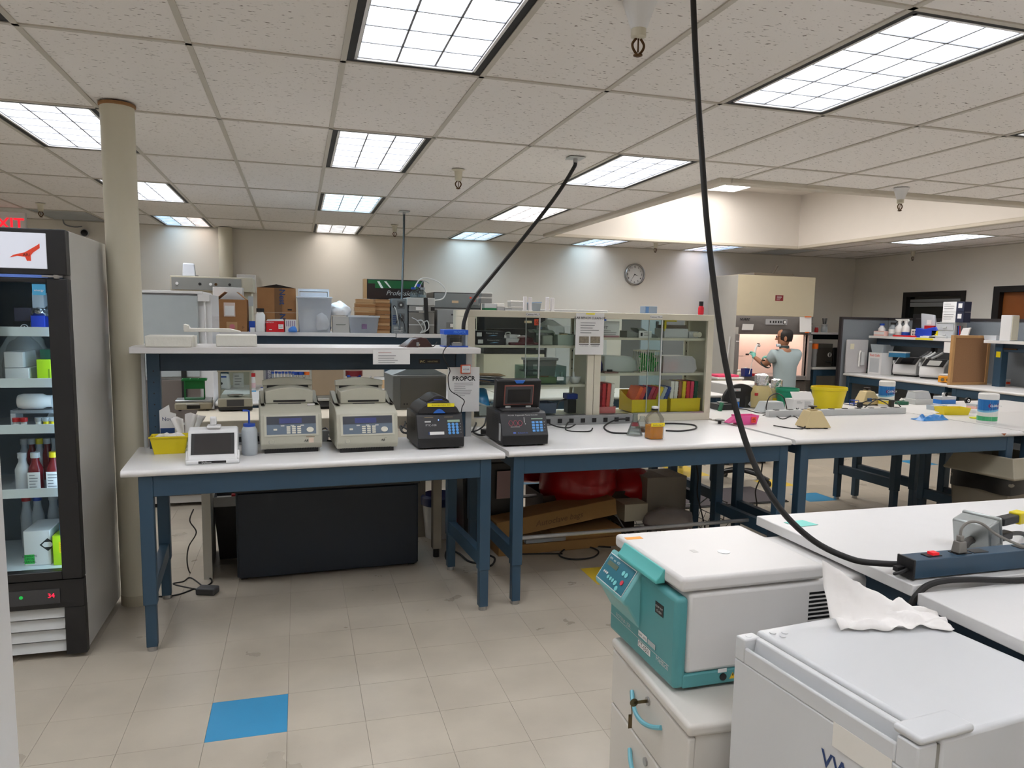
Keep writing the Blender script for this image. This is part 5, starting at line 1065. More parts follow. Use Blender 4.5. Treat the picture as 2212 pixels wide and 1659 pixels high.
t = in_cab(gc2, .30, .14, C2, 'white_equipment', 'white rounded equipment housing at the back of middle shelf', 'equipment'); G().prism([(-.16, 0), (.12, 0), (.10, .09), (.06, .115), (-.16, .125)], 'y', 0, .14).B('body', mat('pale_grey_housing', (206, 212, 208), .45), t, bev=.012, seg=3)
t = in_cab(gc2, .47, .04, C2, 'green_basket', 'cream lattice basket packed with green tube clips', 'basket')
g = G(); W_ = .085
for z in (0, .155): g.box(-W_, W_, 0, .004, z, z+.01).box(-W_, W_, .116, .12, z, z+.01).box(-W_, -W_+.004, .004, .116, z, z+.01).box(W_-.004, W_, .004, .116, z, z+.01)
for i in range(10): x = -W_+i*(2*W_-.005)/9; g.box(x, x+.005, 0, .003, .01, .155).box(x, x+.005, .117, .12, .01, .155)
g.box(-W_-.003, W_+.003, -.004, .124, .158, .166); g.box(-W_, W_, 0, .12, 0, .003); g.B('lattice', M_CREAM, t)
g = G(); r_ = random.Random(5)
for i in range(70):
    c = Vector((r_.uniform(-.055, .055), r_.uniform(.012, .09), r_.uniform(.02, .13))); 
    if (c.x/.07)**2+((c.z-.08)/.075)**2 > 1: continue
    M_ = TR(c) @ RO(r_.uniform(0, 3), 4, 'Y') @ RO(r_.uniform(-.5, .5), 4, 'X'); a = len(g.v); g.box(-.022, .022, -.004, .004, -.006, .006).xf(M_, a)
g.B('clips', mat('clip_green', (60, 190, 90), .45), t, kind='stuff')
t = in_cab(gc2, .72, .04, C2, 'clear_bin', 'clear front bin holding an orange wedge in right cabinet', 'bin'); G().prism([(-.15, 0), (.11, 0), (.135, .03), (.12, .10), (.09, .125), (-.15, .125)], 'y', 0, .2).B('bin', mat('bin_clear', (228, 224, 226), .3, alpha=.5), t); G().prism([(-.12, .004), (-.03, .004), (.0, .08), (-.06, .08), (-.09, .03)], 'y', .03, .15).B('orange_rack', mat('coral', (250, 110, 80), .4), t)
t = in_cab(gc2, .53, .16, C2, 'white_carton', 'small white carton behind the green basket', 'carton'); carton(t, .1, .12, .12, M_PAPER, False)
# coloured racks in bins
def rack(c, x, lab, m, h=.17, d=.16, w=.028, lean=0, tabs=False, y=.07, z=C0):
    t = in_cab(c, x, y, z+.012, 'tube_rack', lab, 'rack', 0, 'coloured tube racks in the right cabinet')
    g = G().box(-w/2, w/2, 0, d, 0, h); g.xf(RO(lean, 4, 'Y')); g.B('rack', m, t, bev=.002)
    q = G()
    for k in range(6): q.box(-w/2-.003, w/2+.003, -.002, 0, .012+k*(h-.02)/6, .016+k*(h-.02)/6)
    q.xf(RO(lean, 4, 'Y')); q.B('rungs', m, t)
def cbin(c, x, w, lab, m, alpha=1, h=.085):
    t = in_cab(c, x, .05, C0, 'rack_bin', lab, 'bin', 0, 'open front bins in the right cabinet')
    G().prism([(-.01, 0), (.2, 0), (.2, h+.05), (.06, h), (-.01, h*.9), (-.01, .0)], 'x', -w/2, -w/2+.003).prism([(-.01, 0), (.2, 0), (.2, h+.05), (.06, h), (-.01, h*.9)], 'x', w/2-.003, w/2).box(-w/2, w/2, -.012, -.009, 0, h*.9).box(-w/2, w/2, -.01, .2, 0, .003).box(-w/2, w/2, .197, .2, 0, h+.05).B('bin', m, t)
    G().box(-w/2-.002, w/2+.002, -.016, -.009, h*.86, h*.93).B('lip', m, t)
MC_ = {n: mat('rack_'+n, c, .45, var=.05) for n, c in (('red', (206, 40, 50)), ('darkred', (140, 20, 30)), ('yellow', (232, 202, 40)), ('white', (236, 232, 222)), ('green', (10, 84, 60)), ('navy', (36, 46, 110)), ('blue', (34, 62, 140)), ('pink', (214, 60, 92)), ('orange', (240, 106, 54)), ('coral', (224, 84, 74)), ('brown', (150, 90, 60)), ('silver', (180, 188, 190)))}
cbin(gc2, .13, .13, 'salmon pink low bin at the left of the right cabinet', mat('salmon_bin', (232, 130, 128), .4), h=.05); cbin(gc2, .47, .29, 'yellow bin of leaning racks, middle of the right cabinet', mat('bin_yellow', (232, 204, 22), .4), h=.10); cbin(gc2, .77, .25, 'yellow bin of upright racks, right end of the cabinet', MATS['bin_yellow'], h=.105)
for x, n, lab in ((.055, 'yellow', 'yellow rack at the left of the right cabinet'), (.085, 'darkred', 'dark red rack left of the sliding pane'), (.115, 'red', 'red rack beside the dark red rack'), (.145, 'coral', 'coral rack beside the red rack'), (.175, 'white', 'white rack right of the coral rack')): rack(gc2, x, lab, MC_[n], h=.2, lean=.06*(x > .13))
for i, (n, lab) in enumerate((('orange', 'orange rack leaning at the left of the yellow bin'), ('coral', 'coral rack leaning in the yellow bin'), ('navy', 'navy rack leaning in the yellow bin'), ('pink', 'pink rack leaning in the yellow bin'), ('red', 'red rack leaning beside the pink rack'), ('yellow', 'yellow rack leaning in the yellow bin'), ('silver', 'silver grey rack leaning in the yellow bin'), ('blue', 'blue rack leaning at the right of the yellow bin'))): rack(gc2, .345+.034*i, lab, MC_[n], h=.185, lean=.42)
for i, (n, lab) in enumerate((('white', 'white rack upright in the right yellow bin'), ('white', 'second white rack in the right yellow bin'), ('brown', 'brown slotted rack next to the white racks'), ('yellow', 'yellow rack upright in the right yellow bin'), ('red', 'red rack upright in the right yellow bin'), ('pink', 'pink red rack next to the upright red rack'), ('green', 'dark green rack at the right end of the cabinet'))): rack(gc2, .665+.034*i, lab, MC_[n], h=.21, lean=.05)
# notice on the cabinet front and things on the cabinet tops
def l3(t, w, h):
    text('LAB BENCH CLEAN-UP', w*.105, (0, -.0012, h*.36), (1, 0, 0), (0, 0, 1), M_INK, t, bold=.015); lines(t, -w*.34, w*.36, h*.02, h*.26, 5, seed=9)
    for s_ in (-1, 1):
        G().box(s_*w*.2-w*.17, s_*w*.2+w*.17, -.0014, 0, -h*.22, -h*.06).B('photo', mat('print_photo', (140, 130, 112), .6, var=.6, scale=60), t); text('WORK AREAS' if s_ < 0 else 'CLEANED UP', w*.045, (s_*w*.2, -.0012, -h*.30), (1, 0, 0), (0, 0, 1), M_INKG, t)
        G().box(s_*w*.2-w*.17, s_*w*.2+w*.17, -.0012, 0, -h*.26, -h*.245).B('caption_rule', M_INK, t)
    G().box(-w*.15, w*.16, -.002, .0, h*.47, h*.5).B('yellow_tape', MATS['yellow_tape'], t)
paper('white laminated LAB BENCH CLEAN-UP notice hung over the cabinet front', 1241, 1307, 677, 766, .92, l3, fr=B2)
for i, px in enumerate((1144, 1158, 1197, 1211)):
    p, w_, k = site(px-4, px+4, 676, 1.686); t = thing('white_rod', ('first', 'second', 'third', 'last')[i]+' from left of the four white rods standing on the cabinet top', 'rod', B2(.44+.038*i+(.09 if i > 1 else 0), 1.05, 1.685), B2.a, 'white rods on the cabinet top')
    G().box(-.011, .011, 0, .022, 0, .10-.004*(i % 2)).B('rod', mat('pale_pink_white', (236, 232, 236), .4), t, bev=.003); G().box(-.014, .014, -.003, .025, .0, .008).B('foot', M_WHITE, t)
t = thing('blue_grey_box', 'small blue grey box on top of the right cabinet', 'box', B2(1.42, 1.05, 1.685), B2.a); G().box(-.05, .05, 0, .08, 0, .055).B('body', mat('bluegrey_box', (142, 156, 172), .5), t, bev=.002); G().box(-.045, -.02, -.001, 0, .006, .05).B('label', mat('label_blue', (90, 130, 180), .5), t); G().box(-.16, .17, -.02, .1, -.001, .004).B('flat_sheet', M_LGREY, t)
t = thing('red_bottle', 'small red bottle with black cap on the right cabinet corner', 'bottle', B2(1.835, 1.02, 1.685), B2.a); bottle(t, .022, .10, mat('red_gloss', (214, 26, 48), .3), M_BLACK, neck=.6, sh=.55, cap_h=.34)
# ================================================================== RIGHT BENCHES: COUNTABLE THINGS
TB = B3.a
t, w_, k = T('pink_bin', 'pink sharps tray with orange biohazard label on the right bench', 'tray', 1592, 1643, 918, rz=TB); W = w_/2
G().tray(-W, W, 0, .10, 0, .068, .003, .012).B('tray', M_PINK, t, bev=.003); G().prism([(-W-.07, .012), (-W-.07, .016), (-W+.01, .066), (-W+.012, .02)], 'y', .02, .08).B('scoop_lip', M_PINK, t)
def bio(t, x, z, s, y=-.0015):
    G().box(x-s, x+s, y-.0006, y, z-s, z+s).B('biohazard_label', M_BIO, t); g = G()
    for a in (90, 210, 330):
        c = (x+.38*s*cos(rad(a)), z+.38*s*sin(rad(a)))
        for q in range(12):
            a0, a1 = q*pi/6, (q+1)*pi/6; ro, ri = .42*s, .28*s
            if abs(((math.degrees(a0)+15-a+180) % 360)-180) < 40: continue
            g.add([(c[0]+ro*cos(a0), y-.001, c[1]+ro*sin(a0)), (c[0]+ro*cos(a1), y-.001, c[1]+ro*sin(a1)), (c[0]+ri*cos(a1), y-.001, c[1]+ri*sin(a1)), (c[0]+ri*cos(a0), y-.001, c[1]+ri*sin(a0))], [(0, 1, 2, 3)])
    g.B('biohazard_mark', M_INK, t)
bio(t, W*.45, .036, .02)
t, w_, k = T('black_disc_stand', 'low black disc stand beside the pink tray', 'stand', 1548, 1574, 917, rz=TB); G().cyl((0, .04, 0), .012, .022, n=14).lathe([(.01, .018), (.035, .024), (.036, .03), (.02, .034)], (0, .04, 0), 22).B('disc', M_BLACK, t, smooth=True)
def vortex(px0, px1, pyb, lab, z=.9, plat='blue'):
    t, w_, k = T('vortex_mixer', lab, 'mixer', px0, px1, pyb, z, rz=TB-.12); W = w_/2
    G().frus((-W, W, 0, .15), .008, (-W*.52, W*.36, .03, .13), .125).B('body', M_TAN, t, bev=.006, seg=3); G().box(-W*.35, W*.2, .055, .105, .125, .135).B('neck', M_TAN, t, bev=.003)
    G().cyl((-W*.08, .08, .133), .012, .014, n=14).lathe([(.012, .145), (.03, .15), (.03, .156), (.012, .158)], (-W*.08, .08, 0), 22).B('cup_head', mat('brown_black_rubber', (44, 30, 26), .5), t)
    for x in (-W*.85, W*.55): G().box(x, x+.022, .01, .04, 0, .01).B('foot', M_BLACK, t); G().box(x, x+.022, .11, .14, 0, .01).B('foot', M_BLACK, t)
    sl_ = Vector((-W*.64, 0, .117)).normalized(); no = Vector((sl_.z, 0, -sl_.x)); L = Matrix(((0, sl_.x, no.x, W), (1, sl_.y, 0, .02), (0, sl_.z, no.z, .008), (0, 0, 0, 1)))
    G().box(.02, .09, .03, .105, .0, .003).xf(L).B('control_plate', NAVY, t); G().box(.03, .08, .07, .098, .003, .004).xf(L).B('plate_print', M_PAPER, t); G().cyl((.055, .045, .0), .011, .022, n=14).xf(L).B('speed_knob', M_BLACK, t)
    if plat == 'front': G().box(-W*.5, -W*.05, -.001, .012, .03, .065).xf(TR((0, .008, 0))).B('front_label', mat('label_blue2', (40, 96, 170), .5), t)
    G().tube([(-W*.9, .02, .02), (-W*1.3, .0, .004), (-W*2, .03, .004), (-W*2.8, .12, .01)], .004).B('cord', M_RUB, t, smooth=True)
    return t
vortex(1738, 1799, 927, 'tan vortex mixer with black cup head in front of the power rail'); vortex(1862, 1908, 873, 'second tan vortex mixer behind the power rail', plat='front')
def tubv(px0, px1, pyt, pyb, lab, m, name='bucket', z=.9, taper=.72, rim=True):
    t, w_, k = T(name, lab, 'bucket', px0, px1, pyb, z, rz=0); r = w_/2; h = (pyb-pyt)*k*.96
    G().lathe([(r*taper, 0), (r*taper*1.02, .006), (r*.95, h*.85), (r, h*.86), (r, h*.97), (r*.98, h), (r*.93, h), (r*.92, h*.87), (r*taper*.95, .01), (.001, .008)], (0, r*.8, 0), 36, cap=False).B('bucket', m, t, smooth=True); return t
tubv(1771, 1847, 836, 886, 'bright yellow bucket standing on the rear half bench', M_YEL); tubv(1686, 1736, 838, 884, 'teal green bucket behind the white carton', mat('sea_green_plastic', (22, 146, 112), .4))
t, w_, k = T('white_carton', 'white M marked carton with raised lid on the right bench', 'carton', 1711, 1759, 890, rz=-.08); W = w_/2
G().box(-W, W, 0, .13, 0, .105).B('body', M_PAPER, t, bev=.001); G().prism([(0, .105), (.05, .165), (.055, .165), (.008, .105)], 'x', -W-.006, W).B('lid', M_PAPER, t); text('M', .034, (-W*.62, -.0012, .012), (1, 0, 0), (0, 0, 1), M_INK, t, bold=.01); lines(t, .01, W*.9, .02, .085, 9, y=-.0015, seed=3); lines(t, -W*.7, -.01, .07, .09, 3, y=-.0015); G().box(W*.1, W*.11, -.001, 0, 0, .105).B('edge_crease', M_LGREY, t)
def wipes(px0, px1, pyt, pyb, lab, mlow, z=.9, rz=.25):
    t, w_, k = T('wipes_tub', lab, 'wipes tub', px0, px1, pyb, z, rz=rz, group='disinfecting wipes tubs'); r = w_/2; h = (pyb-pyt)*k; c = (0, r, 0)
    G().lathe([(r*.97, 0), (r, .006), (r, h*.83), (r*.97, h*.84)], c, 28).B('body', M_WHITE, t, smooth=True); G().lathe([(r*1.02, h*.82), (r*1.02, h*.97), (r*.93, h), (r*.8, h*.985)], c, 28).B('lid', M_WPL, t, smooth=True)
    def band(f0, f1, m, nm, a0=-180, a1=180, tilt=0):
        g = G(); n = 24; R_ = r*1.008
        for q in range(n+1):
            a = rad(a0+(a1-a0)*q/n); x, y = R_*sin(a), r-R_*cos(a); dz = tilt*h*sin(a); g.v += [(x, y, h*f0+(0 if tilt and f0 < .2 else dz)), (x, y, min(h*f1+(0 if f1 > .75 else dz), h*.82))]
        g.f += [(2*q, 2*q+2, 2*q+3, 2*q+1) for q in range(n)]; g.B(nm, m, t)
    band(.48, .80, mat('wipes_blue', (16, 112, 184), .4), 'blue_band', tilt=.06); band(.43, .50, mat('wipes_sky', (120, 190, 222), .4), 'light_band', tilt=.06); band(.09, .24, mlow, 'lower_band'); band(.24, .36, mat('wipes_pale', (222, 224, 214), .4), 'pale_band')
    n = 18; g = G(); 
    for q in range(n): a = 2*pi*q/n; th_ = rad(-20)+.75*cos(a); g.v.append((r*1.014*sin(th_), r-r*1.014*cos(th_), h*.60+h*.115*sin(a)))
    g.f.append(tuple(range(n))); g.B('oval_badge', mat('badge_maroon', (130, 40, 100), .4), t); g2 = G()
    for q in range(n): a = 2*pi*q/n; th_ = rad(-20)+.64*cos(a); g2.v.append((r*1.02*sin(th_), r-r*1.02*cos(th_), h*.60+h*.09*sin(a)))
    g2.f.append(tuple(range(n))); g2.B('oval_inner', mat('badge_navy', (66, 62, 140), .4), t)
    yaw = rad(-20); text('CLOROX', r*.36, (r*1.08*sin(yaw), r-r*1.08*cos(yaw), h*.575), (cos(yaw), sin(yaw), 0), (0, 0, 1), M_PAPER, t, bold=.03)
M_LY = mat('wipes_yellow', (238, 214, 70), .4); M_LG = mat('wipes_green', (60, 168, 110), .4)
wipes(2132, 2171, 851, 916, 'disinfecting wipes tub with green lower band near the right edge', M_LG); wipes(1912, 1944, 824, 879, 'disinfecting wipes tub with yellow lower band behind the mixer', M_LY); wipes(1697, 1721, 816, 852, 'disinfecting wipes tub half hidden behind the green bucket', MATS['wipes_sky'], rz=0)
t, w_, k = T('paper_towel_roll', 'white paper towel roll standing behind the white carton', 'paper roll', 1734, 1754, 846); G().lathe([(w_/2, 0), (w_/2, .13), (.012, .13)], (0, w_/2, 0), 28).B('roll', M_PAPER, t, smooth=True); G().lathe([(.012, .125), (.012, .1305)], (0, w_/2, 0), 14).B('core', M_CARD, t)
def jug(px0, px1, pyb, lab, m):
    t, w_, k = T('foil_topped_jug', lab, 'jug', px0, px1, pyb, rz=0, group='foil topped broth jugs'); r = w_/2; h = r*3.2
    G().lathe([(r*.95, 0), (r, .01), (r, h*.42), (r*.8, h*.55), (r*.5, h*.66), (r*.5, h*.8)], (0, r, 0), 28).B('body', mat('jug_glass', (238, 234, 214), .08, alpha=.25), t, smooth=True); G().lathe([(r*.9, .006), (r*.97, .012), (r*.97, h*.42), (r*.78, h*.545), (r*.6, h*.61)], (0, r, 0), 28).B('broth', m, t, smooth=True)
    s_ = G().lathe([(r*.56, h*.62), (r*.62, h*.68), (r*.6, h*.78), (r*.62, h*.9), (r*.3, h*.94), (.001, h*.93)], (0, r, 0), 22, cap=False); s_.v = [tuple(Vector(p)+.006*mn.noise_vector(Vector(p)*70)) for p in s_.v]; s_.B('foil_cap', M_FOIL, t)
    G().lathe([(r*1.01, h*.2), (r*1.01, h*.3)], (0, r, 0), 28, cap=False).B('label', MATS['yellow_label'], t) if 'pale' in lab else G().box(-r*.98, -r*.66, r*.35, r*.5, h*.36, h*.43).B('red_tag', M_RED, t)
jug(1632, 1682, 884, 'large jug of yellow broth with a foil top', mat('yellow_broth', (226, 204, 110), .3)); jug(1668, 1708, 868, 'jug of pale broth with foil top behind the yellow one', mat('pale_broth', (226, 214, 176), .3))
t, w_, k = T('black_folding_seat', 'black rounded folding seat with a white handle label', 'seat', 1556, 1643, 868, rz=.0); W = w_/2; n_ = 22
pts = [(W*cos(pi*i/n_), .06+.15*sin(pi*i/n_)) for i in range(n_+1)]+[(-W*.96, .0), (W*.96, 0)]; G().prism(pts, 'y', .0, .03).B('shell', M_BLACK, t, bev=.006); G().box(-.075, -.005, -.003, 0, .145, .17).B('handle_label', M_LGREY, t, bev=.008, seg=3); G().box(-W, W, .03, .08, 0, .02).B('base', M_BLACK, t); text('seat', .012, (-.04, -.0045, .152), (1, 0, 0), (0, 0, 1), M_REDS, t)
t, w_, k = T('orange_cap_bottle', 'clear bottle of blue liquid with an orange cap', 'bottle', 1604, 1630, 879); W = w_/2*.95; sqb([(W*.95, 0), (W, .006), (W, .10), (W*.5, .13), (W*.45, .145)], (0, W)).B('body', MATS['bottle_glass'], t, smooth=True); sqb([(W*.9, .004), (W*.94, .01), (W*.94, .07)], (0, W)).B('liquid', mat('blue_liquid', (44, 130, 214), .2), t, smooth=True); G().cyl((0, W, .14), W*.62, .032, n=20).B('cap', M_ORANGE, t)
t, w_, k = T('pipette_tip_box', 'blue and clear pipette tip box beside the orange cap bottle', 'tip box', 1588, 1606, 876); G().box(-w_/2, w_/2+.02, 0, .1, 0, .055).B('base', mat('tip_blue', (40, 120, 206), .35), t, bev=.003); G().box(-w_/2, w_/2+.02, 0, .1, .055, .085).B('lid', M_FROST, t, bev=.003)
t, w_, k = T('clear_tray', 'milky clear tray in front of the yellow broth jug', 'tray', 1645, 1705, 891, rz=TB); W = w_/2; G().frus((-W, W*.9, 0, .14), 0, (-W*.7, W*.75, .02, .12), .085).B('cover', mat('milky_plastic', (230, 236, 238), .35, alpha=.6), t, bev=.006)
t, w_, k = T('clear_beaker', 'clear rectangular beaker right of the orange cap bottle', 'beaker', 1628, 1645, 881); G().tray(-w_/2, w_/2, 0, .05, 0, .1, .002, .002).B('beaker', M_CLEAR, t)
t, w_, k = T('black_balance', 'small black balance with a silver pan at the bench seam', 'balance', 1549, 1590, 886, rz=TB); G().box(-w_/2, w_/2, 0, .14, 0, .05).B('body', M_BLACK, t, bev=.006); G().lathe([(.045, .055), (.045, .062)], (0, .07, 0), 24).B('pan', M_STEEL, t); G().cyl((0, .07, .045), .01, .012).B('post', M_STEEL, t); G().prism([(-w_/2-.02, 0), (-w_/2-.005, 0), (-w_/2+.012, .07), (-w_/2, .07)], 'y', -.06, -.02).B('green_card', mat('green_card', (44, 110, 80), .6), t)
t, w_, k = T('plastic_bag', 'crumpled clear bag lying behind the black seat', 'bag', 1608, 1652, 838); s_ = G().lathe([(.05, 0), (.11, .03), (.08, .09), (.03, .15), (.01, .16)], (0, .09, 0), 18); s_.v = [tuple(Vector(p)+.035*mn.noise_vector(Vector(p)*16)) for p in s_.v]; s_.B('bag', mat('bag_film', (226, 228, 232), .25, alpha=.6), t, smooth=True)
t, w_, k = T('grey_clamp_set', 'grey tangle of clamps and a squeeze bulb behind the carton', 'clamp set', 1756, 1772, 852)
for i in range(5): G().tube([(-.04+.02*i, .02, 0), (-.05+.025*i, .03, .05), (-.03+.015*i, .03, .1)], .007).B('clamp', (M_GREY, M_STEEL, M_DGREY)[i % 3], t, smooth=True)
G().lathe([(.004, 0), (.02, .02), (.02, .05), (.008, .07)], (-.06, .03, .05), 14).B('bulb', M_ORANGE, t, smooth=True)
t, w_, k = T('blue_wrapper', 'crumpled blue wipes packet lying on the right bench', 'packet', 1984, 2063, 909, rz=.1); W = w_/2; g = G(); n1, n2 = 18, 8
for i in range(n1+1):
    for j in range(n2+1):
        a, b = i/n1, j/n2; x = -W+2*W*a; y = .12*b+.01*mn.noise(Vector((a*4, b*3, 1))); e = min(1, 4*b, 4*(1-b)+.3, 6*a, 6*(1-a)); g.v.append((x, y, .002+e*(.024+.03*max(0, a-.5)+.03*mn.noise(Vector((a*5, b*4, 3))))))
g.f += [(i*(n2+1)+j, i*(n2+1)+j+1, (i+1)*(n2+1)+j+1, (i+1)*(n2+1)+j) for i in range(n1) for j in range(n2)]; o = g.B('packet', mat('packet_blue', (30, 128, 204), .3), t, smooth=True); G().box(0, .06, .03, .07, 0, .001).xf(TR((.0, .0, .052)) @ RO(.2, 4, 'X')).B('printed_patch', M_PAPER, t)
t, w_, k = T('yellow_tray', 'bright yellow open tray behind the blue packet', 'tray', 2036, 2100, 897, rz=-.15); G().tray(-w_/2, w_/2, 0, .13, 0, .06, .003, .012).B('tray', M_YEL, t, bev=.003)
t, w_, k = T('yellow_plate', 'flat yellow plate lying beside the green banded wipes tub', 'plate', 2104, 2131, 905); G().box(-w_/2, w_/2, 0, .06, 0, .012).B('lid', mat('lime_yellow', (226, 230, 40), .4), t, bev=.004)
t, w_, k = T('green_tip_rack', 'dark green rack with white tubes near the back wipes tub', 'rack', 1943, 1966, 869); G().box(-w_/2, w_/2, 0, .07, 0, .03).B('base', mat('forest_green', (0, 96, 68), .4), t, bev=.002); G().tube([(-.02, .02, .036), (.0, .03, .05), (.03, .03, .04)], .008).B('tube', M_WPL, t, smooth=True); G().tube([(-.03, .03, .036), (-.005, .03, .058)], .008).B('tube', M_WPL, t, smooth=True)
t, w_, k = T('clear_instrument', 'small grey instrument with clear cover beside the green rack', 'instrument', 1972, 2022, 866); G().box(-w_/2, w_/2, 0, .14, 0, .05).B('base', M_LGREY, t, bev=.004); G().frus((-w_/2*.9, w_/2*.9, .01, .13), .05, (-w_/2*.8, w_/2*.8, .03, .12), .11).B('cover', M_FROST, t, bev=.004); G().box(-w_/2*.8, w_/2*.8, .04, .12, .11, .12).B('cover_top', M_LGREY, t)
t, w_, k = T('timer_plate', 'flat grey keypad lying in front of the clear instrument', 'keypad', 1975, 2008, 872); G().box(-w_/2, w_/2, 0, .07, 0, .012).B('body', M_GREY, t, bev=.002); keyp = G(); [keyp.box(-w_/2+.02+i*.025, -w_/2+.035+i*.025, .015+j*.018, .027+j*.018, .012, .014) for i in range(4) for j in range(3)]; keyp.B('keys', M_DGREY, t)
t, w_, k = T('blue_tip_box', 'blue and frosted tip box with goggles on its lid', 'tip box', 2029, 2070, 870); G().box(-w_/2, w_/2, 0, .1, 0, .04).B('base', MATS['tip_blue'], t, bev=.003); G().box(-w_/2, w_/2, 0, .1, .04, .07).B('lid', M_FROST, t, bev=.003)
t2 = thing('tape_goggles', 'black and white tape rolls resting on the blue tip box', 'tape', Vector(t.location)+Vector((-.03, .03, .07)), .2)
for x in (0, .035): G().lathe([(.018, 0), (.018, .014), (.009, .014), (.009, 0)], (x, .0, .018), 18, 'y', cap=False).B('roll', (M_PAPER, M_BLACK)[x > 0], t2)
for px, pyb, lab in ((2092, 868, 'black and white tape roll lying behind the yellow tray'), (2122, 875, 'black and white tape roll on the pink tip box')):
    t, w_, k = T('tape_roll', lab, 'tape', px-9, px+9, pyb, z=.9 if px < 2100 else .96); G().lathe([(.03, 0), (.03, .02), (.014, .02), (.014, 0)], (0, .0, .03), 20, 'y', cap=False).B('roll', M_BLACK, t); G().lathe([(.016, -.002), (.007, -.002)], (0, 0, .03), 16, 'y', cap=False).B('core', M_PAPER, t)
t, w_, k = T('pink_tip_box', 'pale pink tip box behind the green banded wipes tub', 'tip box', 2104, 2135, 888); G().box(-w_/2, w_/2, 0, .1, 0, .04).B('base', mat('pale_pink', (236, 190, 180), .4), t, bev=.003); G().box(-w_/2, w_/2, 0, .1, .04, .06).B('lid', M_FROST, t)
t, w_, k = T('white_tip_box', 'white tip box in front of the pale pink one', 'tip box', 2098, 2110, 893); G().box(-w_/2, w_/2+.05, -.0, .06, 0, .03).B('box', M_WHITE, t, bev=.003)
t, w_, k = T('clear_bin', 'clear tip tray behind the blue packet', 'tray', 2012, 2050, 886); G().tray(-w_/2, w_/2, 0, .08, 0, .04, .002, .003).B('tray', M_CLEAR, t); G().box(-w_/2+.01, w_/2-.01, .01, .07, .03, .036).B('grid', M_LGREY, t)
t, w_, k = T('blue_wire_rack', 'small blue wire rack behind the yellow bucket', 'rack', 1843, 1857, 868); g = G()
for x in (-w_/2, w_/2-.004):
    for y in (0, .05): g.box(x, x+.004, y, y+.004, 0, .05)
g.box(-w_/2, w_/2, 0, .054, .046, .05).box(-w_/2, w_/2, 0, .054, .018, .022); g.B('frame', M_BLUEP, t)
t, w_, k = T('spray_bottle', 'white bottle lying behind the second tan mixer', 'bottle', 1878, 1912, 850); G().lathe([(.01, 0), (.02, .03), (.05, .06), (.05, .16), (.04, .17)], (-.08, .06, .05), 18, 'x').B('body', M_WPL, t, smooth=True)
t, w_, k = T('paper_pad', 'loose white papers between the yellow bucket and carton', 'papers', 1752, 1790, 872); G().box(-w_/2, w_/2, 0, .1, 0, .012).B('pad', M_PAPER, t); G().box(-w_/2, w_/2, 0, .1, 0, .002).xf(TR((.01, .0, .016)) @ RO(-.2, 4, 'Y')).B('sheet', M_PAPER, t)
def cordz(lab, pts, r=.0045): return flat_cable(lab, pts, r)
cordz('black cord arching up from the right power rail', [(1658, 888), (1655, 880, .05), (1662, 858, .13), (1678, 850, .15), (1692, 858, .13), (1699, 880, .04), (1699, 888, .02)])
cordz('black cord lying in front of the pink tray and rail', [(1578, 882, .01), (1608, 884), (1640, 892), (1672, 890), (1690, 884)], .004)
cordz('black cord from the pink tray to the tan mixer', [(1648, 897), (1668, 894), (1690, 905), (1712, 898), (1730, 908), (1740, 912)], .004)
cordz('black cords heaped on the right end of the rail', [(1850, 876), (1868, 868, .03), (1890, 862, .06), (1912, 870, .05), (1930, 884, .03), (1950, 890)], .005)
cordz('second black cord looped on the right end of the rail', [(1846, 882), (1862, 884), (1888, 866, .06), (1905, 862, .07), (1935, 868, .07), (1952, 889)], .005)
for u, lab, h in ((1.40, 'black plug on the power rail, left of the pair', .045), (1.72, 'black power brick plugged at the rail end', .06)):
    t = thing('rail_plug', lab, 'plug', B3(u, .985, .956), B3.a); G().box(-.018, .018, 0, .03, .002, h).B('body', M_BLACK, t, bev=.003); G().box(-.008, .008, .005, .02, -.002, .002).B('prongs', M_STEEL, t)
# ================================================================== FOREGROUND BENCH: power bar, junction box, note
pb = thing('power_bar', 'blue steel power bar with red switch on the foreground bench', 'power strip', (1.712, 1.672, .9), .0)
G().box(0, 1.6, 0, .062, .006, .062).B('body', M_BLUE, pb, bev=.002); G().box(-.004, .003, -.002, .064, .002, .064).B('end_cap', M_BLACK, pb, bev=.002); G().box(-.03, -.004, .03, .05, .02, .034).B('lug', M_BLACK, pb); G().tube([(-.004, .02, .03), (-.035, .015, .025), (-.05, .02, .02), (-.035, .03, .018), (-.004, .028, .022)], .005).B('cord_loop', M_BLACK, pb, smooth=True)
sw = G().box(.065, .115, .016, .046, .062, .0645).B('switch_bezel', M_BLACK, pb); G().box(.085, .108, .02, .042, .0645, .072).B('red_rocker', glow('rocker_red', (214, 30, 40), .4), pb)
for x in (.17, .235, .42, .56): G().box(x, x+.055, .014, .048, .062, .0638).B('outlet', M_BLACK, pb)
pg = thing('grey_plug', 'grey moulded plug with grey cord in the power bar', 'plug', (1.905, 1.702, .9645), .1)
M_PLUG = mat('grey_vinyl', (128, 124, 118), .55); G().frus((-.019, .019, -.014, .014), 0, (-.014, .014, -.012, .012), .035).box(-.009, .009, -.008, .008, .035, .052).B('body', M_PLUG, pg, bev=.003); G().tube([(0, 0, .05), (.004, 0, .075), (.03, -.005, .092), (.07, -.015, .085), (.12, -.03, .05), (.2, -.06, .015), (.27, -.07, .006), (.5, -.05, .004)], .0042).B('cord', M_PLUG, pg, smooth=True)
jb = thing('junction_box', 'galvanised metal outlet box lying on its side on the foreground bench', 'outlet box', (2.17, 1.86, .9), .25)
M_GAL = mat('galvanised_steel', (168, 172, 170), .38, .85, var=.12, scale=24); L = TR((0, 0, .006)) @ RO(rad(-14), 4, 'Y')
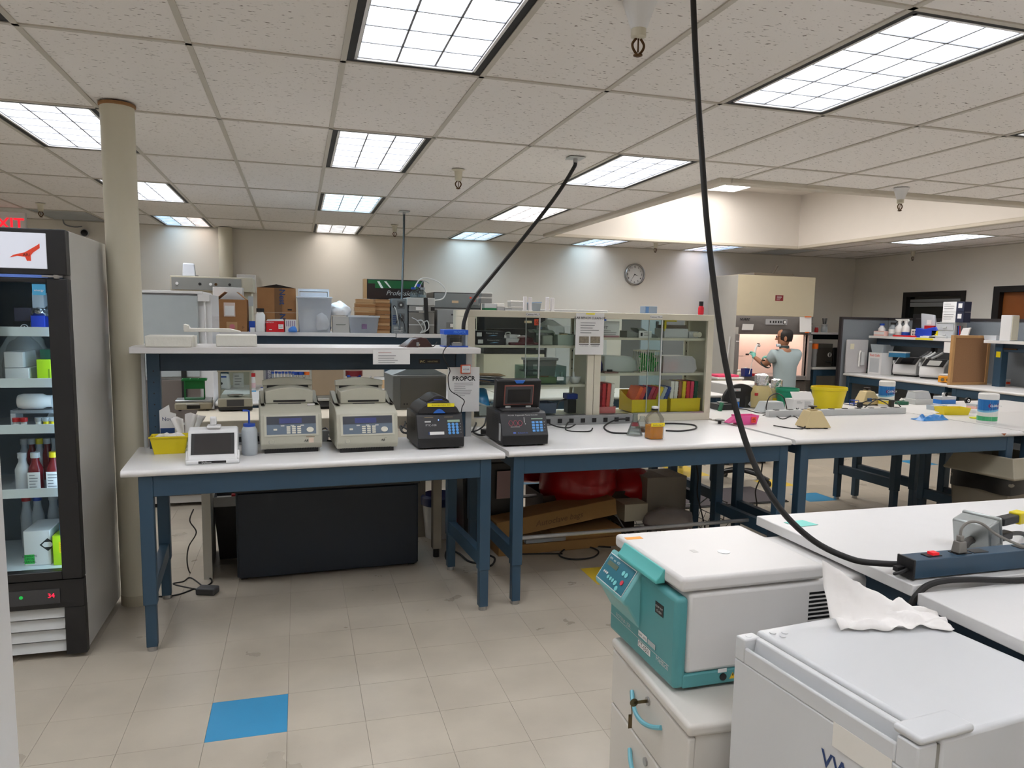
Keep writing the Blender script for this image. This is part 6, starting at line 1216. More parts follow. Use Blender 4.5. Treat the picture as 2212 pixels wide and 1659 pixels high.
G().box(-.05, .012, -.06, .06, 0, .115).xf(L).B('box', M_GAL, jb, bev=.006); G().box(.012, .026, -.062, .062, -.003, .12).xf(L).B('cover_plate', M_GAL, jb, bev=.006); G().cyl((-.025, -.0605, .08), .016, .002, 'y', 20).xf(L).B('knockout', M_GAL, jb)
for z in (.03, .085):
    G().box(.026, .034, -.034, .034, z-.02, z+.02).xf(L).B('receptacle', M_WPL, jb, bev=.01, seg=3)
G().lathe([(.02, 0), (.02, .01), (.012, .012)], (.02, -.05, .02), 6, 'y').xf(L @ TR((-.03, -.02, 0))).B('locknut', M_STEEL, jb); G().box(.02, .0205, -.06, -.045, .02, .1).xf(L).B('side_label', M_PAPER, jb)
for i, (z, x0) in enumerate(((.085, .03), (.03, .036))):
    t = thing('black_plug', ('upper black plug with yellow grip in the metal outlet box', 'lower black plug in the metal outlet box')[i], 'plug', (2.17+.09-.02*i, 1.86+.0, .9+z+.012), .25); G().box(-.03, .07, -.017, .017, -.014, .014).B('body', M_BLACK, t, bev=.005)
    if i == 0: G().box(.07, .12, -.02, .02, -.02, .02).B('yellow_grip', M_YEL, t, bev=.004)
    G().tube([(.07, 0, 0), (.2, .02, -.02), (.35, .03, -.06), (.6, 0, -.09-z+.085)], .008).B('cord', M_BLACK, t, smooth=True)
cable('flex_conduit', 'dark conduit from the power bar to the metal box', [(1.93, 1.745, .915), (2.0, 1.78, .935), (2.08, 1.83, .945), (2.13, 1.85, .945)], .013, mat('dark_conduit', (70, 66, 62), .5))
cable('power_cable', 'black cord hanging over the bench end from the foreground benches', [(2.6, 1.60, .892), (2.3, 1.61, .892), (2.05, 1.62, .893), (1.88, 1.634, .905), (1.76, 1.638, .905), (1.70, 1.637, .88), (1.672, 1.637, .82), (1.667, 1.637, .6), (1.68, 1.64, .1)], .009)
p = onz(1738, 1131, .901); t = sheet(p+Vector((-.05, -.035, 0)), (1, .1, 0), (-.25, 1, 0), .09, .07, mat('mint_note', (140, 218, 206), .7), None, 'sticky_note', .001); tag(t, 'mint green sticky note lying on the foreground bench', 'note')
# ================================================================== UNDER THE BENCHES
def F_(name, label, cat, px0, px1, pyb, rz=.04, group=None): return T(name, label, cat, px0, px1, pyb, 0, rz, group)
t, w_, k = F_('wastebasket', 'black wastebasket with white liner left of the blue cabinet', 'wastebasket', 478, 540, 1209); W = .13
G().tray(-W, W, 0, .30, 0, .42, .005, .03).B('body', M_BLACK, t, bev=.01, seg=3)
g = G().tray(-W-.006, W+.006, -.006, .306, .365, .432, .006, .004); g.B('liner', mat('white_liner', (214, 212, 208), .4), t, bev=.004); G().box(-.07, .02, .06, .1, .34, .40).xf(RO(.2, 4, 'Y')).B('paper_scrap', M_PAPER, t); G().box(-.02, .03, .1, .14, .36, .42).B('red_scrap', M_RED, t)
t, w_, k = F_('power_brick', 'dark power brick with coiled leads on the floor', 'adapter', 421, 463, 1287, rz=-.35); G().box(-w_/2, w_/2, 0, .075, 0, .04).B('body', mat('dark_brick', (66, 66, 68), .45), t, bev=.008)
def floor_cord(lab, pts, r=.004, m=M_RUB): return cable('floor_cable', lab, [onz(q[0], q[1], r+(q[2] if len(q) > 2 else 0)) for q in pts], r, m)
floor_cord('black lead trailing left from the power brick', [(418, 1272), (390, 1283), (360, 1288), (330, 1288)], .0045); floor_cord('black lead curving behind the power brick', [(440, 1268), (412, 1248), (396, 1256), (375, 1262), (430, 1274)], .004); floor_cord('short lead with a plug beyond the power brick', [(448, 1265), (457, 1258), (455, 1250), (444, 1248)], .0045)
cable('hanging_cable', 'black and white cords hanging behind the left bench leg', [ony(*q) for q in ((418, 1100, 4.9), (410, 1125, 4.86), (424, 1150, 4.84), (408, 1180, 4.84), (404, 1210, 4.86), (409, 1235, 4.9), (420, 1243, 4.95))], .004)
t, w_, k = F_('white_bucket', 'white bucket with a blue rim behind the tan table leg', 'bucket', 924, 985, 1168, rz=0); r = .125; G().lathe([(r*.8, 0), (r, .25), (r*1.05, .255)], (0, r, 0), 28).B('body', M_WPL, t, smooth=True); G().lathe([(r*1.08, .25), (r*1.1, .31), (r*.95, .325), (r*.93, .26)], (0, r, 0), 28, cap=False).B('rim', mat('navy_rim', (28, 44, 96), .4), t, smooth=True)
t = thing('biohazard_bin', 'tall black bin with white biohazard label under the bench joint', 'bin', (1.30, 5.0, 0), .05); G().frus((-.19, .19, 0, .36), 0, (-.215, .215, -.02, .38), .62).B('body', M_BLACK, t, bev=.012); G().box(.03, .17, -.026, -.02, .36, .56).xf(RO(.03, 4, 'X')).B('white_label', mat('faded_label', (168, 140, 140), .7), t)
for i in range(3):
    a = rad(90+120*i); G().lathe([(.026, 0), (.026, .001), (.017, .001), (.017, 0)], (.10+.022*cos(a), -.018, .46+.022*sin(a)), 16, 'y', cap=False).B('biohazard_ring', M_INK, t)
M_RBAG = mat('red_bag_film', (176, 12, 20), .28, coat=.3, var=.15)
def bag(name, lab, p, r, h, m, sx=1, seed=0, amp=.3, par=None):
    s_ = G(); n = 30; rings = [(.35, 0), (.9, .06), (1.05, .3), (.95, .6), (.62, .82), (.3, .95), (.12, 1.0)]
    for a, b in zip(rings, rings[1:]):
        pass
    prof = []
    for i in range(len(rings)-1):
        for q in range(3): f = q/3; prof.append((r*(rings[i][0]*(1-f)+rings[i+1][0]*f), h*(rings[i][1]*(1-f)+rings[i+1][1]*f)))
    prof.append((r*rings[-1][0], h))
    s_.lathe(prof, (0, 0, 0), n)
    out = []
    for v in s_.v:
        q = Vector(v); d = mn.noise_vector(q*(4.2/r*.3)+Vector((seed, 0, 0)))*amp*r*.55 + mn.noise_vector(q*(11/r*.3)+Vector((0, seed, 0)))*amp*r*.22
        q = q+d; q.z = max(.002, q.z); out.append((q.x*sx, q.y, q.z))
    s_.v = out; o = s_.B(name, m, par, smooth=True); o.location = p; return o
tag(bag('red_waste_bag', 'big red biohazard bag bulging under the middle bench', (2.06, 5.25, .20), .27, .56, M_RBAG, 1.1, 3), 'big red biohazard bag bulging under the middle bench', 'bag'); tag(bag('red_waste_bag', 'x', (2.50, 5.27, .20), .17, .30, M_RBAG, 1.2, 8), 'smaller red bag slumped right of the big red bag', 'bag'); tag(bag('red_waste_bag', 'x', (1.80, 5.62, .33), .16, .33, M_RBAG, 1.2, 5), 'red bag with pointed ear left behind the big red bag', 'bag'); tag(bag('red_waste_bag', 'x', (1.16, 5.35, .0), .16, .38, M_RBAG, 1, 12), 'red bag on the floor behind the left bench end leg', 'bag')
# support crate under bags
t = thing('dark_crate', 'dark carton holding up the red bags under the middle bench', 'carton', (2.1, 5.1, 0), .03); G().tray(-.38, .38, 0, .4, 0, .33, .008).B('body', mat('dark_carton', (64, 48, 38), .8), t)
M_CARDD = mat('brown_cardboard', (150, 112, 66), .85, var=.14, scale=8)
t = thing('long_carton', 'long tilted cardboard box lettered autoclave bags', 'carton', (1.78, 4.83, .17), .06); L = RO(rad(-7), 4, 'Y'); G().box(-.48, .44, 0, .24, 0, .12).xf(L).B('body', M_CARDD, t, bev=.004)
text('Autoclave bags', .06, (-.02, -.003, .035), (1, 0, .12), (-.12, 0, 1), mat('pencil', (108, 78, 46), .8), t, shear=.25)
t = thing('flat_carton', 'flattened cardboard box beneath the long tilted box', 'carton', (1.80, 4.80, 0), .05); G().box(-.5, .45, 0, .34, 0, .07).B('body', M_CARDD, t, bev=.003); G().box(-.1, .45, .02, .3, .07, .13).B('upper_flap', M_CARDD, t, bev=.003); G().box(-.3, .0, -.001, .05, .075, .10).B('clear_wrap', M_CLEAR, t)
t = thing('open_grey_carton', 'grey open carton standing in the wire basket', 'carton', (2.70, 5.02, .145), .03); carton(t, .34, .3, .30, mat('grey_carton', (158, 150, 138), .8), False, 0); 
t = thing('small_white_carton', 'small white carton left of the open grey carton', 'carton', (2.40, 4.92, .145), .02); carton(t, .19, .25, .13, mat('cream_carton', (196, 188, 166), .8), False)
t = thing('paper_bag', 'crumpled translucent bag in the wire basket', 'bag', (2.62, 4.82, .10)); bag('bag', 'x', (0, 0, 0), .15, .17, mat('greyed_film', (150, 140, 134), .35, alpha=.85), 1.3, 21, par=t)
t = thing('wire_basket', 'chrome wire basket on the floor under the middle bench', 'basket', (2.68, 5.05, 0), .02); M_WIRE = mat('dull_wire', (120, 120, 118), .35, .8)
def loop(z, a, b): return [(-a, -b, z), (a, -b, z), (a, b, z), (-a, b, z), (-a, -b, z)]
g = G()
for z, a, b in ((.13, .42, .28), (.07, .39, .25), (.012, .36, .22)): g.tube(loop(z, a, b), .0045, 6, smooth=False)
g.B('rim_wires', M_WIRE, t); g = G()
for i in range(12):
    f = -1+2*i/11
    for s_ in (-1, 1): g.tube([(f*.42, s_*.28, .13), (f*.36, s_*.22, .012)], .0025, 5, smooth=False)
for i in range(8):
    f = -1+2*i/7
    for s_ in (-1, 1): g.tube([(s_*.42, f*.28, .13), (s_*.36, f*.22, .012)], .0025, 5, smooth=False)
for i in range(9): f = -1+2*i/8; g.tube([(f*.36, -.22, .012), (f*.36, .22, .012)], .0025, 5, smooth=False)
g.B('upright_wires', M_WIRE, t, kind='stuff'); g = G().tube([(.42, -.2, .13), (.50, -.12, .24), (.50, .12, .24), (.42, .2, .13)], .005, 6, smooth=False); g.B('handle', M_WIRE, t); G().tube([(-.42, -.2, .13), (-.47, -.12, .24), (-.47, .12, .24), (-.42, .2, .13)], .005, 6, smooth=False).B('handle', M_WIRE, t)
t = thing('blue_label_carton', 'white carton with black swirl logo behind the red bag', 'carton', (2.80, 6.05, 0), .02); carton(t, .34, .3, .36, mat('white_carton_far', (206, 200, 190), .8), False)
g = G().tube([(-.02+.1*cos(a), -.003, .3+.035*sin(a)) for a in [i*.5 for i in range(14)]], .008, 5); g.B('swirl_logo', NAVY, t); text('a', .09, (-.13, -.003, .27), (1, 0, 0), (0, 0, 1), M_INK, t)
floor_cord('black cord looped on the floor under the middle bench', [(1125, 1180), (1160, 1190), (1205, 1186), (1260, 1180), (1292, 1190), (1280, 1204), (1235, 1208), (1208, 1198), (1240, 1180), (1320, 1182)], .006); floor_cord('second black cord on the floor by the bench joint leg', [(1124, 1197), (1170, 1196), (1215, 1196)], .005)
floor_cord('black cord looped around the left bench end legs', [(978, 1218), (963, 1205), (968, 1188), (992, 1196), (1012, 1212), (1035, 1217), (1060, 1222), (1068, 1205), (1040, 1195)], .007)
cable('hanging_cable', 'black cord hanging between the left and middle benches', [ony(*q) for q in ((1010, 1015, 4.75), (1004, 1050, 4.8), (1006, 1090, 4.82), (1008, 1140, 4.85), (1012, 1170, 4.9))], .006); cable('hanging_cable', 'black cord hanging below the middle bench right half', [ony(*q) for q in ((1503, 998, 4.9), (1508, 1030, 4.9), (1506, 1065, 4.9), (1515, 1105, 4.9), (1525, 1150, 4.88))], .005); cable('hanging_cable', 'black cord hanging near the chrome stool', [ony(*q) for q in ((1648, 988, 5.6), (1643, 1030, 5.6), (1632, 1060, 5.6), (1635, 1090, 5.6), (1631, 1110, 5.6))], .006)
t = thing('lab_stool', 'black lab stool with a chrome foot ring behind the bench', 'stool', (4.33, 6.5, 0)); 
for i in range(5):
    a = 2*pi*i/5+.3; G().tube([(0, 0, .13), (.15*cos(a), .15*sin(a), .11), (.29*cos(a), .29*sin(a), .065)], .022).B('leg', M_BLACK, t, smooth=True); G().lathe([(.03, -.012), (.03, .012)], (.29*cos(a), .29*sin(a), .03), 14, 'x').B('castor', M_BLACK, t)
G().cyl((0, 0, .08), .032, .32, n=16).B('column', M_CHROME, t, smooth=True); g = G().tube([(.235*cos(a), .235*sin(a), .27) for a in [2*pi*i/28 for i in range(29)]], .012, 8, smooth=False)
for i in range(4): a = pi*i/2+.5; g.tube([(.03*cos(a), .03*sin(a), .25), (.235*cos(a), .235*sin(a), .27)], .008, 6, smooth=False)
g.B('foot_ring', M_CHROME, t, smooth=True); G().cyl((0, 0, .4), .02, .2, n=14).B('gas_lift', M_CHROME, t); G().lathe([(.16, .58), (.19, .6), (.19, .64), (.17, .66)], n=28).B('seat', M_BLACK, t, smooth=True)
mt = thing('floor_mat', 'dark grey rubber floor mat beneath the stool area', 'mat', (3.55, 5.80, 0), .02); G().box(-.6, .75, -.12, .45, 0, .014).B('mat', mat('mat_rubber', (74, 68, 72), .8), mt, bev=.004); G().box(-.6, .75, -.14, -.12, 0, .008).B('edge_strip', M_BLACK, mt)
# ================================================================== SECOND BENCH ROW (behind the aisle) AND WHAT STANDS ON IT
BB = Fr((-.66, 6.52), 1.0)
bench(BB, 0, 2.5, -.02, .74, 'second row bench seen below the overhead shelf', (.05, 2.35), .0, .72, rod=None)
bench(BB, 0, 2.5, .752, 1.5, 'second row rear bench below the loaded shelf', (.05, 2.35), .78, 1.48)
bench(BB, 2.52, 2.3, -.02, .74, 'second row bench behind the glass cabinets', (.05, 2.2), .0, .72)
SB = .555; s2 = thing('riser_shelf', 'long loaded shelf on blue posts in the second row', 'shelf', (-.72, 7.48, .9), .0)
G().box(-.15, 1.655, 0, .5, SB-.036, SB).B('shelf_board', M_LAMG, s2, bev=.003); G().box(1.665, 2.95, -.02, .48, SB-.04, SB).B('shelf_board', M_LAMG, s2, bev=.003); G().box(-.1, 2.9, .1, .13, SB-.13, SB-.038).B('front_beam', M_BLUED, s2)
for x in (.0, 1.56, 2.7): G().box(x, x+.07, .13, .2, 0, SB-.036).B('post', M_BLUE, s2)
G().box(-.1, 2.9, .42, .45, SB-.3, SB-.2).B('back_rail', mat('black_rail', (40, 42, 44), .5), s2)
SZ2 = .9+SB
def RB(name, label, cat, px0, px1, y=7.5, z=SZ2, group=None, rz=0):
    a, b = ony(px0, 715, y), ony(px1, 715, y); return thing(name, label, cat, ((a.x+b.x)/2, y, z), rz, group), b.x-a.x, mpp(a)
t, w, k = RB('cup_carton', 'small white carton printed with a brown cup on the far shelf', 'carton', 433, 463); carton(t, w, .12, .13, M_PAPER, False); G().frus((-.012, .012, -.0015, 0), .02, (-.017, .017, -.0015, 0), .06).xf(TR((.03, 0, 0))).B('cup_print', mat('cup_brown', (120, 80, 50), .6), t)
t, w, k = RB('brown_carton', 'brown carton with open top flaps and pouch on the far shelf', 'carton', 467, 534); carton(t, w, .28, .30, M_CARD, False, 1); G().box(-.065, .035, -.003, 0, .14, .27).B('document_pouch', mat('pouch_film', (214, 196, 186), .25), t); G().box(-.055, .025, -.004, -.003, .15, .24).B('packing_slip', M_PAPER, t); G().box(-.045, .05, -.002, 0, .0, .09).B('tape_patch', M_CARDL, t); G().lathe([(.025, -.003), (.025, -.002)], (.005, 0, .045), 16, 'y').B('pink_print', mat('pink_print2', (206, 120, 130), .6), t); G().lathe([(.012, -.003), (.008, -.003)], (.1, 0, .04), 3, 'y', cap=False).B('recycle_mark', M_INK, t)
t, w, k = RB('low_carton', 'low brown carton behind the open flap carton', 'carton', 440, 475, 7.75); carton(t, w+.04, .18, .22, M_CARD, False)
for i, (z0, h_, lab) in enumerate(((0, .185, 'lower Nest lettered carton on the far shelf'), (.187, .235, 'upper Nest lettered carton with sagging lid on the far shelf'))):
    t, w, k = RB('nest_carton', lab, 'carton', 557, 640, 7.6, SZ2+z0, 'Nest lettered cartons'); carton(t, w, .33, h_, M_CARD, False); G().box(-.02, .05, -.002, 0, .0, h_).B('tape', mat('dark_tape', (120, 84, 52), .35), t); text('Nest', .075, (.028, -.004, h_*.95), (0, 0, -1), (1, 0, 0), NAVY, t, align='LEFT', bold=.02); G().box(.1, .14, -.002, 0, .02, .035).B('handling_mark', M_INK, t)
    if i: G().prism([(-w/2, h_), (w/2, h_), (0, h_+.035)], 'y', .02, .32).B('lid_gap', mat('dark_gap', (40, 32, 28), .9), t)
t, w, k = RB('white_bottle', 'square white bottle with black cap before the Nest cartons', 'bottle', 552, 573, 7.49); W = w/2; sqb([(W*.95, 0), (W, .01), (W, .16), (W*.6, .185), (W*.55, .19)], (0, W)).B('body', M_WPL, t, smooth=True); G().cyl((0, W, .188), W*.8, .034, n=20).B('cap', M_BLACK, t)
t, w, k = RB('blue_box', 'small blue and white box left of the white bottle', 'box', 538, 551); G().box(-w/2, w/2, 0, .08, 0, .10).B('body', M_BLUEP, t, bev=.001); G().box(-w/2+.01, w/2, -.001, 0, .0, .04).B('label', M_PAPER, t)
t, w, k = RB('red_box', 'bright red box with white label in front of the Nest cartons', 'box', 575, 614, 7.49); G().box(-w/2, w/2, 0, .1, 0, .105).B('body', mat('glossy_red', (216, 26, 40), .35), t, bev=.002); G().prism([(-w/2, .105), (w/2, .105), (w*.42, .125), (-w*.42, .118)], 'y', .0, .1).B('lid', M_PAPER, t); G().box(.03, .075, -.001, 0, .03, .075).B('label', M_PAPER, t); lines(t, .035, .07, .045, .065, 2, y=-.0025, m=M_INK); text('brand' if False else 'KIMTECH', .018, (-.05, -.0015, .085), (1, 0, 0), (0, 0, 1), M_PAPER, t); G().box(-.055, -.03, -.001, 0, .02, .026).B('print_bar', M_PAPER, t)
t, w, k = RB('glove_box', 'white and purple glove box with blue mask on the far shelf', 'box', 616, 640, 7.5); G().box(-w/2, w/2, 0, .1, 0, .12).B('body', M_PAPER, t, bev=.001); g = G(); [g.box(-w/2+.01+i*.018, -w/2+.02+i*.018, -.001, 0, .055, .11) for i in range(5)]; g.B('printed_bars', mat('mauve_print', (170, 150, 176), .6), t); bag('mask', 'x', (.02, -.03, 0), .035, .06, mat('mask_blue', (56, 116, 190), .6), 1.1, 4, par=t)
M_DRW = mat('drawer_plastic', (226, 231, 240), .35, alpha=.72)
t, w, k = RB('drawer_tower', 'clear plastic drawer tower at the back of the far shelf', 'drawers', 645, 712, 7.72); G().box(-w/2, w/2, 0, .2, 0, .015).box(-w/2, -w/2+.015, 0, .2, .015, .40).box(w/2-.015, w/2, 0, .2, .015, .40).box(-w/2, w/2, 0, .2, .40, .425).B('frame', mat('frost_frame', (226, 232, 240), .4, alpha=.85), t); G().box(-w/2+.02, w/2-.02, -.005, .19, .22, .39).B('drawer', M_DRW, t); G().box(-w/2+.02, w/2-.02, -.005, .19, .03, .2).B('drawer', M_DRW, t)
t, w, k = RB('clear_bin', 'large clear lidded bin holding bagged blue caps', 'bin', 643, 717, 7.5); G().frus((-w*.45, w*.45, .01, .2), 0, (-w/2, w/2, 0, .21), .33).B('body', mat('bin_plastic', (230, 235, 242), .3, alpha=.42), t, bev=.004); G().box(-w/2-.008, w/2+.008, -.006, .215, .33, .345).B('lid', MATS['frost_frame'], t, bev=.003); G().box(-w*.35, -w*.02, .03, .18, .01, .19).B('inner_box', M_PAPER, t)
o = bag('bag', 'x', (.07, .07, .01), .085, .26, mat('inner_bag', (240, 242, 246), .2, alpha=.5), 1, 9, par=t); g = G(); [g.cyl((.03+.028*i, .05+.02*(i % 2), .02+.018*(i % 3)), .016, .02, n=10) for i in range(5)]; g.B('blue_caps', mat('cap_blue', (44, 76, 150), .4), t)
t, w, k = RB('grey_print_carton', 'pale grey carton with a printed pipette beside the clear bin', 'carton', 719, 755, 7.5); carton(t, w, .16, .16, mat('pale_grey_carton', (186, 184, 180), .8), False); G().tube([(-.05, -.002, .08), (.03, -.002, .08), (.04, -.002, .084)], .004, 6).B('pipette_print', mat('olive_print2', (110, 114, 100), .6), t)
bg = bag('white_plastic_bag', 'x', (ony(733, 700, 7.6).x, 7.6, SZ2+.165), .1, .14, mat('white_film', (240, 240, 242), .4, alpha=.93), 1.1, 15); tag(bg, 'white plastic bag slumped on the pale grey carton', 'bag')
t, w, k = RB('shallow_bin', 'shallow clear bin with white rim and blue ends inside', 'bin', 753, 819, 7.49); G().tray(-w/2, w/2, 0, .2, 0, .165, .003, .02).B('body', mat('shallow_plastic', (214, 220, 230), .3, alpha=.35), t); G().tray(-w/2-.008, w/2+.008, -.008, .208, .155, .172, .01).B('rim', M_FROST, t); G().box(.0, .05, -.001, .02, .04, .09).xf(TR((-.02, .01, 0))).B('bar_label', mat('label_purple', (120, 96, 130), .6, var=.4, scale=60), t); G().box(-.1, -.06, .05, .1, .005, .03).B('blue_item', M_BLUEP, t); bag('bag', 'x', (.08, .1, .01), .06, .13, MATS['inner_bag'], 1.1, 18, par=t)
for i in range(4):
    t, w, k = RB('flat_carton_box', ('lowest', 'second', 'third', 'topmost')[i]+' flat brown box in the left hand stack', 'box', 768+(i % 2)*2-3*(i == 1), 811-(i == 3)*4, 7.5, SZ2+.175+.04*i, 'flat brown boxes stacked on the far shelf'); G().box(-w/2, w/2, .0, .15, 0, .036).B('body', M_CARDL if i % 2 else M_CARD, t, bev=.002); G().box(-w/2-.001, w/2+.001, -.002, .15, .027, .0385).B('lid', M_CARDL, t, bev=.001)
t, w, k = RB('support_carton', 'brown carton holding up the left stack of flat boxes', 'carton', 768, 811, 7.7); carton(t, w, .15, .172, M_CARD, False)
for c in list(bpy.data.objects):
    pass
for i in range(9):
    t, w, k = RB('flat_carton_box', ('lowest', 'second from bottom', 'third from bottom', 'fourth from bottom', 'middle', 'fourth from top', 'third from top', 'second from top', 'topmost')[i]+' flat brown box in the right hand stack', 'box', 811, 842+(i % 2), 7.52, SZ2+.0375*i, 'flat brown boxes stacked on the far shelf'); G().box(-w/2, w/2, 0, .2, 0, .034).B('body', M_CARD if i % 2 else M_CARDL, t, bev=.002); G().box(-w/2-.001, w/2+.001, -.002, .2, .024, .0355).B('lid', M_CARD, t, bev=.001)
t, w, k = RB('keyboard_carton', 'green and black instrument carton lettered professional', 'carton', 793, 915, 7.78, SZ2+.345); G().box(-w/2, w/2, 0, .14, 0, .2).B('body', mat('dark_print', (34, 20, 20), .35), t, bev=.003); G().box(-w/2+.01, w/2-.01, -.002, .0, .155, .19).B('green_band', mat('band_green', (20, 96, 50), .4), t); G().box(-w*.36, w*.4, -.0035, -.002, .11, .188).B('green_panel', MATS['band_green'], t)
g = G().add([(-.19, -.005, .18), (-.15, -.005, .11), (-.125, -.005, .11), (-.165, -.005, .18)], [(0, 1, 2, 3)]).add([(-.12, -.005, .18), (-.06, -.005, .115), (-.045, -.005, .115), (-.095, -.005, .18)], [(0, 1, 2, 3)]); g.B('white_slashes', M_PAPER, t); text('Professional', .07, (.07, -.005, .04), (1, 0, 0), (0, 0, 1), M_LGREY, t, shear=.35); G().box(-w/2-.03, -w/2, 0, .14, 0, .2).B('end_flap', M_CARDL, t)
t, w, k = RB('support_case', 'grey case at the back of shelf under the green carton', 'case', 800, 905, 7.78); G().box(-w/2, w/2, 0, .18, 0, .342).B('body', M_DGREY, t, bev=.004); G().box(-.1, .1, -.002, 0, .1, .2).B('panel', M_GREY, t)
t, w, k = RB('computer_tower', 'grey computer tower showing its rear fans on the far shelf', 'computer', 846, 881, 7.5); G().box(-w/2, w/2, 0, .35, 0, .345).B('case', mat('tower_grey', (120, 128, 132), .45), t, bev=.004); G().box(w/2-.004, w/2+.002, -.004, .3, 0, .347).B('side_panel', M_BLACK, t)
for z in (.285, .16): G().lathe([(.03, -.002), (.03, .0)], (.012, -.001, z), 22, 'y').B('fan', M_DGREY, t); G().lathe([(.011, -.005), (.011, -.002)], (.012, -.001, z), 14, 'y').B('fan_hub', M_LGREY, t); G().box(-.025, .05, -.0015, -.0005, z-.04, z+.04).B('fan_frame', mat('frame_grey', (96, 100, 104), .5), t)
G().cyl((-.055, -.004, .265), .014, .005, 'y', 14).B('power_inlet', M_BLACK, t); g = G(); [g.box(-.07, -.035, -.003, 0, .09+.02*i, .1+.02*i) for i in range(5)]; g.B('port_blue', NAVY, t); g = G(); [g.box(-.06, .03, -.003, 0, .01+.016*i, .018+.016*i) for i in range(4)]; g.B('slot_covers', M_LGREY, t)
G().tube([(-.055, -.008, .265), (-.04, -.03, .23), (-.02, -.03, .12), (.0, -.03, .02)], .005).B('lead', M_LGREY, t, smooth=True); G().tube([(-.04, -.008, .1), (-.0, -.03, .16), (.04, -.03, .1), (.05, -.03, .02)], .004).B('lead', M_BLACK, t, smooth=True)
t, w, k = RB('grey_instrument', 'grey instrument with a black strap and loose leads on the shelf', 'instrument', 883, 938, 7.49); G().box(-w/2, w/2, 0, .3, 0, .215).B('chassis', mat('chassis_grey', (128, 126, 122), .45), t, bev=.003); G().box(-w/2, w/2, -.01, .3, .222, .28).B('middle_unit', mat('mid_unit', (150, 150, 148), .4), t, bev=.003); G().box(-w/2-.02, w/2+.004, -.012, .3, .285, .36).B('top_unit', M_LGREY, t, bev=.005); G().box(.035, .075, -.02, -.012, .0, .36).xf(RO(-.05, 4, 'Y')).B('strap', M_BLACK, t); G().box(-.06, .01, -.012, -.01, .235, .268).B('rating_plate', M_PAPER, t); G().box(.09, .13, -.014, -.01, .232, .27).B('socket', M_BLACK, t); G().box(-w/2, w/2, -.003, .0, .085, .095).B('rail', M_LGREY, t)
for i in range(3): G().tube([(-.1+.05*i, -.01, .16-.03*i), (-.05+.05*i, -.05, .13), (.0+.03*i, -.05, .05), (-.02, -.03, .008)], .006 if i else .004).B('lead', M_LGREY, t, smooth=True)
for i, (px, dy) in enumerate(((894, 0), (906, .05), (914, .0))):
    t, w, k = RB('reagent_bottle', ('left clear reagent bottle with blue cap on the grey instrument', 'middle clear reagent bottle with raised blue cap', 'right clear reagent bottle with tubing in its neck')[i], 'bottle', px-8, px+8, 7.52+dy, SZ2+.36); r = .037; bottle(t, r, .105 if i != 1 else .14, M_LABG, M_BLUEP if i < 2 else M_CLEAR, neck=.5, sh=.5, cap_h=.2, liquid=mat('clear_liquid', (216, 228, 236), .1, alpha=.4), level=.3); 
t = thing('white_tubing', 'white tubing arching from the reagent bottles', 'tubing', (ony(906, 640, 7.55).x, 7.55, SZ2+.46)); G().tube([(-.05, 0, 0), (.0, 0, .08), (.08, .0, .1), (.2, 0, .06), (.27, 0, -.02), (.24, 0, -.1), (.16, 0, -.12)], .006).B('tube', M_WPL, t, smooth=True); G().tube([(0, 0, 0), (.04, 0, .07), (.1, 0, .05)], .004).B('tube', M_CLEAR, t, smooth=True)
# ---- instruments on the rear bench behind the shelf end
t, w, k = RB('grey_incubator', 'wide grey incubator with a dark door line and orange stickers', 'incubator', 936, 1038, 7.75); G().box(-w/2, w/2, 0, .45, 0, .43).B('case', M_BLACK, t, bev=.004); G().box(-w/2+.01, w/2-.01, -.004, 0, .27, .42).B('upper_panel', mat('panel_grey', (130, 136, 138), .4), t, bev=.003); G().box(-w/2+.012, w/2-.012, -.006, 0, .245, .262).B('grey_strip', M_GREY, t); G().box(-w/2+.01, w/2-.02, -.005, 0, .12, .18).B('glass_strip', mat('smoky', (80, 82, 80), .15), t); G().box(-.06, .01, -.007, -.004, .32, .345).B('tag', mat('peach_tag', (214, 188, 156), .6), t); G().box(-.06, .01, -.008, -.004, .205, .225).B('tag', M_PAPER, t)
for dx, dz in ((.13, .37), (.17, .34), (.22, .375)): G().box(dx, dx+.025, -.006, -.004, dz, dz+.018).B('orange_dot', M_BIO, t)
bag('clear_sheet', 'x', (.18, -.01, .3), .05, .1, MATS['clear_film'], 1.2, 5, par=t); G().box(.24, .275, -.007, -.004, .12, .16).B('blue_badge', mat('badge_sky', (70, 150, 206), .5), t); G().cyl((-.2, -.03, .15), .012, .03, 'y', 12).B('silver_handle', M_STEEL, t)
t, w, k = RB('grey_analyzer', 'grey analyzer with moulded side panel beside the strapped instrument', 'analyzer', 944, 992, 7.5); G().box(-w/2, w/2, 0, .2, 0, .25).B('case', mat('analyzer_grey', (146, 150, 152), .45), t, bev=.008); G().box(-.02, w/2, -.004, 0, .06, .12).B('recess', mat('recess_grey', (120, 122, 122), .5), t); G().box(.02, w/2, -.006, -.004, .07, .105).B('white_tag', M_PAPER, t); G().box(.03, w/2-.02, -.005, 0, .19, .205).B('grip_slot', M_DGREY, t)
t, w, k = RB('cream_instrument', 'cream instrument with dark window beside the left glass cabinet', 'instrument', 992, 1030, 7.0, .9); G().box(-w/2, w/2, 0, .3, 0, .8).B('case', M_CREAM, t, bev=.006); G().box(.0, w/2-.01, -.004, 0, .52, .72).B('window', M_SCREEN, t)
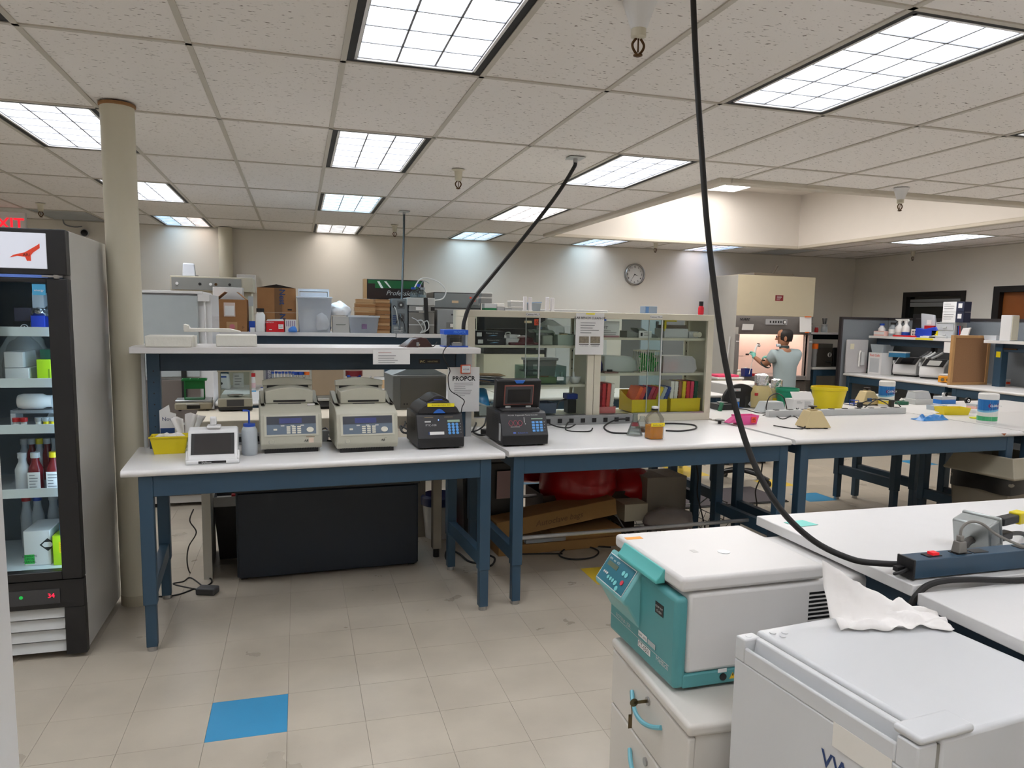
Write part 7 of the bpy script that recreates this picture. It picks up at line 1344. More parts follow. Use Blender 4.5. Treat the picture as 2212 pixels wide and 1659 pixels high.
t, w, k = RB('black_oven', 'black box oven with orange biohazard label behind the cabinet', 'oven', 1046, 1178, 7.5, .9); G().box(-w/2, w/2, 0, .45, .36, .79).B('case', M_BLACK, t, bev=.005); G().box(-w/2+.02, w/2-.12, -.004, 0, .40, .62).B('door', mat('oven_door', (30, 28, 30), .15), t, bev=.003); G().box(.1, .18, -.004, 0, .68, .705).B('tag', mat('peach_tag', (214, 188, 156), .6), t); bio(t, .24, .69, .032, -.004); G().box(w/2-.1, w/2-.01, -.004, 0, .4, .6).B('side_panel', M_GREY, t); G().box(-w/2, w/2, .01, .45, 0, .355).B('cream_base', M_CREAM, t, bev=.004); G().box(w/2-.08, w/2-.05, -.005, 0, .67, .72).B('badge', M_DGREY, t); G().box(w/2-.09, w/2-.04, -.006, -.004, .62, .64).B('label', mat('label_blue', (90, 130, 180), .5), t)
def lidbox(lab, px0, px1, h, m, ml, z, y=7.55, lh=.25, name='tip_box'):
    t, w, k = RB(name, lab, 'tip box', px0, px1, y, z); G().box(-w/2, w/2, 0, .12, 0, h*(1-lh)).B('base', m, t, bev=.003); G().box(-w/2-.002, w/2+.002, -.002, .122, h*(1-lh), h).B('lid', ml, t, bev=.003); return t
ZB = 1.69; lidbox('green based tip box on the black oven', 1046, 1072, .085, mat('tip_green', (10, 120, 70), .4), M_FROST, ZB, lh=.55); lidbox('white tip box beside the green based one', 1073, 1088, .09, M_FROST, M_WPL, ZB, lh=.4); lidbox('flat clear tip box on the black oven', 1090, 1104, .05, M_FROST, M_LGREY, ZB); lidbox('lower pale grey tub of the pair on the black oven', 1104, 1129, .06, M_LGREY, M_WPL, ZB); lidbox('upper pale grey tub of the pair on the black oven', 1102, 1129, .06, M_LGREY, M_WPL, ZB+.061)
lidbox('lower grey tub of the pair on the incubator corner', 1038, 1062, .065, M_GREY, M_LGREY, ZB+.088, name='grey_tub'); lidbox('upper grey tub of the pair on the incubator corner', 1039, 1062, .04, M_GREY, M_LGREY, ZB+.155, name='grey_tub')
t, w, k = RB('clear_bin', 'clear bin with a blue lid edge at the oven right end', 'bin', 1131, 1168, 7.55, ZB); G().tray(-w/2, w/2, 0, .15, 0, .10, .003, .012).B('body', M_CLEAR, t); G().box(-w/2, w/2+.01, -.004, .155, .1, .108).xf(RO(-.06, 4, 'Y')).B('lid', mat('blue_lid', (110, 150, 196), .4), t)
t, w, k = RB('white_machine', 'wide white machine with orange biohazard label behind the cabinets', 'machine', 1182, 1312, 7.5, .9); G().box(-w/2, w/2, 0, .4, 0, .83).B('case', mat('machine_white', (196, 198, 198), .4), t, bev=.006); G().box(-w/2+.1, w/2-.12, -.004, 0, .1, .66).B('door', mat('machine_door', (186, 190, 192), .35), t, bev=.004); G().box(.0, .06, -.004, 0, .765, .785).B('tag', mat('peach_tag', (214, 188, 156), .6), t); bio(t, .19, .76, .045, -.004); G().box(w/2-.06, w/2-.02, -.005, 0, .72, .79).B('badge', M_BLUEP, t)
# ---- things on the second row bench, seen under the overhead shelf
def RW(name, label, cat, px0, px1, pyb, group=None): return T(name, label, cat, px0, px1, pyb, .9, .02, group)
t, w, k = RW('grey_speaker', 'white and blue rounded centrifuge on the second row bench', 'centrifuge', 461, 496, 842); G().frus((-w/2, w/2, 0, .16), 0, (-w*.42, w*.42, .02, .14), .15).B('body', M_WHITE, t, bev=.02, seg=3); G().box(-w*.3, w*.3, .01, .013, .125, .14).xf(TR((0, -.004, -.01))).B('blue_trim', M_BLUEP, t); G().cyl((0, .0, .06), .012, .01, 'y', 12).B('knob', M_BLACK, t)
t, w, k = RW('dark_speaker', 'dark round speaker left of the white centrifuge', 'speaker', 452, 466, 836); G().box(-w/2, w/2, .0, .1, 0, .13).B('case', mat('speaker_blue', (36, 44, 56), .5), t, bev=.02); G().lathe([(.03, -.002), (.03, .0)], (0, 0, .06), 16, 'y').B('cone', M_BLACK, t)
t, w, k = RW('red_cap_bottle', 'white bottle with red cap on the second row bench', 'bottle', 542, 552, 841); bottle(t, w/2, .155, M_WPL, M_RED, neck=.8, sh=.55, cap_h=.22, mlabel=mat('pink_label', (230, 200, 204), .6), l0=.1, l1=.4)
t, w, k = RW('paper_sheet', 'white sheet pinned upright beyond the analytical balance', 'sheet', 505, 525, 826); G().box(-w/2, w/2, 0, .003, .0, .14).B('sheet', M_PAPER, t); lines(t, -w*.35, w*.35, .03, .11, 4)
t, w, k = RW('clear_canister', 'clear canister with a purple lettered roll on the second bench', 'canister', 570, 592, 836); G().lathe([(w*.5, 0), (w*.5, .24)], (0, w*.5, 0), 20, cap=False).B('canister', M_CLEAR, t); G().lathe([(w*.3, .02), (w*.3, .22)], (0, w*.5, 0), 18).B('purple_roll', mat('purple_print', (78, 42, 116), .5), t); text('Qsenta', .05, (.018, -.002, .03), (0, 0, 1), (-1, 0, 0), M_PAPER, t, align='LEFT', bold=.02)
t, w, k = RW('tube_rack', 'white rack of blue capped tubes on the second row bench', 'rack', 588, 636, 838); G().box(-w/2, w/2, 0, .09, 0, .05).B('rack', M_WPL, t, bev=.003)
for i in range(7):
    x = -w*.44+i*w*.145; G().lathe([(.008, .03), (.011, .05), (.011, .14)], (x, .03+.03*(i % 2), 0), 10).B('tube', M_CLEAR, t, smooth=True); G().cyl((x, .03+.03*(i % 2), .14), .014, .02, n=12).B('tube_cap', M_BLUEP, t)
for px, m, lab in ((637, M_BLUEP, 'clear bottle with blue cap behind the tube rack, left of three'), (650, M_BLUEP, 'clear bottle with blue cap, middle of three behind the rack'), (664, M_ORANGE, 'clear bottle with orange cap behind the tube rack')):
    t, w, k = RW('reagent_bottle', lab, 'bottle', px-9, px+9, 826); bottle(t, w/2, .15, M_LABG, m, neck=.6, sh=.5, cap_h=.2, liquid=MATS['clear_liquid'], level=.3)
t, w, k = RW('grey_stand', 'grey block under the reagent bottles', 'block', 632, 674, 834); G().box(-w/2, w/2, -.02, .0, 0, .03).B('block', M_GREY, t, bev=.002); G().box(-w/2, w/2, -.022, -.02, .01, .02).B('stripe', M_LGREY, t)
t, w, k = RW('red_lid_jar', 'white jar with dark red lid right of the grey monitor', 'jar', 752, 780, 822); bottle(t, w/2, .16, M_WPL, mat('dark_red_lid', (130, 20, 30), .4), neck=1, sh=.5, cap_h=.35)
for px, lab in ((755, 'blue capped tube left of the pair near the red lid jar'), (775, 'blue capped tube right of the pair near the red lid jar')):
    t, w, k = RW('blue_cap_tube', lab, 'tube', px-7, px+7, 830, 'blue capped tubes'); G().lathe([(.012, 0), (.022, .015), (.022, .1)], (0, .02, 0), 14).B('tube', M_CLEAR, t, smooth=True); G().cyl((0, .02, .1), .025, .018, n=14).B('cap', M_BLUEP, t)
t, w, k = RW('white_tip_rack', 'white rack with a tilted tube on the second row bench', 'rack', 780, 802, 836); G().box(-w/2, w/2, 0, .08, 0, .04).B('rack', M_WPL, t, bev=.002); g = G(); [g.box(-w/2+.01+i*.03, -w/2+.025+i*.03, -.001, 0, .005, .03) for i in range(4)]; g.B('slots', M_LGREY, t); G().tube([(.02, .03, .04), (.05, .03, .11)], .01).B('tube', M_WPL, t)
t, w, k = RW('tan_card_tub', 'white tub with tan card in front on the second row bench', 'tub', 807, 845, 839); G().lathe([(w*.5, 0), (w*.52, .08), (w*.4, .11)], (0, w*.5, 0), 22).B('tub', M_WPL, t, smooth=True); G().box(-w*.5, w*.42, -.003, .0, 0, .085).B('card', mat('tan_card', (214, 178, 136), .7), t)
t, w, k = RW('glove_carton', 'white carton with yellow green stripe by the shelf post', 'carton', 848, 866, 838); carton(t, w, .1, .22, M_PAPER, False); G().box(-w*.4, -w*.05, -.001, 0, .14, .21).B('stripe', mat('stripe_lime', (200, 210, 60), .6), t)
t, w, k = RW('paper_litter', 'loose papers and sheets on the second row bench', 'papers', 745, 790, 846); 
for i in range(4): G().box(-.1+.03*i, .06+.03*i, .0, .1, .002*i, .002*i+.0015).xf(RO(.2*(i-1.5), 4, 'Z')).B('sheet', M_PAPER, t)
for i, (px, lab) in enumerate(((548, 'blue strip lying on the second row bench edge, left'), (597, 'blue strip lying on the second row bench edge, right'))):
    t, w, k = RW('blue_strip', lab, 'strip', px-5, px+5, 846); G().box(-w/2, w/2, 0, .02, 0, .008).B('strip', mat('strip_blue', (40, 150, 210), .4), t, bev=.001)
t, w, k = RW('tape_roll', 'black and white tape roll lying flat on the second row bench', 'tape', 574, 588, 847); G().lathe([(.035, 0), (.035, .018), (.016, .018), (.016, 0)], (0, .03, 0), 20, cap=False).B('roll', M_BLACK, t); G().lathe([(.018, .0185), (.01, .0185)], (0, .03, 0), 16, cap=False).B('core', M_PAPER, t)
t, w, k = RW('small_vial', 'small blue and white vial on the second row bench', 'vial', 562, 570, 846); bottle(t, .012, .04, M_WPL, M_BLUEP, neck=.9, sh=.5)
# grey two door cold cabinet at the left of the second row, with instruments on top
fz = thing('upright_cold_cabinet', 'tall pale grey freezer with white top and black strap left of the far shelf', 'freezer', (-.985, 6.62, 0)); M_PGR = mat('pale_grey_door', (176, 184, 186), .4)
G().box(-.23, .3, .04, .65, .03, 1.78).B('body', M_WHITE, fz, bev=.006); G().box(-.23, .2, 0, .038, 1.1, 1.765).B('upper_door', M_PGR, fz, bev=.005); G().box(-.23, .2, 0, .038, .1, 1.075).B('lower_door', mat('taupe_door', (112, 104, 98), .4), fz, bev=.005); G().box(-.235, .24, -.01, .66, 1.78, 1.802).B('top', M_WHITE, fz, bev=.004); G().box(.2, .29, -.01, .04, 1.72, 1.78).B('hinge_box', M_WHITE, fz, bev=.004); G().cyl((.25, .01, 1.2), .008, .52, n=10).B('rail', M_WHITE, fz); G().box(.06, .1, -.02, 0, .86, 1.32).B('strap', M_BLACK, fz, bev=.003); G().box(.0, .12, -.004, 0, .7, .72).B('trim_line', M_LGREY, fz)
for x in (-.2, .22): G().box(x, x+.05, .05, .1, 0, .03).B('foot', M_BLACK, fz)
t = thing('control_unit', 'grey control unit with knobs on top of a tall rack behind the freezer', 'control unit', (-.985, 8.1, 0)); G().box(-.22, .55, 0, .4, 1.84, 1.985).B('unit', mat('unit_cream', (190, 182, 162), .5), t, bev=.004); G().box(-.21, .44, -.004, 0, 1.85, 1.97).B('face', mat('unit_face', (134, 134, 130), .4), t)
for i, x in enumerate((-.16, .05, .15, .2, .33)): G().cyl((x, -.01, 1.91), .014, .01, 'y', 12).B('knob', (M_PAPER, M_BLACK, M_PAPER, M_BRASS, M_BLACK)[i], t)
G().box(-.2, .53, .05, .39, 0.0, 1.84).B('rack_body', M_CREAM, t); G().box(.5, .55, -.002, .0, 1.7, 1.8).B('side_box', M_LGREY, t)
t = thing('white_router', 'white router standing on the grey control unit', 'router', (-1.05, 8.2, 1.985)); G().prism([(-.06, 0), (.065, 0), (.055, .13), (-.05, .135)], 'y', 0, .06).B('body', mat('router_white', (208, 212, 220), .4), t, bev=.012, seg=3); G().box(.06, .09, .01, .04, 0, .012).B('cord_end', M_DGREY, t)
t = thing('wall_dispenser', 'white square dispenser box with bracket on the back wall', 'dispenser', ony(535, 632, BACK-.2)); G().box(-.13, .1, 0, .2, 0, .23).B('box', M_WHITE, t, bev=.004); G().box(-.03, .03, .02, .2, -.04, 0).B('bracket', M_LGREY, t)
t = thing('white_panel_box', 'white box standing behind the open flap carton', 'box', (ony(491, 700, 7.85).x, 7.8, SZ2)); G().box(-.12, .15, 0, .14, 0, .42).B('box', M_PAPER, t, bev=.003); G().box(.15, .153, 0, .14, 0, .42).B('side', M_LGREY, t)
# ================================================================== FAR RIGHT: SAFETY CABINET AND PERSON
sc = thing('safety_cabinet', 'beige biological safety cabinet with lit work bay at back', 'safety cabinet', (6.555, 9.2, 0)); M_BSC = mat('bsc_beige', (196, 186, 160), .45, var=.03); M_BSCS = mat('bsc_side', (186, 184, 178), .35, var=.1, scale=4); M_SASH = mat('bsc_grey', (122, 118, 116), .4)
W = .64
G().box(-W, W, .0, .75, 1.72, 2.29).B('upper_housing', M_BSC, sc, bev=.004); G().box(-W-.005, -W, -.0, .75, .8, 2.285).B('side_panel', M_BSCS, sc); G().box(-W, -W+.06, .02, .75, .78, 1.72).B('side_wall', M_BSCS, sc); G().box(W-.06, W, .02, .75, .78, 1.72).B('side_wall', M_SASH, sc)
G().prism([(.0, 1.72), (-.005, 1.70), (.03, 1.50), (.06, 1.46), (.10, 1.46), (.10, 1.72)], 'x', -W+.0, W-.03).B('sash_housing', M_SASH, sc, bev=.004); M_BAY = mat('bay_lining', (226, 206, 196), .4)
G().box(-W+.06, W-.06, .6, .62, .86, 1.7).B('bay_back', M_BAY, sc); G().box(-W+.06, -W+.07, .1, .6, .86, 1.7).B('bay_left', M_BAY, sc); G().box(W-.07, W-.06, .1, .6, .86, 1.7).B('bay_right', M_BAY, sc); G().box(-W+.03, W-.03, .0, .74, .80, .86).B('work_deck', M_SASH, sc, bev=.004)
G().box(-W+.1, W-.1, .2, .5, 1.64, 1.66).B('bay_lamp', glow('bay_lamp', (255, 232, 222), 6), sc)
for x in (-W, W-.06): G().box(x, x+.06, -.02, .06, .8, 1.46).B('front_jamb', M_SASH, sc, bev=.003); G().box(x+.005, x+.055, -.022, -.02, 1.355, 1.365).B('jamb_mark', M_PAPER, sc)
G().box(-W+.02, W-.02, .05, .7, .02, .78).B('stand', mat('bsc_stand', (96, 88, 82), .5), sc); 
pn = G().box(-.16, .2, -.004, .01, 1.60, 1.68).xf(TR((0, -.0, 0))).B('control_panel', mat('panel_silver', (168, 168, 170), .35), sc)
for x in (-.09, -.04, 0, .045, .085): G().box(x, x+.018, -.008, -.004, 1.625, 1.655).B('switch', M_BLACK, sc)
G().lathe([(.03, -.012), (.03, -.004)], (.155, 0, 1.64), 20, 'y').B('gauge', M_BLACK, sc); G().lathe([(.022, -.014), (.022, -.012)], (.155, 0, 1.64), 20, 'y').B('gauge_face', M_PAPER, sc)
text('NUAIRE', .045, (-W+.13, -.012, 1.655), (1, 0, 0), (0, 0, 1), M_INK, sc, shear=.3, bold=.03); sheet((-W+.1, -.0, 1.52), (1, 0, .0), (0, -.18, 1), .18, .085, M_PAPER, sc, 'taped_note'); sheet((W-.24, -.03, 1.50), (1, 0, 0), (0, .1, 1), .2, .22, M_PAPER, sc, 'chart_sheet', .002); G().box(W-.17, W-.06, -.034, -.03, 1.715, 1.73).B('orange_tape', M_ORANGE, sc); G().box(W-.15, W-.08, -.036, -.032, 1.49, 1.505).B('orange_tape', M_ORANGE, sc)
w2 = G().box(-.02, .11, -.003, 0, 1.94, 2.02).B('warning_plate', mat('plate_maroon', (120, 20, 34), .4), sc); lines(sc, 0, .09, 1.955, 2.005, 4, y=-.0045, m=M_PAPER, seed=6); G().tube([(-W-.02, .1, 1.42), (-W-.03, .11, 1.2), (-W-.03, .12, 1.0)], .012).B('side_pipe', M_LGREY, sc, smooth=True)
G().box(-.25, .4, .2, .6, 2.29, 2.34).B('exhaust_top', mat('exhaust_grey', (120, 110, 98), .5), sc); G().tube([(.14, .35, 2.33), (.18, .35, 2.38), (.23, .35, 2.46)], .018).B('lever', MATS['exhaust_grey'], sc)
G().box(-.06, .0, .598, .6, 1.13, 1.155).B('bay_outlet', M_BLACK, sc); G().box(-.5+.06, -.1, .597, .6, 1.118, 1.122).B('bay_seam', M_SASH, sc); G().box(W-.072-.06, W-.071, .4, .46, 1.15, 1.2).B('bay_valve', M_BLACK, sc)
for nm, lab, x, y, h_, r, mb, mc in (('yellow_media_bottle', 'small bottle of yellow medium inside the lit cabinet', -.37, .08, .12, .035, M_LY, M_WPL), ('white_jar', 'cream jar at the left front of the lit cabinet', -.56, -.04, .10, .04, M_CREAM, M_WPL), ):
    t = thing(nm, lab, 'bottle', (6.555+x, 9.2+y, .86)); bottle(t, r, h_, mb, mc, neck=.7, sh=.55, cap_h=.2)
t = thing('blue_tub', 'dark blue tub beside the cream jar in the lit cabinet', 'tub', (6.07+.08, 9.2-.02, .86)); G().tray(-.06, .06, 0, .1, 0, .11, .004).B('tub', mat('tub_navy', (36, 54, 128), .4), t); t = thing('red_tray', 'red tray on the work deck before the seated person', 'tray', (6.25, 9.24, .86)); G().tray(-.12, .1, 0, .12, 0, .03, .003).B('tray', M_RED, t)
# ---- person
def skin(name, V_, E_, Rr, m, parent, sub=2, roots=(0,)):
    me = bpy.data.meshes.new(name); me.from_pydata(V_, E_, []); o = bpy.data.objects.new(name, me); COL.objects.link(o); o.parent = parent; me.materials.append(m)
    md = o.modifiers.new('skin', 'SKIN'); md.use_smooth_shade = True; sv = me.skin_vertices[0].data
    for i, r in enumerate(Rr): sv[i].radius = r if isinstance(r, tuple) else (r, r); sv[i].use_root = i in roots
    s_ = o.modifiers.new('sub', 'SUBSURF'); s_.levels = s_.render_levels = sub; return o
pe = thing('person', 'person in pale grey polo shirt working at the lit cabinet, back turned', 'person', (6.345, 8.62, 0), 0); M_SKIN = mat('skin_tone', (166, 116, 88), .5); M_SHIRT = mat('polo_grey', (160, 176, 180), .85, var=.05, bump=.1)
J = dict(pel=(0, 0, .64), ab=(0, .0, .80), ch=(-.01, .0, 1.03), up=(-.02, .01, 1.2), nk=(-.02, .02, 1.29), hd0=(-.02, .04, 1.36), ls=(-.19, .0, 1.2), le=(-.23, .13, 1.05), lw=(-.27, .33, 1.15), rs=(.165, .01, 1.21), re=(.20, .16, 1.03), rw=(.03, .36, 1.12), lh=(-.1, .03, .62), lk=(-.13, .42, .62), la=(-.13, .40, .20), lt=(-.13, .52, .14), rh=(.1, .03, .62), rk=(.13, .42, .62), ra=(.13, .40, .20), rt=(.13, .52, .14))
names = list(J); ix = {n: i for i, n in enumerate(names)}; ED = [('pel', 'ab'), ('ab', 'ch'), ('ch', 'up'), ('up', 'nk'), ('nk', 'hd0'), ('up', 'ls'), ('ls', 'le'), ('le', 'lw'), ('up', 'rs'), ('rs', 're'), ('re', 'rw'), ('pel', 'lh'), ('lh', 'lk'), ('lk', 'la'), ('la', 'lt'), ('pel', 'rh'), ('rh', 'rk'), ('rk', 'ra'), ('ra', 'rt')]
RD = dict(pel=(.15, .11), ab=(.15, .10), ch=(.13, .08), up=(.085, .06), nk=.055, hd0=.055, ls=.062, le=.042, lw=.028, rs=.062, re=.042, rw=.028, lh=.085, lk=.06, la=.042, lt=.035, rh=.085, rk=.06, ra=.042, rt=.035)
skin('body', [J[n] for n in names], [(ix[a], ix[b]) for a, b in ED], [RD[n] for n in names], M_SKIN, pe)
sn = ['pel', 'ab', 'ch', 'up', 'ls', 'rs']; sv_ = [(0, 0, .69)]+[J[n] for n in sn[1:4]]+[(-.02, .02, 1.255), J['ls'], (-.222, .085, 1.095), J['rs'], (.19, .10, 1.09)]
skin('polo_shirt', sv_, [(0, 1), (1, 2), (2, 3), (3, 4), (3, 5), (5, 6), (3, 7), (7, 8)], [(.175, .135), (.175, .125), (.178, .125), (.155, .115), (.08, .075), .09, .075, .09, .075], M_SHIRT, pe)
tn = ['lh', 'lk', 'la', 'rh', 'rk', 'ra']; skin('trousers', [(0, 0, .64), (0, 0, .70)]+[J[n] for n in tn], [(0, 1), (0, 2), (2, 3), (3, 4), (0, 5), (5, 6), (6, 7)], [(.17, .13), (.165, .125), .10, .075, .06, .10, .075, .06], mat('dark_trousers', (48, 46, 50), .85), pe)
H = TR((-.025, .035, 1.43)) @ RO(rad(62), 4, 'Z')     # head turned to the left
hd = G(); hp = [(.001, -.125), (.035, -.118), (.055, -.095), (.066, -.06), (.072, -.02), (.077, .03), (.076, .06), (.066, .09), (.042, .108), (.001, .115)]; hd.lathe(hp, (0, 0, 0), 28, cap=False)
hv = []
for x, y, z in hd.v:
    f = 1.22; y2 = y*f-.008
    if y > 0 and z < -.02: y2 += .014*(y/.07)*min(1, (-.02-z)/.05)*.6     # chin
    if y < 0 and z < -.03: y2 *= .82
    hv.append((x, y2, z))
hd.v = hv; hd.xf(H).B('head', M_SKIN, pe, smooth=True)
ns = G().prism([(.085, .02), (.118, -.022), (.108, -.034), (.08, -.034)], 'x', -.012, .012).xf(H).B('nose', M_SKIN, pe, bev=.006, seg=3)
for s_ in (-1, 1):
    G().lathe([(.004, -.004), (.02, .002), (.024, .01), (.012, .012)], (0, 0, 0), 14, 'x').xf(H @ TR((s_*.076, -.01, -.012)) @ Matrix.Diagonal((s_, .8, 1.4, 1))).B('ear', M_SKIN, pe, smooth=True); G().lathe([(.001, .0), (.010, .004), (.001, .008)], (s_*.03, .083, .012), 12, 'y').xf(H).B('eye', M_PAPER, pe, smooth=True); G().lathe([(.001, 0), (.005, .002)], (s_*.03, .0905, .012), 10, 'y').xf(H).B('iris', M_INK, pe)
    g = G().tube([(s_*.03+.021*cos(a), .097, .01+.017*sin(a)) for a in [2*pi*i/14 for i in range(15)]], .0022, 6, smooth=False).tube([(s_*.052, .095, .014), (s_*.077, .06, .014), (s_*.08, -.01, .008)], .0022, 6, smooth=False); g.xf(H).B('glasses', M_BLACK, pe)
G().tube([(-.01, .097, .014), (.01, .097, .014)], .002, 6).xf(H).B('glasses_bridge', M_BLACK, pe); G().box(-.022, .022, .088, .094, -.062, -.056).xf(H).B('mouth', mat('lip_tone', (140, 80, 70), .5), pe, bev=.002)
G().frus((-.045, .045, .03, .09), -.125, (-.05, .05, .04, .098), -.085).xf(H).B('face_mask', mat('mask_pale', (206, 216, 224), .8), pe, bev=.012, seg=3)
hr = G(); cap = [(.074, -.05), (.081, -.02), (.086, .03), (.085, .06), (.074, .092), (.05, .112), (.03, .118)]; hr.lathe(cap, (0, 0, 0), 28, cap=False)
hr.v = [(x, min(y*1.24-.012, .052 if z < .07 else .03), z+(.0 if y < 0 else .03*min(1, y/.06) if z < .03 else 0)) for x, y, z in hr.v]; o = hr.xf(H).B('hair', mat('dark_hair', (30, 24, 22), .6), pe, smooth=True); o.modifiers.new('s', 'SOLIDIFY').thickness = .008
G().lathe([(.062, 1.275), (.066, 1.30), (.06, 1.325), (.056, 1.32)], (-.02, .02, 0), 20, cap=False).B('collar', mat('dark_collar', (52, 66, 66), .8), pe, smooth=True)
for s_, sj in ((-1, (-.232, .115, 1.068)), (1, (.193, .13, 1.06))): G().lathe([(.074, -.012), (.074, .012)], (0, 0, 0), 16, cap=False).xf(TR(sj) @ (Vector((0, 0, 1)).rotation_difference(Vector((-.03*1 if s_ < 0 else .02, .13, -.15)).normalized()).to_matrix().to_4x4())).B('sleeve_hem', MATS['dark_collar'], pe, smooth=True)
M_GLOVE = mat('mint_glove', (120, 190, 176), .6)
def hand(base, fdir, up_, side, curl, name):
    f = Vector(fdir).normalized(); u = Vector(up_); u = (u-f*u.dot(f)).normalized(); s3 = f.cross(u)*side; b = Vector(base); V_ = [b-f*.03, b, b+f*.045, b+f*.075]; E_ = [(0, 1), (1, 2), (2, 3)]; R_ = [.024, .026, (.034, .018), (.034, .016)]; roots = [0]
    for q, (off, ln) in enumerate(((-.027, .062), (-.009, .074), (.009, .07), (.026, .056))):
        n = len(V_); p = b+f*.07+s3*off; d1 = (f*cos(curl)-u*sin(curl)); d2 = (f*cos(curl*2.1)-u*sin(curl*2.1)); V_ += [p-f*.02, p, p+d1*ln*.5, p+d1*ln*.5+d2*ln*.5]; E_ += [(n, n+1), (n+1, n+2), (n+2, n+3)]; R_ += [.009, .0095, .0088, .0075]; roots.append(n)
    n = len(V_); p = b+f*.02-s3*.03; V_ += [b+f*.01-s3*.012, p, p+(f-s3*.7-u*.5).normalized()*.035, p+(f*1.2-s3*.4-u*1.2).normalized()*.06]; E_ += [(n, n+1), (n+1, n+2), (n+2, n+3)]; R_ += [.013, .0125, .0105, .0085]; roots.append(n)
    return skin(name, [tuple(v) for v in V_], E_, R_, M_GLOVE, pe, 2, tuple(roots))
hand((-.272, .34, 1.155), (.25, .45, .55), (.2, -.6, .6), 1, .75, 'gloved_hand'); hand((.02, .37, 1.125), (-.6, .35, .3), (.2, -.4, .8), -1, .75, 'gloved_hand')
pp = thing('pipette_controller', 'white and black pipette controller held by the person', 'pipette', (6.345-.225, 8.62+.40, 1.205)); G().tube([(0, 0, -.05), (.02, .01, .05), (.05, .02, .11)], .014).B('grip', M_WPL, pp, smooth=True); G().tube([(.05, .02, .11), (.1, .03, .10)], .018).B('head', M_WPL, pp, smooth=True); G().tube([(.055, .02, .125), (.09, .03, .12)], .012).B('trigger', M_BLACK, pp); G().tube([(-.0, .0, -.05), (-.03, .0, -.14), (-.06, .01, -.3)], .005).B('glass_pipette', M_WPL, pp)
st = thing('work_stool', 'dark stool under the person at the lit cabinet', 'stool', (6.345, 8.6, 0)); G().lathe([(.19, .5), (.2, .52), (.19, .545)], n=24).B('seat', M_BLACK, st, smooth=True); G().cyl((0, 0, .06), .025, .45, n=14).B('column', M_STEEL, st)
for i in range(5): a = 2*pi*i/5; G().tube([(0, 0, .08), (.26*cos(a), .26*sin(a), .03)], .02).B('leg', M_BLACK, st, smooth=True)
# table with small steel oven right of the cabinet
ob = bench(Fr((7.55, 9.6), 0), 0, 1.1, 0, .62, 'small bench with the steel oven right of the lit cabinet', (.04, .98), .02, .6, z=.96, square=True)
ov = thing('steel_oven', 'small steel incubator with white dial on the corner bench', 'incubator', (7.78, 9.66, .96)); G().box(-.16, .17, 0, .36, 0, .36).B('case', mat('oven_steel', (120, 118, 112), .3, .6), ov, bev=.005); G().box(-.15, .16, -.006, 0, .02, .3).B('door', mat('oven_front', (96, 92, 86), .28, .5), ov); G().lathe([(.035, -.012), (.035, -.006)], (.11, 0, .19), 22, 'y').B('dial', M_PAPER, ov); G().box(.103, .117, -.02, -.012, .165, .215).B('dial_pointer', M_BLACK, ov); G().tube([(.04, -.012, .08), (.1, -.03, .085), (.15, -.02, .07)], .01).B('handle', M_CHROME, ov)
t = thing('black_monitor', 'black rounded monitor beside the steel incubator', 'monitor', (8.12, 9.7, .96)); G().box(-.12, .12, 0, .04, 0, .3).B('panel', M_BLACK, t, bev=.03, seg=3); G().box(-.1, .1, .04, .1, 0, .03).B('foot', M_BLACK, t)
cs = thing('corner_shelf', 'narrow white shelf with bottles above the steel incubator', 'shelf', (7.55, 9.72, .96)); G().box(0, 1.1, 0, .3, .5, .53).B('shelf_board', M_LAMG, cs, bev=.003); G().box(0, 1.1, .25, .28, .42, .5).B('beam', M_BLUED, cs)
for x in (.0, 1.03): G().box(x, x+.06, .24, .3, 0, .5).B('post', M_BLUE, cs)
for i, (x, h_, r, mb, mc, lab) in enumerate(((7.64, .14, .035, M_DGREY, M_BLACK, 'grey pot of tools on the corner shelf'), (7.76, .09, .03, M_RED, M_WPL, 'red bottle on the corner shelf'), (7.92, .13, .05, M_CLEAR, M_LGREY, 'clear jar of tools on the corner shelf'), (8.28, .13, .05, M_CREAM, M_GREY, 'cream jar at the shelf end by the partition'))):
    t = thing('shelf_jar', lab, 'jar', (x, 9.8, 1.49)); bottle(t, r, h_, mb, mc, neck=.8, sh=.6, cap_h=.15)
    if i in (0, 2):
        for q in range(5): G().tube([(-.02+.01*q, r, h_*.8), (-.04+.022*q, r, h_*1.7)], .006).B('tool', (M_BLACK, M_STEEL, M_GREY)[q % 3], t)
for x, y, lab in ((7.66, 9.64, 'orange lid pot under the corner shelf'), ): t = thing('orange_pot', lab, 'pot', (x-.03, y, .96)); bottle(t, .04, .36, M_GREY, M_ORANGE, neck=1.1, sh=.5, cap_h=.22)
sheet((8.52, 9.715, 1.30), (1, 0, 0), (0, 0, 1), .07, .16, mat('cyan_note', (86, 186, 206), .6), cs, 'cyan_note')
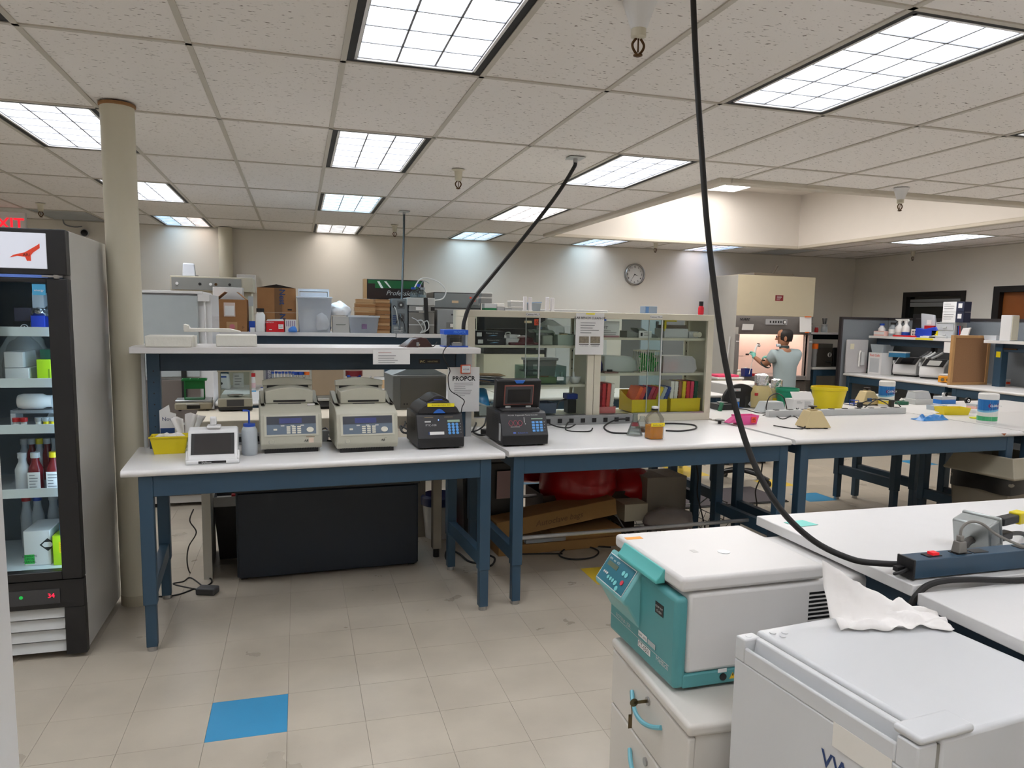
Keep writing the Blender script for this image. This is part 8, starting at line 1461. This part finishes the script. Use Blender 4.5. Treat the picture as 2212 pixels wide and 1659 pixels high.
# ---- benches along the right wall with partitions
PA = thing('office_partition', 'grey fabric office partition with dark frame on the right', 'partition', (8.62, 7.0, 0)); M_FAB = mat('partition_fabric', (128, 134, 140), .95, var=.06, scale=60); M_PFR = mat('partition_frame', (58, 54, 56), .5)
for y0, y1 in ((-.75, 1.35), (1.4, 2.95)): pn = G().box(-.02, .02, y0+.03, y1-.03, .1, 1.70).B('fabric_panel', M_FAB, PA); G().box(-.028, .028, y0, y1, 1.70, 1.735).box(-.028, .028, y0, y0+.03, 0, 1.70).box(-.028, .028, y1-.03, y1, 0, 1.70).B('frame', M_PFR, PA)
PB = thing('office_partition', 'short grey partition facing the viewer at the far end of right benches', 'partition', (8.1, 9.28, 0)); G().box(-.33, .49, -.02, .02, .1, 1.70).B('fabric_panel', M_FAB, PB); G().box(-.36, .49, -.028, .028, 1.70, 1.735).box(-.36, -.33, -.028, .028, 0, 1.70).B('frame', M_PFR, PB)
sheet((7.88, 9.243, 1.47), (1, 0, .03), (-.06, 0, 1), .27, .23, mat('melio_red', (112, 62, 66), .5), PB, 'poster'); text('melio', .1, (8.0-.0, 9.238, 1.49), (1, 0, .03), (-.03, 0, 1), M_PAPER, PB, bold=.01)
CB = Fr((7.80, 9.22), -90)
bench(CB, 0, 1.88, 0, .8, 'right wall bench carrying two white screen instruments', (.05, 1.75), .02, .76)
CB2 = Fr((7.76, 7.31), -91.5)
bench(CB2, 0, 1.9, 0, .8, 'right wall bench nearest the viewer, past the cork board', (.05, 1.75), .02, .76)
rc = thing('riser_shelf', 'crowded white shelf with yellow tape above the white instruments', 'shelf', (8.2, 8.42, .9), rad(-90)); G().box(-.76, .98, -.02, .36, .53, .565).B('shelf_board', M_LAM, rc, bev=.003); G().box(-.7, .9, .08, .11, .43, .53).B('front_beam', M_BLUED, rc)
for x in (-.7, .85): G().box(x, x+.06, .1, .16, 0, .53).B('post', M_BLUE, rc)
G().box(.12, .42, -.0215, -.02, .535, .56).B('yellow_tape', MATS['yellow_tape'], rc)
for x in (.72, .86): G().box(x, x+.05, -.0215, -.02, .54, .558).B('red_tape', M_RED, rc)
sheet((.6, -.015, .38), (1, 0, 0), (0, 0, 1), .18, .14, M_PAPER, rc, 'hanging_note'); sheet((.83, -.015, .41), (1, 0, 0), (0, 0, 1), .08, .11, M_PAPER, rc, 'hanging_note')
RC = lambda u, v, z=1.465: Vector((8.2+v, 8.42-u, z))
def C_(name, lab, cat, u, v=.04, z=1.466): return thing(name, lab, cat, RC(u, v, z), rad(-90))
def px_u(px, x=8.22): return 8.42-onx(px, 720, x).y
for nm, px, lab, h_, r, mb, mc in (('blue_cap_bottle', 1896, 'white bottle with blue cap on the crowded shelf', .18, .05, M_WPL, M_BLUEP), ('reagent_jug', 1919, 'clear reagent jug with black cap on the crowded shelf', .2, .055, M_CLEAR, M_BLACK)):
    t = C_(nm, lab, 'bottle', px_u(px)); bottle(t, r, h_, mb, mc, neck=.55, sh=.6, cap_h=.16, mlabel=M_PAPER)
for px, lab, mb in ((1933, 'white spray bottle with black trigger, left of two', M_WPL), (1947, 'white spray bottle with blue base, right of two', M_WPL)):
    t = C_('spray_bottle', lab, 'spray bottle', px_u(px)); bottle(t, .055, .22, mb, M_WPL, neck=.4, sh=.62, cap_h=.1, mlabel=M_LGREY if px < 1940 else M_BLUEP, l0=.05, l1=.3); G().prism([(-.09, .25), (.04, .25), (.05, .22), (.02, .21), (-.05, .225)], 'y', .045, .065).B('trigger_head', M_WPL, t, bev=.004); G().tube([(-.05, .055, .225), (-.06, .055, .19)], .007).B('trigger', M_BLACK, t)
t = C_('pink_box', 'pale pink box under the bottles at the shelf left end', 'box', px_u(1903), -.0); G().box(-.12, .08, 0, .1, 0, .07).B('body', mat('pale_pink', (236, 190, 180), .4), t); G().box(-.12, .08, -.001, 0, .02, .06).B('label', M_PAPER, t)
t = C_('black_bin', 'black file box at the back of the crowded shelf', 'file box', px_u(1965), .17); G().box(-.12, .1, 0, .12, 0, .32).B('body', M_BLACK, t, bev=.004); G().box(-.06, .04, -.002, 0, .25, .265).B('label_slot', M_DGREY, t)
t = C_('clear_pouch', 'clear hanging pouch leaning against the black file box', 'pouch', px_u(1990), .12); G().prism([(-.1, .05), (.1, .02), (.12, .2), (.09, .31), (-.13, .33)], 'y', 0, .03).B('pouch', M_FROST, t, bev=.004); G().box(-.02, .06, -.002, 0, .18, .24).B('label', M_PAPER, t)
t = C_('white_tube_rack', 'white rack with round holes on the crowded shelf', 'rack', px_u(1972), .08); G().box(-.1, .1, 0, .1, 0, .11).B('rack', M_WPL, t, bev=.008); g = G(); [g.cyl((-.06+.04*i, -.002, .04+.035*j), .011, .003, 'y', 12) for i in range(4) for j in range(2)]; g.B('holes', M_DGREY, t)
t = C_('red_tray', 'low red tray at the front of the crowded shelf', 'tray', px_u(1956), -.01); G().tray(-.2, .2, 0, .1, 0, .022, .003).B('tray', mat('tray_red', (226, 40, 44), .4), t)
t = C_('blue_bin', 'blue scoop bin with clear bags in the middle of the shelf', 'bin', px_u(1998), .02); G().prism([(-.17, .0), (.15, 0), (.2, .1), (.17, .15), (.05, .13), (-.03, .11), (-.17, .13)], 'y', 0, .14).B('bin', mat('bin_blue', (40, 70, 190), .4), t, bev=.006); G().box(-.06, .1, .04, .1, .12, .165).B('red_item', M_RED, t)
t = C_('yellow_rack', 'yellow tube rack with holes beside the blue bin', 'rack', px_u(2018), .02); G().box(-.045, .045, 0, .08, 0, .1).B('rack', M_YEL, t, bev=.003); g = G(); [g.cyl((-.02+.04*i, -.002, .03+.035*j), .01, .003, 'y', 10) for i in range(2) for j in range(2)]; g.B('holes', M_INK, t)
t = C_('drawer_tower', 'clear mini drawer unit on the crowded shelf', 'drawers', px_u(2038), .04); G().box(-.15, .15, 0, .2, 0, .012).box(-.15, -.14, 0, .2, .012, .2).box(.14, .15, 0, .2, .012, .2).box(-.15, .15, 0, .2, .2, .212).box(-.14, .14, 0, .2, .1, .108).B('frame', M_LGREY, t)
for z in (.015, .11): d = G().box(-.135, .135, -.004, .19, z, z+.083).B('drawer', M_FROST, t); G().box(-.03, .03, -.018, -.004, z+.03, z+.042).B('pull', M_LGREY, d)
for i in range(2):
    t = C_('glove_carton', ('lower', 'upper')[i]+' white and navy glove carton on the mini drawers', 'carton', px_u(2046)+.0, .05, 1.466+.214+.136*i); G().box(-.13, .08, 0, .12, 0, .132).B('body', M_PAPER, t, bev=.002); G().box(.08, .2, 0, .12, 0, .132).B('navy_end', mat('carton_navy', (38, 44, 66), .6), t, bev=.002); G().box(.11, .17, -.001, 0, .05, .11).B('end_label', M_PAPER, t); lines(t, -.11, .06, .04, .1, 3, y=-.0015, seed=i)
t = C_('pen_stand', 'black desk stand with pens and white cards', 'stand', px_u(2072), .02); G().box(-.1, .12, 0, .12, 0, .012).B('base', M_BLACK, t); G().prism([(-.02, .012), (.1, .012), (.14, .15), (.03, .14)], 'y', .02, .04).B('cards', M_PAPER, t, bev=.002)
for q in range(5): G().tube([(-.08+.02*q, .06, .012), (-.09+.018*q, .06, .17)], .007).B('pen', (M_BLACK, M_BLUEP, M_RED, M_STEEL, M_DGREY)[q], t)
for q, px in enumerate((2010, 2030)): t = C_('paper_stack', ('white paper stack', 'grey green bag of papers')[q]+' at the front of the crowded shelf', 'papers', px_u(px), -.015); G().box(-.14, .12, 0, .1, 0, .02+.008*q).B('stack', (M_PAPER, M_LGREY)[q], t, bev=.003); G().box(-.1, .1, .01, .09, .021+.008*q, .026+.008*q).B('top_sheet', M_PAPER, t)
# cork board
ck_ = thing('cork_board', 'wood framed cork board standing upright on the right wall bench', 'board', (7.80, 7.33, .9)); G().box(.04, .56, .0, .015, .03, .585).B('cork', mat('cork', (158, 118, 84), .95, var=.14, scale=80), ck_)
for b_ in ((0, .04, 0, .62), (.56, .60, 0, .62)): G().box(b_[0], b_[1], -.01, .03, b_[2], b_[3]).B('frame_rail', M_WOOD, ck_, bev=.002)
for z0, z1 in ((0, .03), (.585, .62)): G().box(.04, .56, -.01, .03, z0, z1).B('frame_rail', M_WOOD, ck_, bev=.002)
# two white instruments facing the aisle
def pcr(px0, px1, pyb, lab, ms, rz=-64):
    p, w, k = site(px0, px1, pyb, .9); p = Vector((max(p.x, 7.86), p.y, .9)); t = thing('screen_instrument', lab, 'instrument', p, rad(rz)); W = .16
    G().prism([(.03, .02), (.0, .05), (.005, .15), (.02, .17), (.20, .27), (.45, .25), (.45, .02)], 'x', -W, W).B('body', M_WHITE, t, bev=.012, seg=3); sl_ = Vector((0, .18, .10)).normalized(); no = Vector((1, 0, 0)).cross(sl_); o = Vector((-W*.85, .02, .17))+no*.002
    sheet(o, (1, 0, 0), sl_, W*1.7, .19, M_DGREY, t, 'screen_frame', .003); sheet(o+no*.003+Vector((W*.35, 0, 0))+sl_*.025, (1, 0, 0), sl_, W*1.0, .13, ms, t, 'screen', .001); G().box(-W*.9, W*.9, .03, .43, 0, .022).B('base', M_BLACK, t); G().box(-W-.02, -W+.01, .04, .08, .16, .22).B('stylus', M_LGREY, t, bev=.004); return t
pcr(1918, 1985, 813, 'white sloped instrument with dark screen, left of the pair', M_SCREEN); pcr(1980, 2040, 819, 'white sloped instrument with grey lit screen, right of the pair', glow('grey_screen', (186, 184, 178), .4))
t, w, k = T('orange_stirrer', 'orange hot plate stirrer with white top beside the cork board', 'hot plate', 2032, 2056, 828, .9, rz=rad(-60)); G().box(-.1, .1, 0, .18, .01, .09).B('body', mat('stirrer_orange', (240, 160, 30), .4), t, bev=.006); G().box(-.1, .1, .01, .18, .095, .115).B('plate', M_WHITE, t, bev=.003)
for x in (-.045, .02): G().cyl((x, -.015, .045), .02, .016, 'y', 16).B('knob', mat('olive_knob', (96, 88, 66), .4), t)
t, w, k = T('pink_tip_box', 'hot pink tip box with brown lid left of the instruments', 'tip box', 1877, 1903, 808, .9, rz=rad(-50)); G().box(-.08, .08, 0, .12, 0, .09).B('base', mat('hot_pink', (216, 60, 130), .4), t, bev=.003); G().prism([(-.0, .09), (.12, .09), (.1, .14), (.03, .14)], 'x', -.075, .075).B('lid', M_CARD, t, bev=.004); G().box(-.05, .03, .012, .014, .1, .125).B('yellow_label', M_YEL, t)
t, w, k = T('green_carton', 'small dark green carton with clear bag on the right wall bench', 'carton', 1855, 1872, 805, .9, rz=rad(-50)); G().box(-.06, .06, 0, .08, 0, .07).B('body', mat('forest_green', (0, 96, 68), .4), t); G().box(-.04, .05, -.001, 0, .03, .05).B('label', M_LGREY, t); bag('bag', 'x', (-.1, .06, 0), .06, .16, MATS['clear_film'], 1, 31, par=t)
t = thing('pipette_board', 'pale board hung with a white pipette at the far end of right bench', 'board', (7.98, 9.19, .9), 0); G().box(-.17, .22, 0, .03, 0, .5).B('board', mat('board_grey', (190, 188, 188), .5), t, bev=.02, seg=3); G().tube([(.05, -.02, .1), (.05, -.02, .28), (.06, -.03, .34)], .012).B('pipette', M_WPL, t, smooth=True); G().box(.08, .14, -.03, -.0, .12, .32).B('holder', M_LGREY, t, bev=.004); G().box(-.11, -.04, -.002, 0, .36, .44).B('sticky_note', mat('cream_note', (220, 214, 186), .7), t)
t = thing('label_bin_unit', 'white drawer unit with red lettering beneath the crowded shelf', 'drawer unit', (8.14, 8.98, .9), rad(-90)); G().box(-.13, .13, 0, .2, 0, .32).B('body', M_WHITE, t, bev=.004); G().box(-.09, .09, -.004, 0, .03, .24).B('drawer', M_FROST, t); text('Red Cells', .05, (0, -.004, .265), (1, 0, 0), (0, 0, 1), M_REDS, t)
t = thing('clear_scoop_bin', 'clear scoop bin on the lettered drawer unit', 'bin', (8.16, 8.98, 1.221), rad(-90)); G().tray(-.13, .13, 0, .2, 0, .12, .004, .02).B('bin', M_CLEAR, t); G().box(-.05, .05, .05, .15, .01, .1).B('contents', M_DGREY, t)
t = thing('blue_flat_box', 'flat blue box on the left screen instrument', 'box', (8.08, 8.5, 1.18), rad(-70)); G().box(-.12, .12, 0, .12, 0, .06).B('base', mat('flat_blue', (40, 110, 150), .4), t, bev=.003); G().box(-.122, .122, -.002, .122, .06, .075).B('lid', M_LGREY, t)
t = thing('cord_pile', 'grey pipette heads lying on the screen instruments', 'pipettes', (8.1, 8.0, 1.185), rad(-90))
for q in range(5): G().tube([(-.12+.05*q, .0, .01), (-.1+.05*q, .06, .04), (-.08+.06*q, .1, .09)], .016).B('pipette_head', (M_DGREY, M_GREY, M_LGREY)[q % 3], t, smooth=True)
# nearer right bench: shelf, white column box, clear tray
rd = thing('riser_shelf', 'white shelf on a blue post at the right edge', 'shelf', (8.2, 6.55, .9), rad(-90)); G().box(-.68, .9, -.02, .36, .53, .565).B('shelf_board', M_LAM, rd, bev=.003); G().box(-.6, .85, .08, .11, .43, .53).B('front_beam', M_BLUED, rd)
for x in (-.58, .8): G().box(x, x+.1, .06, .16, 0, .53).B('post', M_BLUE, rd)
G().box(-.56, -.5, .059, .0595, .36, .43).B('yellow_sticker', M_YEL, rd); G().box(-.5, -.3, .07, .079, .46, .475).B('name_plate', M_BRASS, rd)
t = thing('tall_white_box', 'tall narrow white box on the right edge shelf', 'box', (8.22, 6.98, 1.466), rad(-90)); G().box(-.075, .07, 0, .12, 0, .31).B('body', M_WHITE, t, bev=.006); G().box(.07, .078, .01, .11, .01, .3).B('side_strip', M_CREAM, t)
t = thing('clear_tray', 'clear tray on the right edge shelf beside the pens', 'tray', (8.25, 7.22, 1.466), rad(-90)); G().tray(-.08, .1, 0, .12, 0, .06, .003, .01).B('tray', M_FROST, t)
t, w, k = T('biohazard_tray', 'clear tray with orange biohazard label on right wall bench', 'tray', 2168, 2200, 833, .9, rz=rad(-20)); G().tray(-w/2, w/2, 0, .14, 0, .085, .003, .012).B('tray', M_FROST, t); bio(t, -w*.18, .042, .026, .006)
# grey cold cabinet seen through the right glass cabinet, white shelf unit
t = thing('grey_cold_cabinet', 'tall grey cold cabinet seen through the right glass cabinet', 'refrigerator', (4.42, 8.5, 0)); G().box(-.30, .30, .03, .6, .04, 1.655).B('body', mat('cold_grey', (128, 130, 134), .4), t, bev=.005); G().box(-.30, .0, 0, .03, .06, 1.65).B('door', mat('cold_blue_grey', (150, 166, 178), .4), t, bev=.004); G().box(.005, .30, 0, .03, .06, 1.65).B('door', mat('cold_grey2', (122, 122, 126), .4), t, bev=.004); G().box(-.1, -.07, -.02, 0, 1.54, 1.62).B('handle', M_DGREY, t)
for x in (-.27, .22): G().box(x, x+.05, .05, .1, 0, .04).B('foot', M_BLACK, t)
t = thing('pink_pad_bin', 'cream cabinet with pink pads beside the safety cabinet', 'cabinet', (5.58, 8.7, 0)); G().box(-.22, .16, 0, .4, .03, .86).B('body', M_CREAM, t, bev=.004); G().box(-.23, .18, -.01, .42, .86, .89).B('top', M_WHITE, t, bev=.006); G().box(-.2, .12, .02, .3, .89, .92).B('pink_pad', mat('pad_pink', (230, 70, 110), .5), t, bev=.006)
for x in (-.2, .1): G().box(x, x+.04, .03, .07, 0, .03).B('foot', M_BLACK, t)
t = thing('white_freezer_chest', 'white chest with blue badge right of the glass cabinet', 'freezer', (4.95, 7.3, 0)); G().box(-.3, .3, .02, .5, .04, .93).B('body', M_WHITE, t, bev=.008); G().box(-.3, .3, 0, .02, .06, .8).B('door', M_WPL, t, bev=.004); G().box(-.24, -.17, -.003, 0, .72, .77).B('blue_badge', mat('badge_sky', (70, 150, 206), .5), t)
for x in (-.27, .22): G().box(x, x+.05, .05, .1, 0, .04).B('foot', M_BLACK, t)
# ================================================================== CONTENTS OF THE GLASS DOOR REFRIGERATOR
def FI(name, lab, cat, px0, px1, k_, y=3.95):
    a, b = ony(px0, 800, y), ony(px1, 800, y); return thing(name, lab, cat, ((a.x+b.x)/2, y, FSH[k_]+.0085 if k_ < 4 else .4155)), b.x-a.x
t, w = FI('black_kit_box', 'black kit box with round white logo on the top refrigerator shelf', 'box', 34, 72, 0); G().box(-w/2, w/2, 0, .2, 0, .055).B('lower_box', M_BLACK, t, bev=.002); G().box(-w/2, w/2, .02, .2, .056, .12).B('upper_box', mat('purple_grey', (74, 70, 88), .5), t, bev=.002); G().tube([(.01+.015*cos(a), -.002, .028+.015*sin(a)) for a in [2*pi*i/12 for i in range(13)]], .002, 5, smooth=False).tube([(.01, -.002, .036), (.01, -.002, .02), (.016, -.002, .02)], .002, 5, smooth=False).B('round_logo', M_PAPER, t)
t, w = FI('blue_tip_box', 'blue box with clear bag on the top refrigerator shelf', 'tip box', 72, 103, 0); G().box(-w/2, w/2, 0, .16, 0, .085).B('base', mat('royal_blue', (30, 66, 190), .4), t, bev=.003); G().box(-w*.4, w*.4, .02, .15, .12, .19).B('clear_top', M_FROST, t); o = bag('bag', 'x', (0, .07, .08), .06, .06, M_FOIL, .9, 40, par=t)
t, w = FI('bagged_boxes', 'white boxes in clear bags on the second refrigerator shelf', 'boxes', 10, 62, 1); G().box(-w/2, w/2, 0, .18, 0, .075).B('lower_box', M_PAPER, t, bev=.003); G().box(-w/2, w*.3, 0, .18, .077, .15).B('upper_box', M_PAPER, t, bev=.003); bag('bag', 'x', (0, .1, .0), .08, .27, MATS['clear_film'], 1.3, 44, par=t)
t, w = FI('lime_box', 'lime green box on the second refrigerator shelf', 'box', 79, 110, 1); G().box(-w/2, w/2, 0, .16, 0, .115).B('body', mat('lime', (176, 214, 20), .5), t, bev=.003); G().box(w*.3, w*.4, -.001, 0, .02, .07).B('slot', mat('lime_dark', (120, 150, 20), .5), t); G().box(-w*.3, w*.45, .02, .15, .116, .16).B('dark_tub', mat('tub_green', (20, 80, 60), .4), t)
t, w = FI('lying_bottle', 'white bottle lying across the third refrigerator shelf', 'bottle', 45, 95, 2); G().lathe([(.03, 0), (.036, .02), (.036, .10), (.028, .115), (.028, .14)], (-.07, .02, .13), 20, 'x').B('body', M_WPL, t, smooth=True); G().box(-.1, .1, .0, .1, .075, .09).B('support_rack', M_CLEAR, t); G().box(-.1, -.08, 0, .1, 0, .075).box(.08, .1, 0, .1, 0, .075).B('rack_leg', M_FROST, t)
for px, lab, mc in ((26, 'white jar with red lid, left of two on the third shelf', M_RED), (43, 'white jar with red lid, right of two on the third shelf', M_RED), (75, 'small grey capped vial on the third shelf', M_GREY), (92, 'yellow based vial on the third shelf, left', M_YEL), (107, 'yellow based vial on the third shelf, right', M_YEL)):
    t, w = FI('jar', lab, 'jar', px-7, px+7, 2, 3.90); bottle(t, w/2, .06, M_WPL if mc != M_YEL else M_YEL, mc if mc != M_YEL else M_CLEAR, neck=1.0, sh=.55, cap_h=.3)
for px, lab in ((85, 'tilted white package on the third refrigerator shelf'), ): t, w = FI('white_package', lab, 'package', px, 110, 2, 4.02); G().box(-w/2, w/2, 0, .06, 0, .15).xf(RO(.45, 4, 'Y')).B('package', M_PAPER, t, bev=.003); G().box(-.02, .02, -.001, 0, .04, .09).xf(RO(.45, 4, 'Y')).B('label', M_LGREY, t)
M_MED = mat('red_medium', (122, 26, 34), .25); 
for i, (px, mc, mb, lab) in enumerate(((31, M_FROST, M_FROST, 'frosted wide bottle on the fourth refrigerator shelf'), (60, M_LGREY, M_MED, 'red medium bottle with grey cap on the fourth shelf'), (101, M_YEL, M_MED, 'red medium bottle with yellow cap on the fourth shelf'), (122, M_YEL, M_MED, 'second yellow capped red medium bottle behind'))):
    t, w = FI('medium_bottle', lab, 'bottle', px-17, px+17, 3, 3.92 if i < 3 else 4.06); bottle(t, w/2, .19, mb, mc, neck=.5, sh=.62, cap_h=.13)
    if i: G().box(-w*.4, w*.4, -.004, .0, .015, .10).B('white_label', M_PAPER, t); lines(t, -w*.3, w*.3, .03, .085, 5, y=-.0055, seed=i)
for i in range(6): t, w = FI('medium_bottle', ('first', 'second', 'third', 'fourth', 'fifth', 'last')[i]+' bottle of the dim back row on the fourth shelf', 'bottle', 25+i*17, 51+i*17, 3, 4.22); bottle(t, w/2, .21, (M_FROST, M_MED)[i % 2], (M_LGREY, M_FROST, M_YEL)[i % 3], neck=.5, sh=.62, cap_h=.13)
t, w = FI('white_shipping_box', 'white box with diamond hazard label on the refrigerator floor', 'box', 28, 88, 4); G().box(-w/2, w/2, 0, .22, 0, .17).B('body', M_PAPER, t, bev=.003); g = G().add([(.01, -.001, .10), (.045, -.001, .132), (.08, -.001, .10), (.045, -.001, .068)], [(0, 1, 2, 3)]); g.B('hazard_diamond', M_INK, t); g = G().add([(.02, -.002, .10), (.032, -.002, .113), (.058, -.002, .113), (.07, -.002, .10), (.058, -.002, .088), (.032, -.002, .088)], [tuple(range(6))]); g.B('diamond_white', M_PAPER, t); G().box(-w/2, -w*.12, -.001, 0, .01, .055).B('green_label', mat('label_green', (60, 210, 90), .6), t); text('SEPARATE\nUPON\nARRIVAL', .014, (-w*.3, -.002, .043), (1, 0, 0), (0, 0, 1), M_INK, t)
t, w = FI('lime_carton', 'lime green carton with yellow label on the refrigerator floor', 'carton', 92, 140, 4, 3.93); G().box(-w/2, w/2, 0, .2, 0, .145).B('body', mat('lime', (176, 214, 20), .5), t, bev=.003); G().box(-w*.2, w*.4, -.001, 0, .06, .115).B('yellow_label', M_YEL, t); lines(t, -w*.15, w*.05, .07, .1, 4, y=-.0025, m=mat('ochre', (150, 120, 20), .6)); text('Com\nlys', .018, (w*.24, -.0025, .09), (1, 0, 0), (0, 0, 1), NAVY, t)
t = thing('sky_blue_box', 'sky blue box stacked on the lime green carton', 'box', Vector(t.location)+Vector((.02, .01, .146))); G().box(-.035, .05, 0, .12, 0, .055).B('body', mat('sky_box', (120, 196, 230), .5), t, bev=.002); G().box(-.02, .0, -.001, 0, .012, .02).B('print', NAVY, t); t = thing('white_small_box', 'small white box on top of the sky blue box', 'box', Vector(t.location)+Vector((.01, .01, .056))); G().box(-.02, .045, 0, .1, 0, .05).B('body', M_PAPER, t, bev=.002); G().box(-.01, .02, -.001, 0, .01, .03).B('label', M_LGREY, t)
for px, mc, lab in ((35, M_RED, 'frosted bottle with red cap behind the white box'), (60, M_BLUEP, 'frosted bottle with blue cap behind the white box'), (95, M_LGREY, 'frosted bottle behind the lime green carton')): t, w = FI('tall_bottle', lab, 'bottle', px-14, px+14, 4, 4.25); bottle(t, w/2, .28, M_FROST, mc, neck=.6, sh=.62, cap_h=.13)
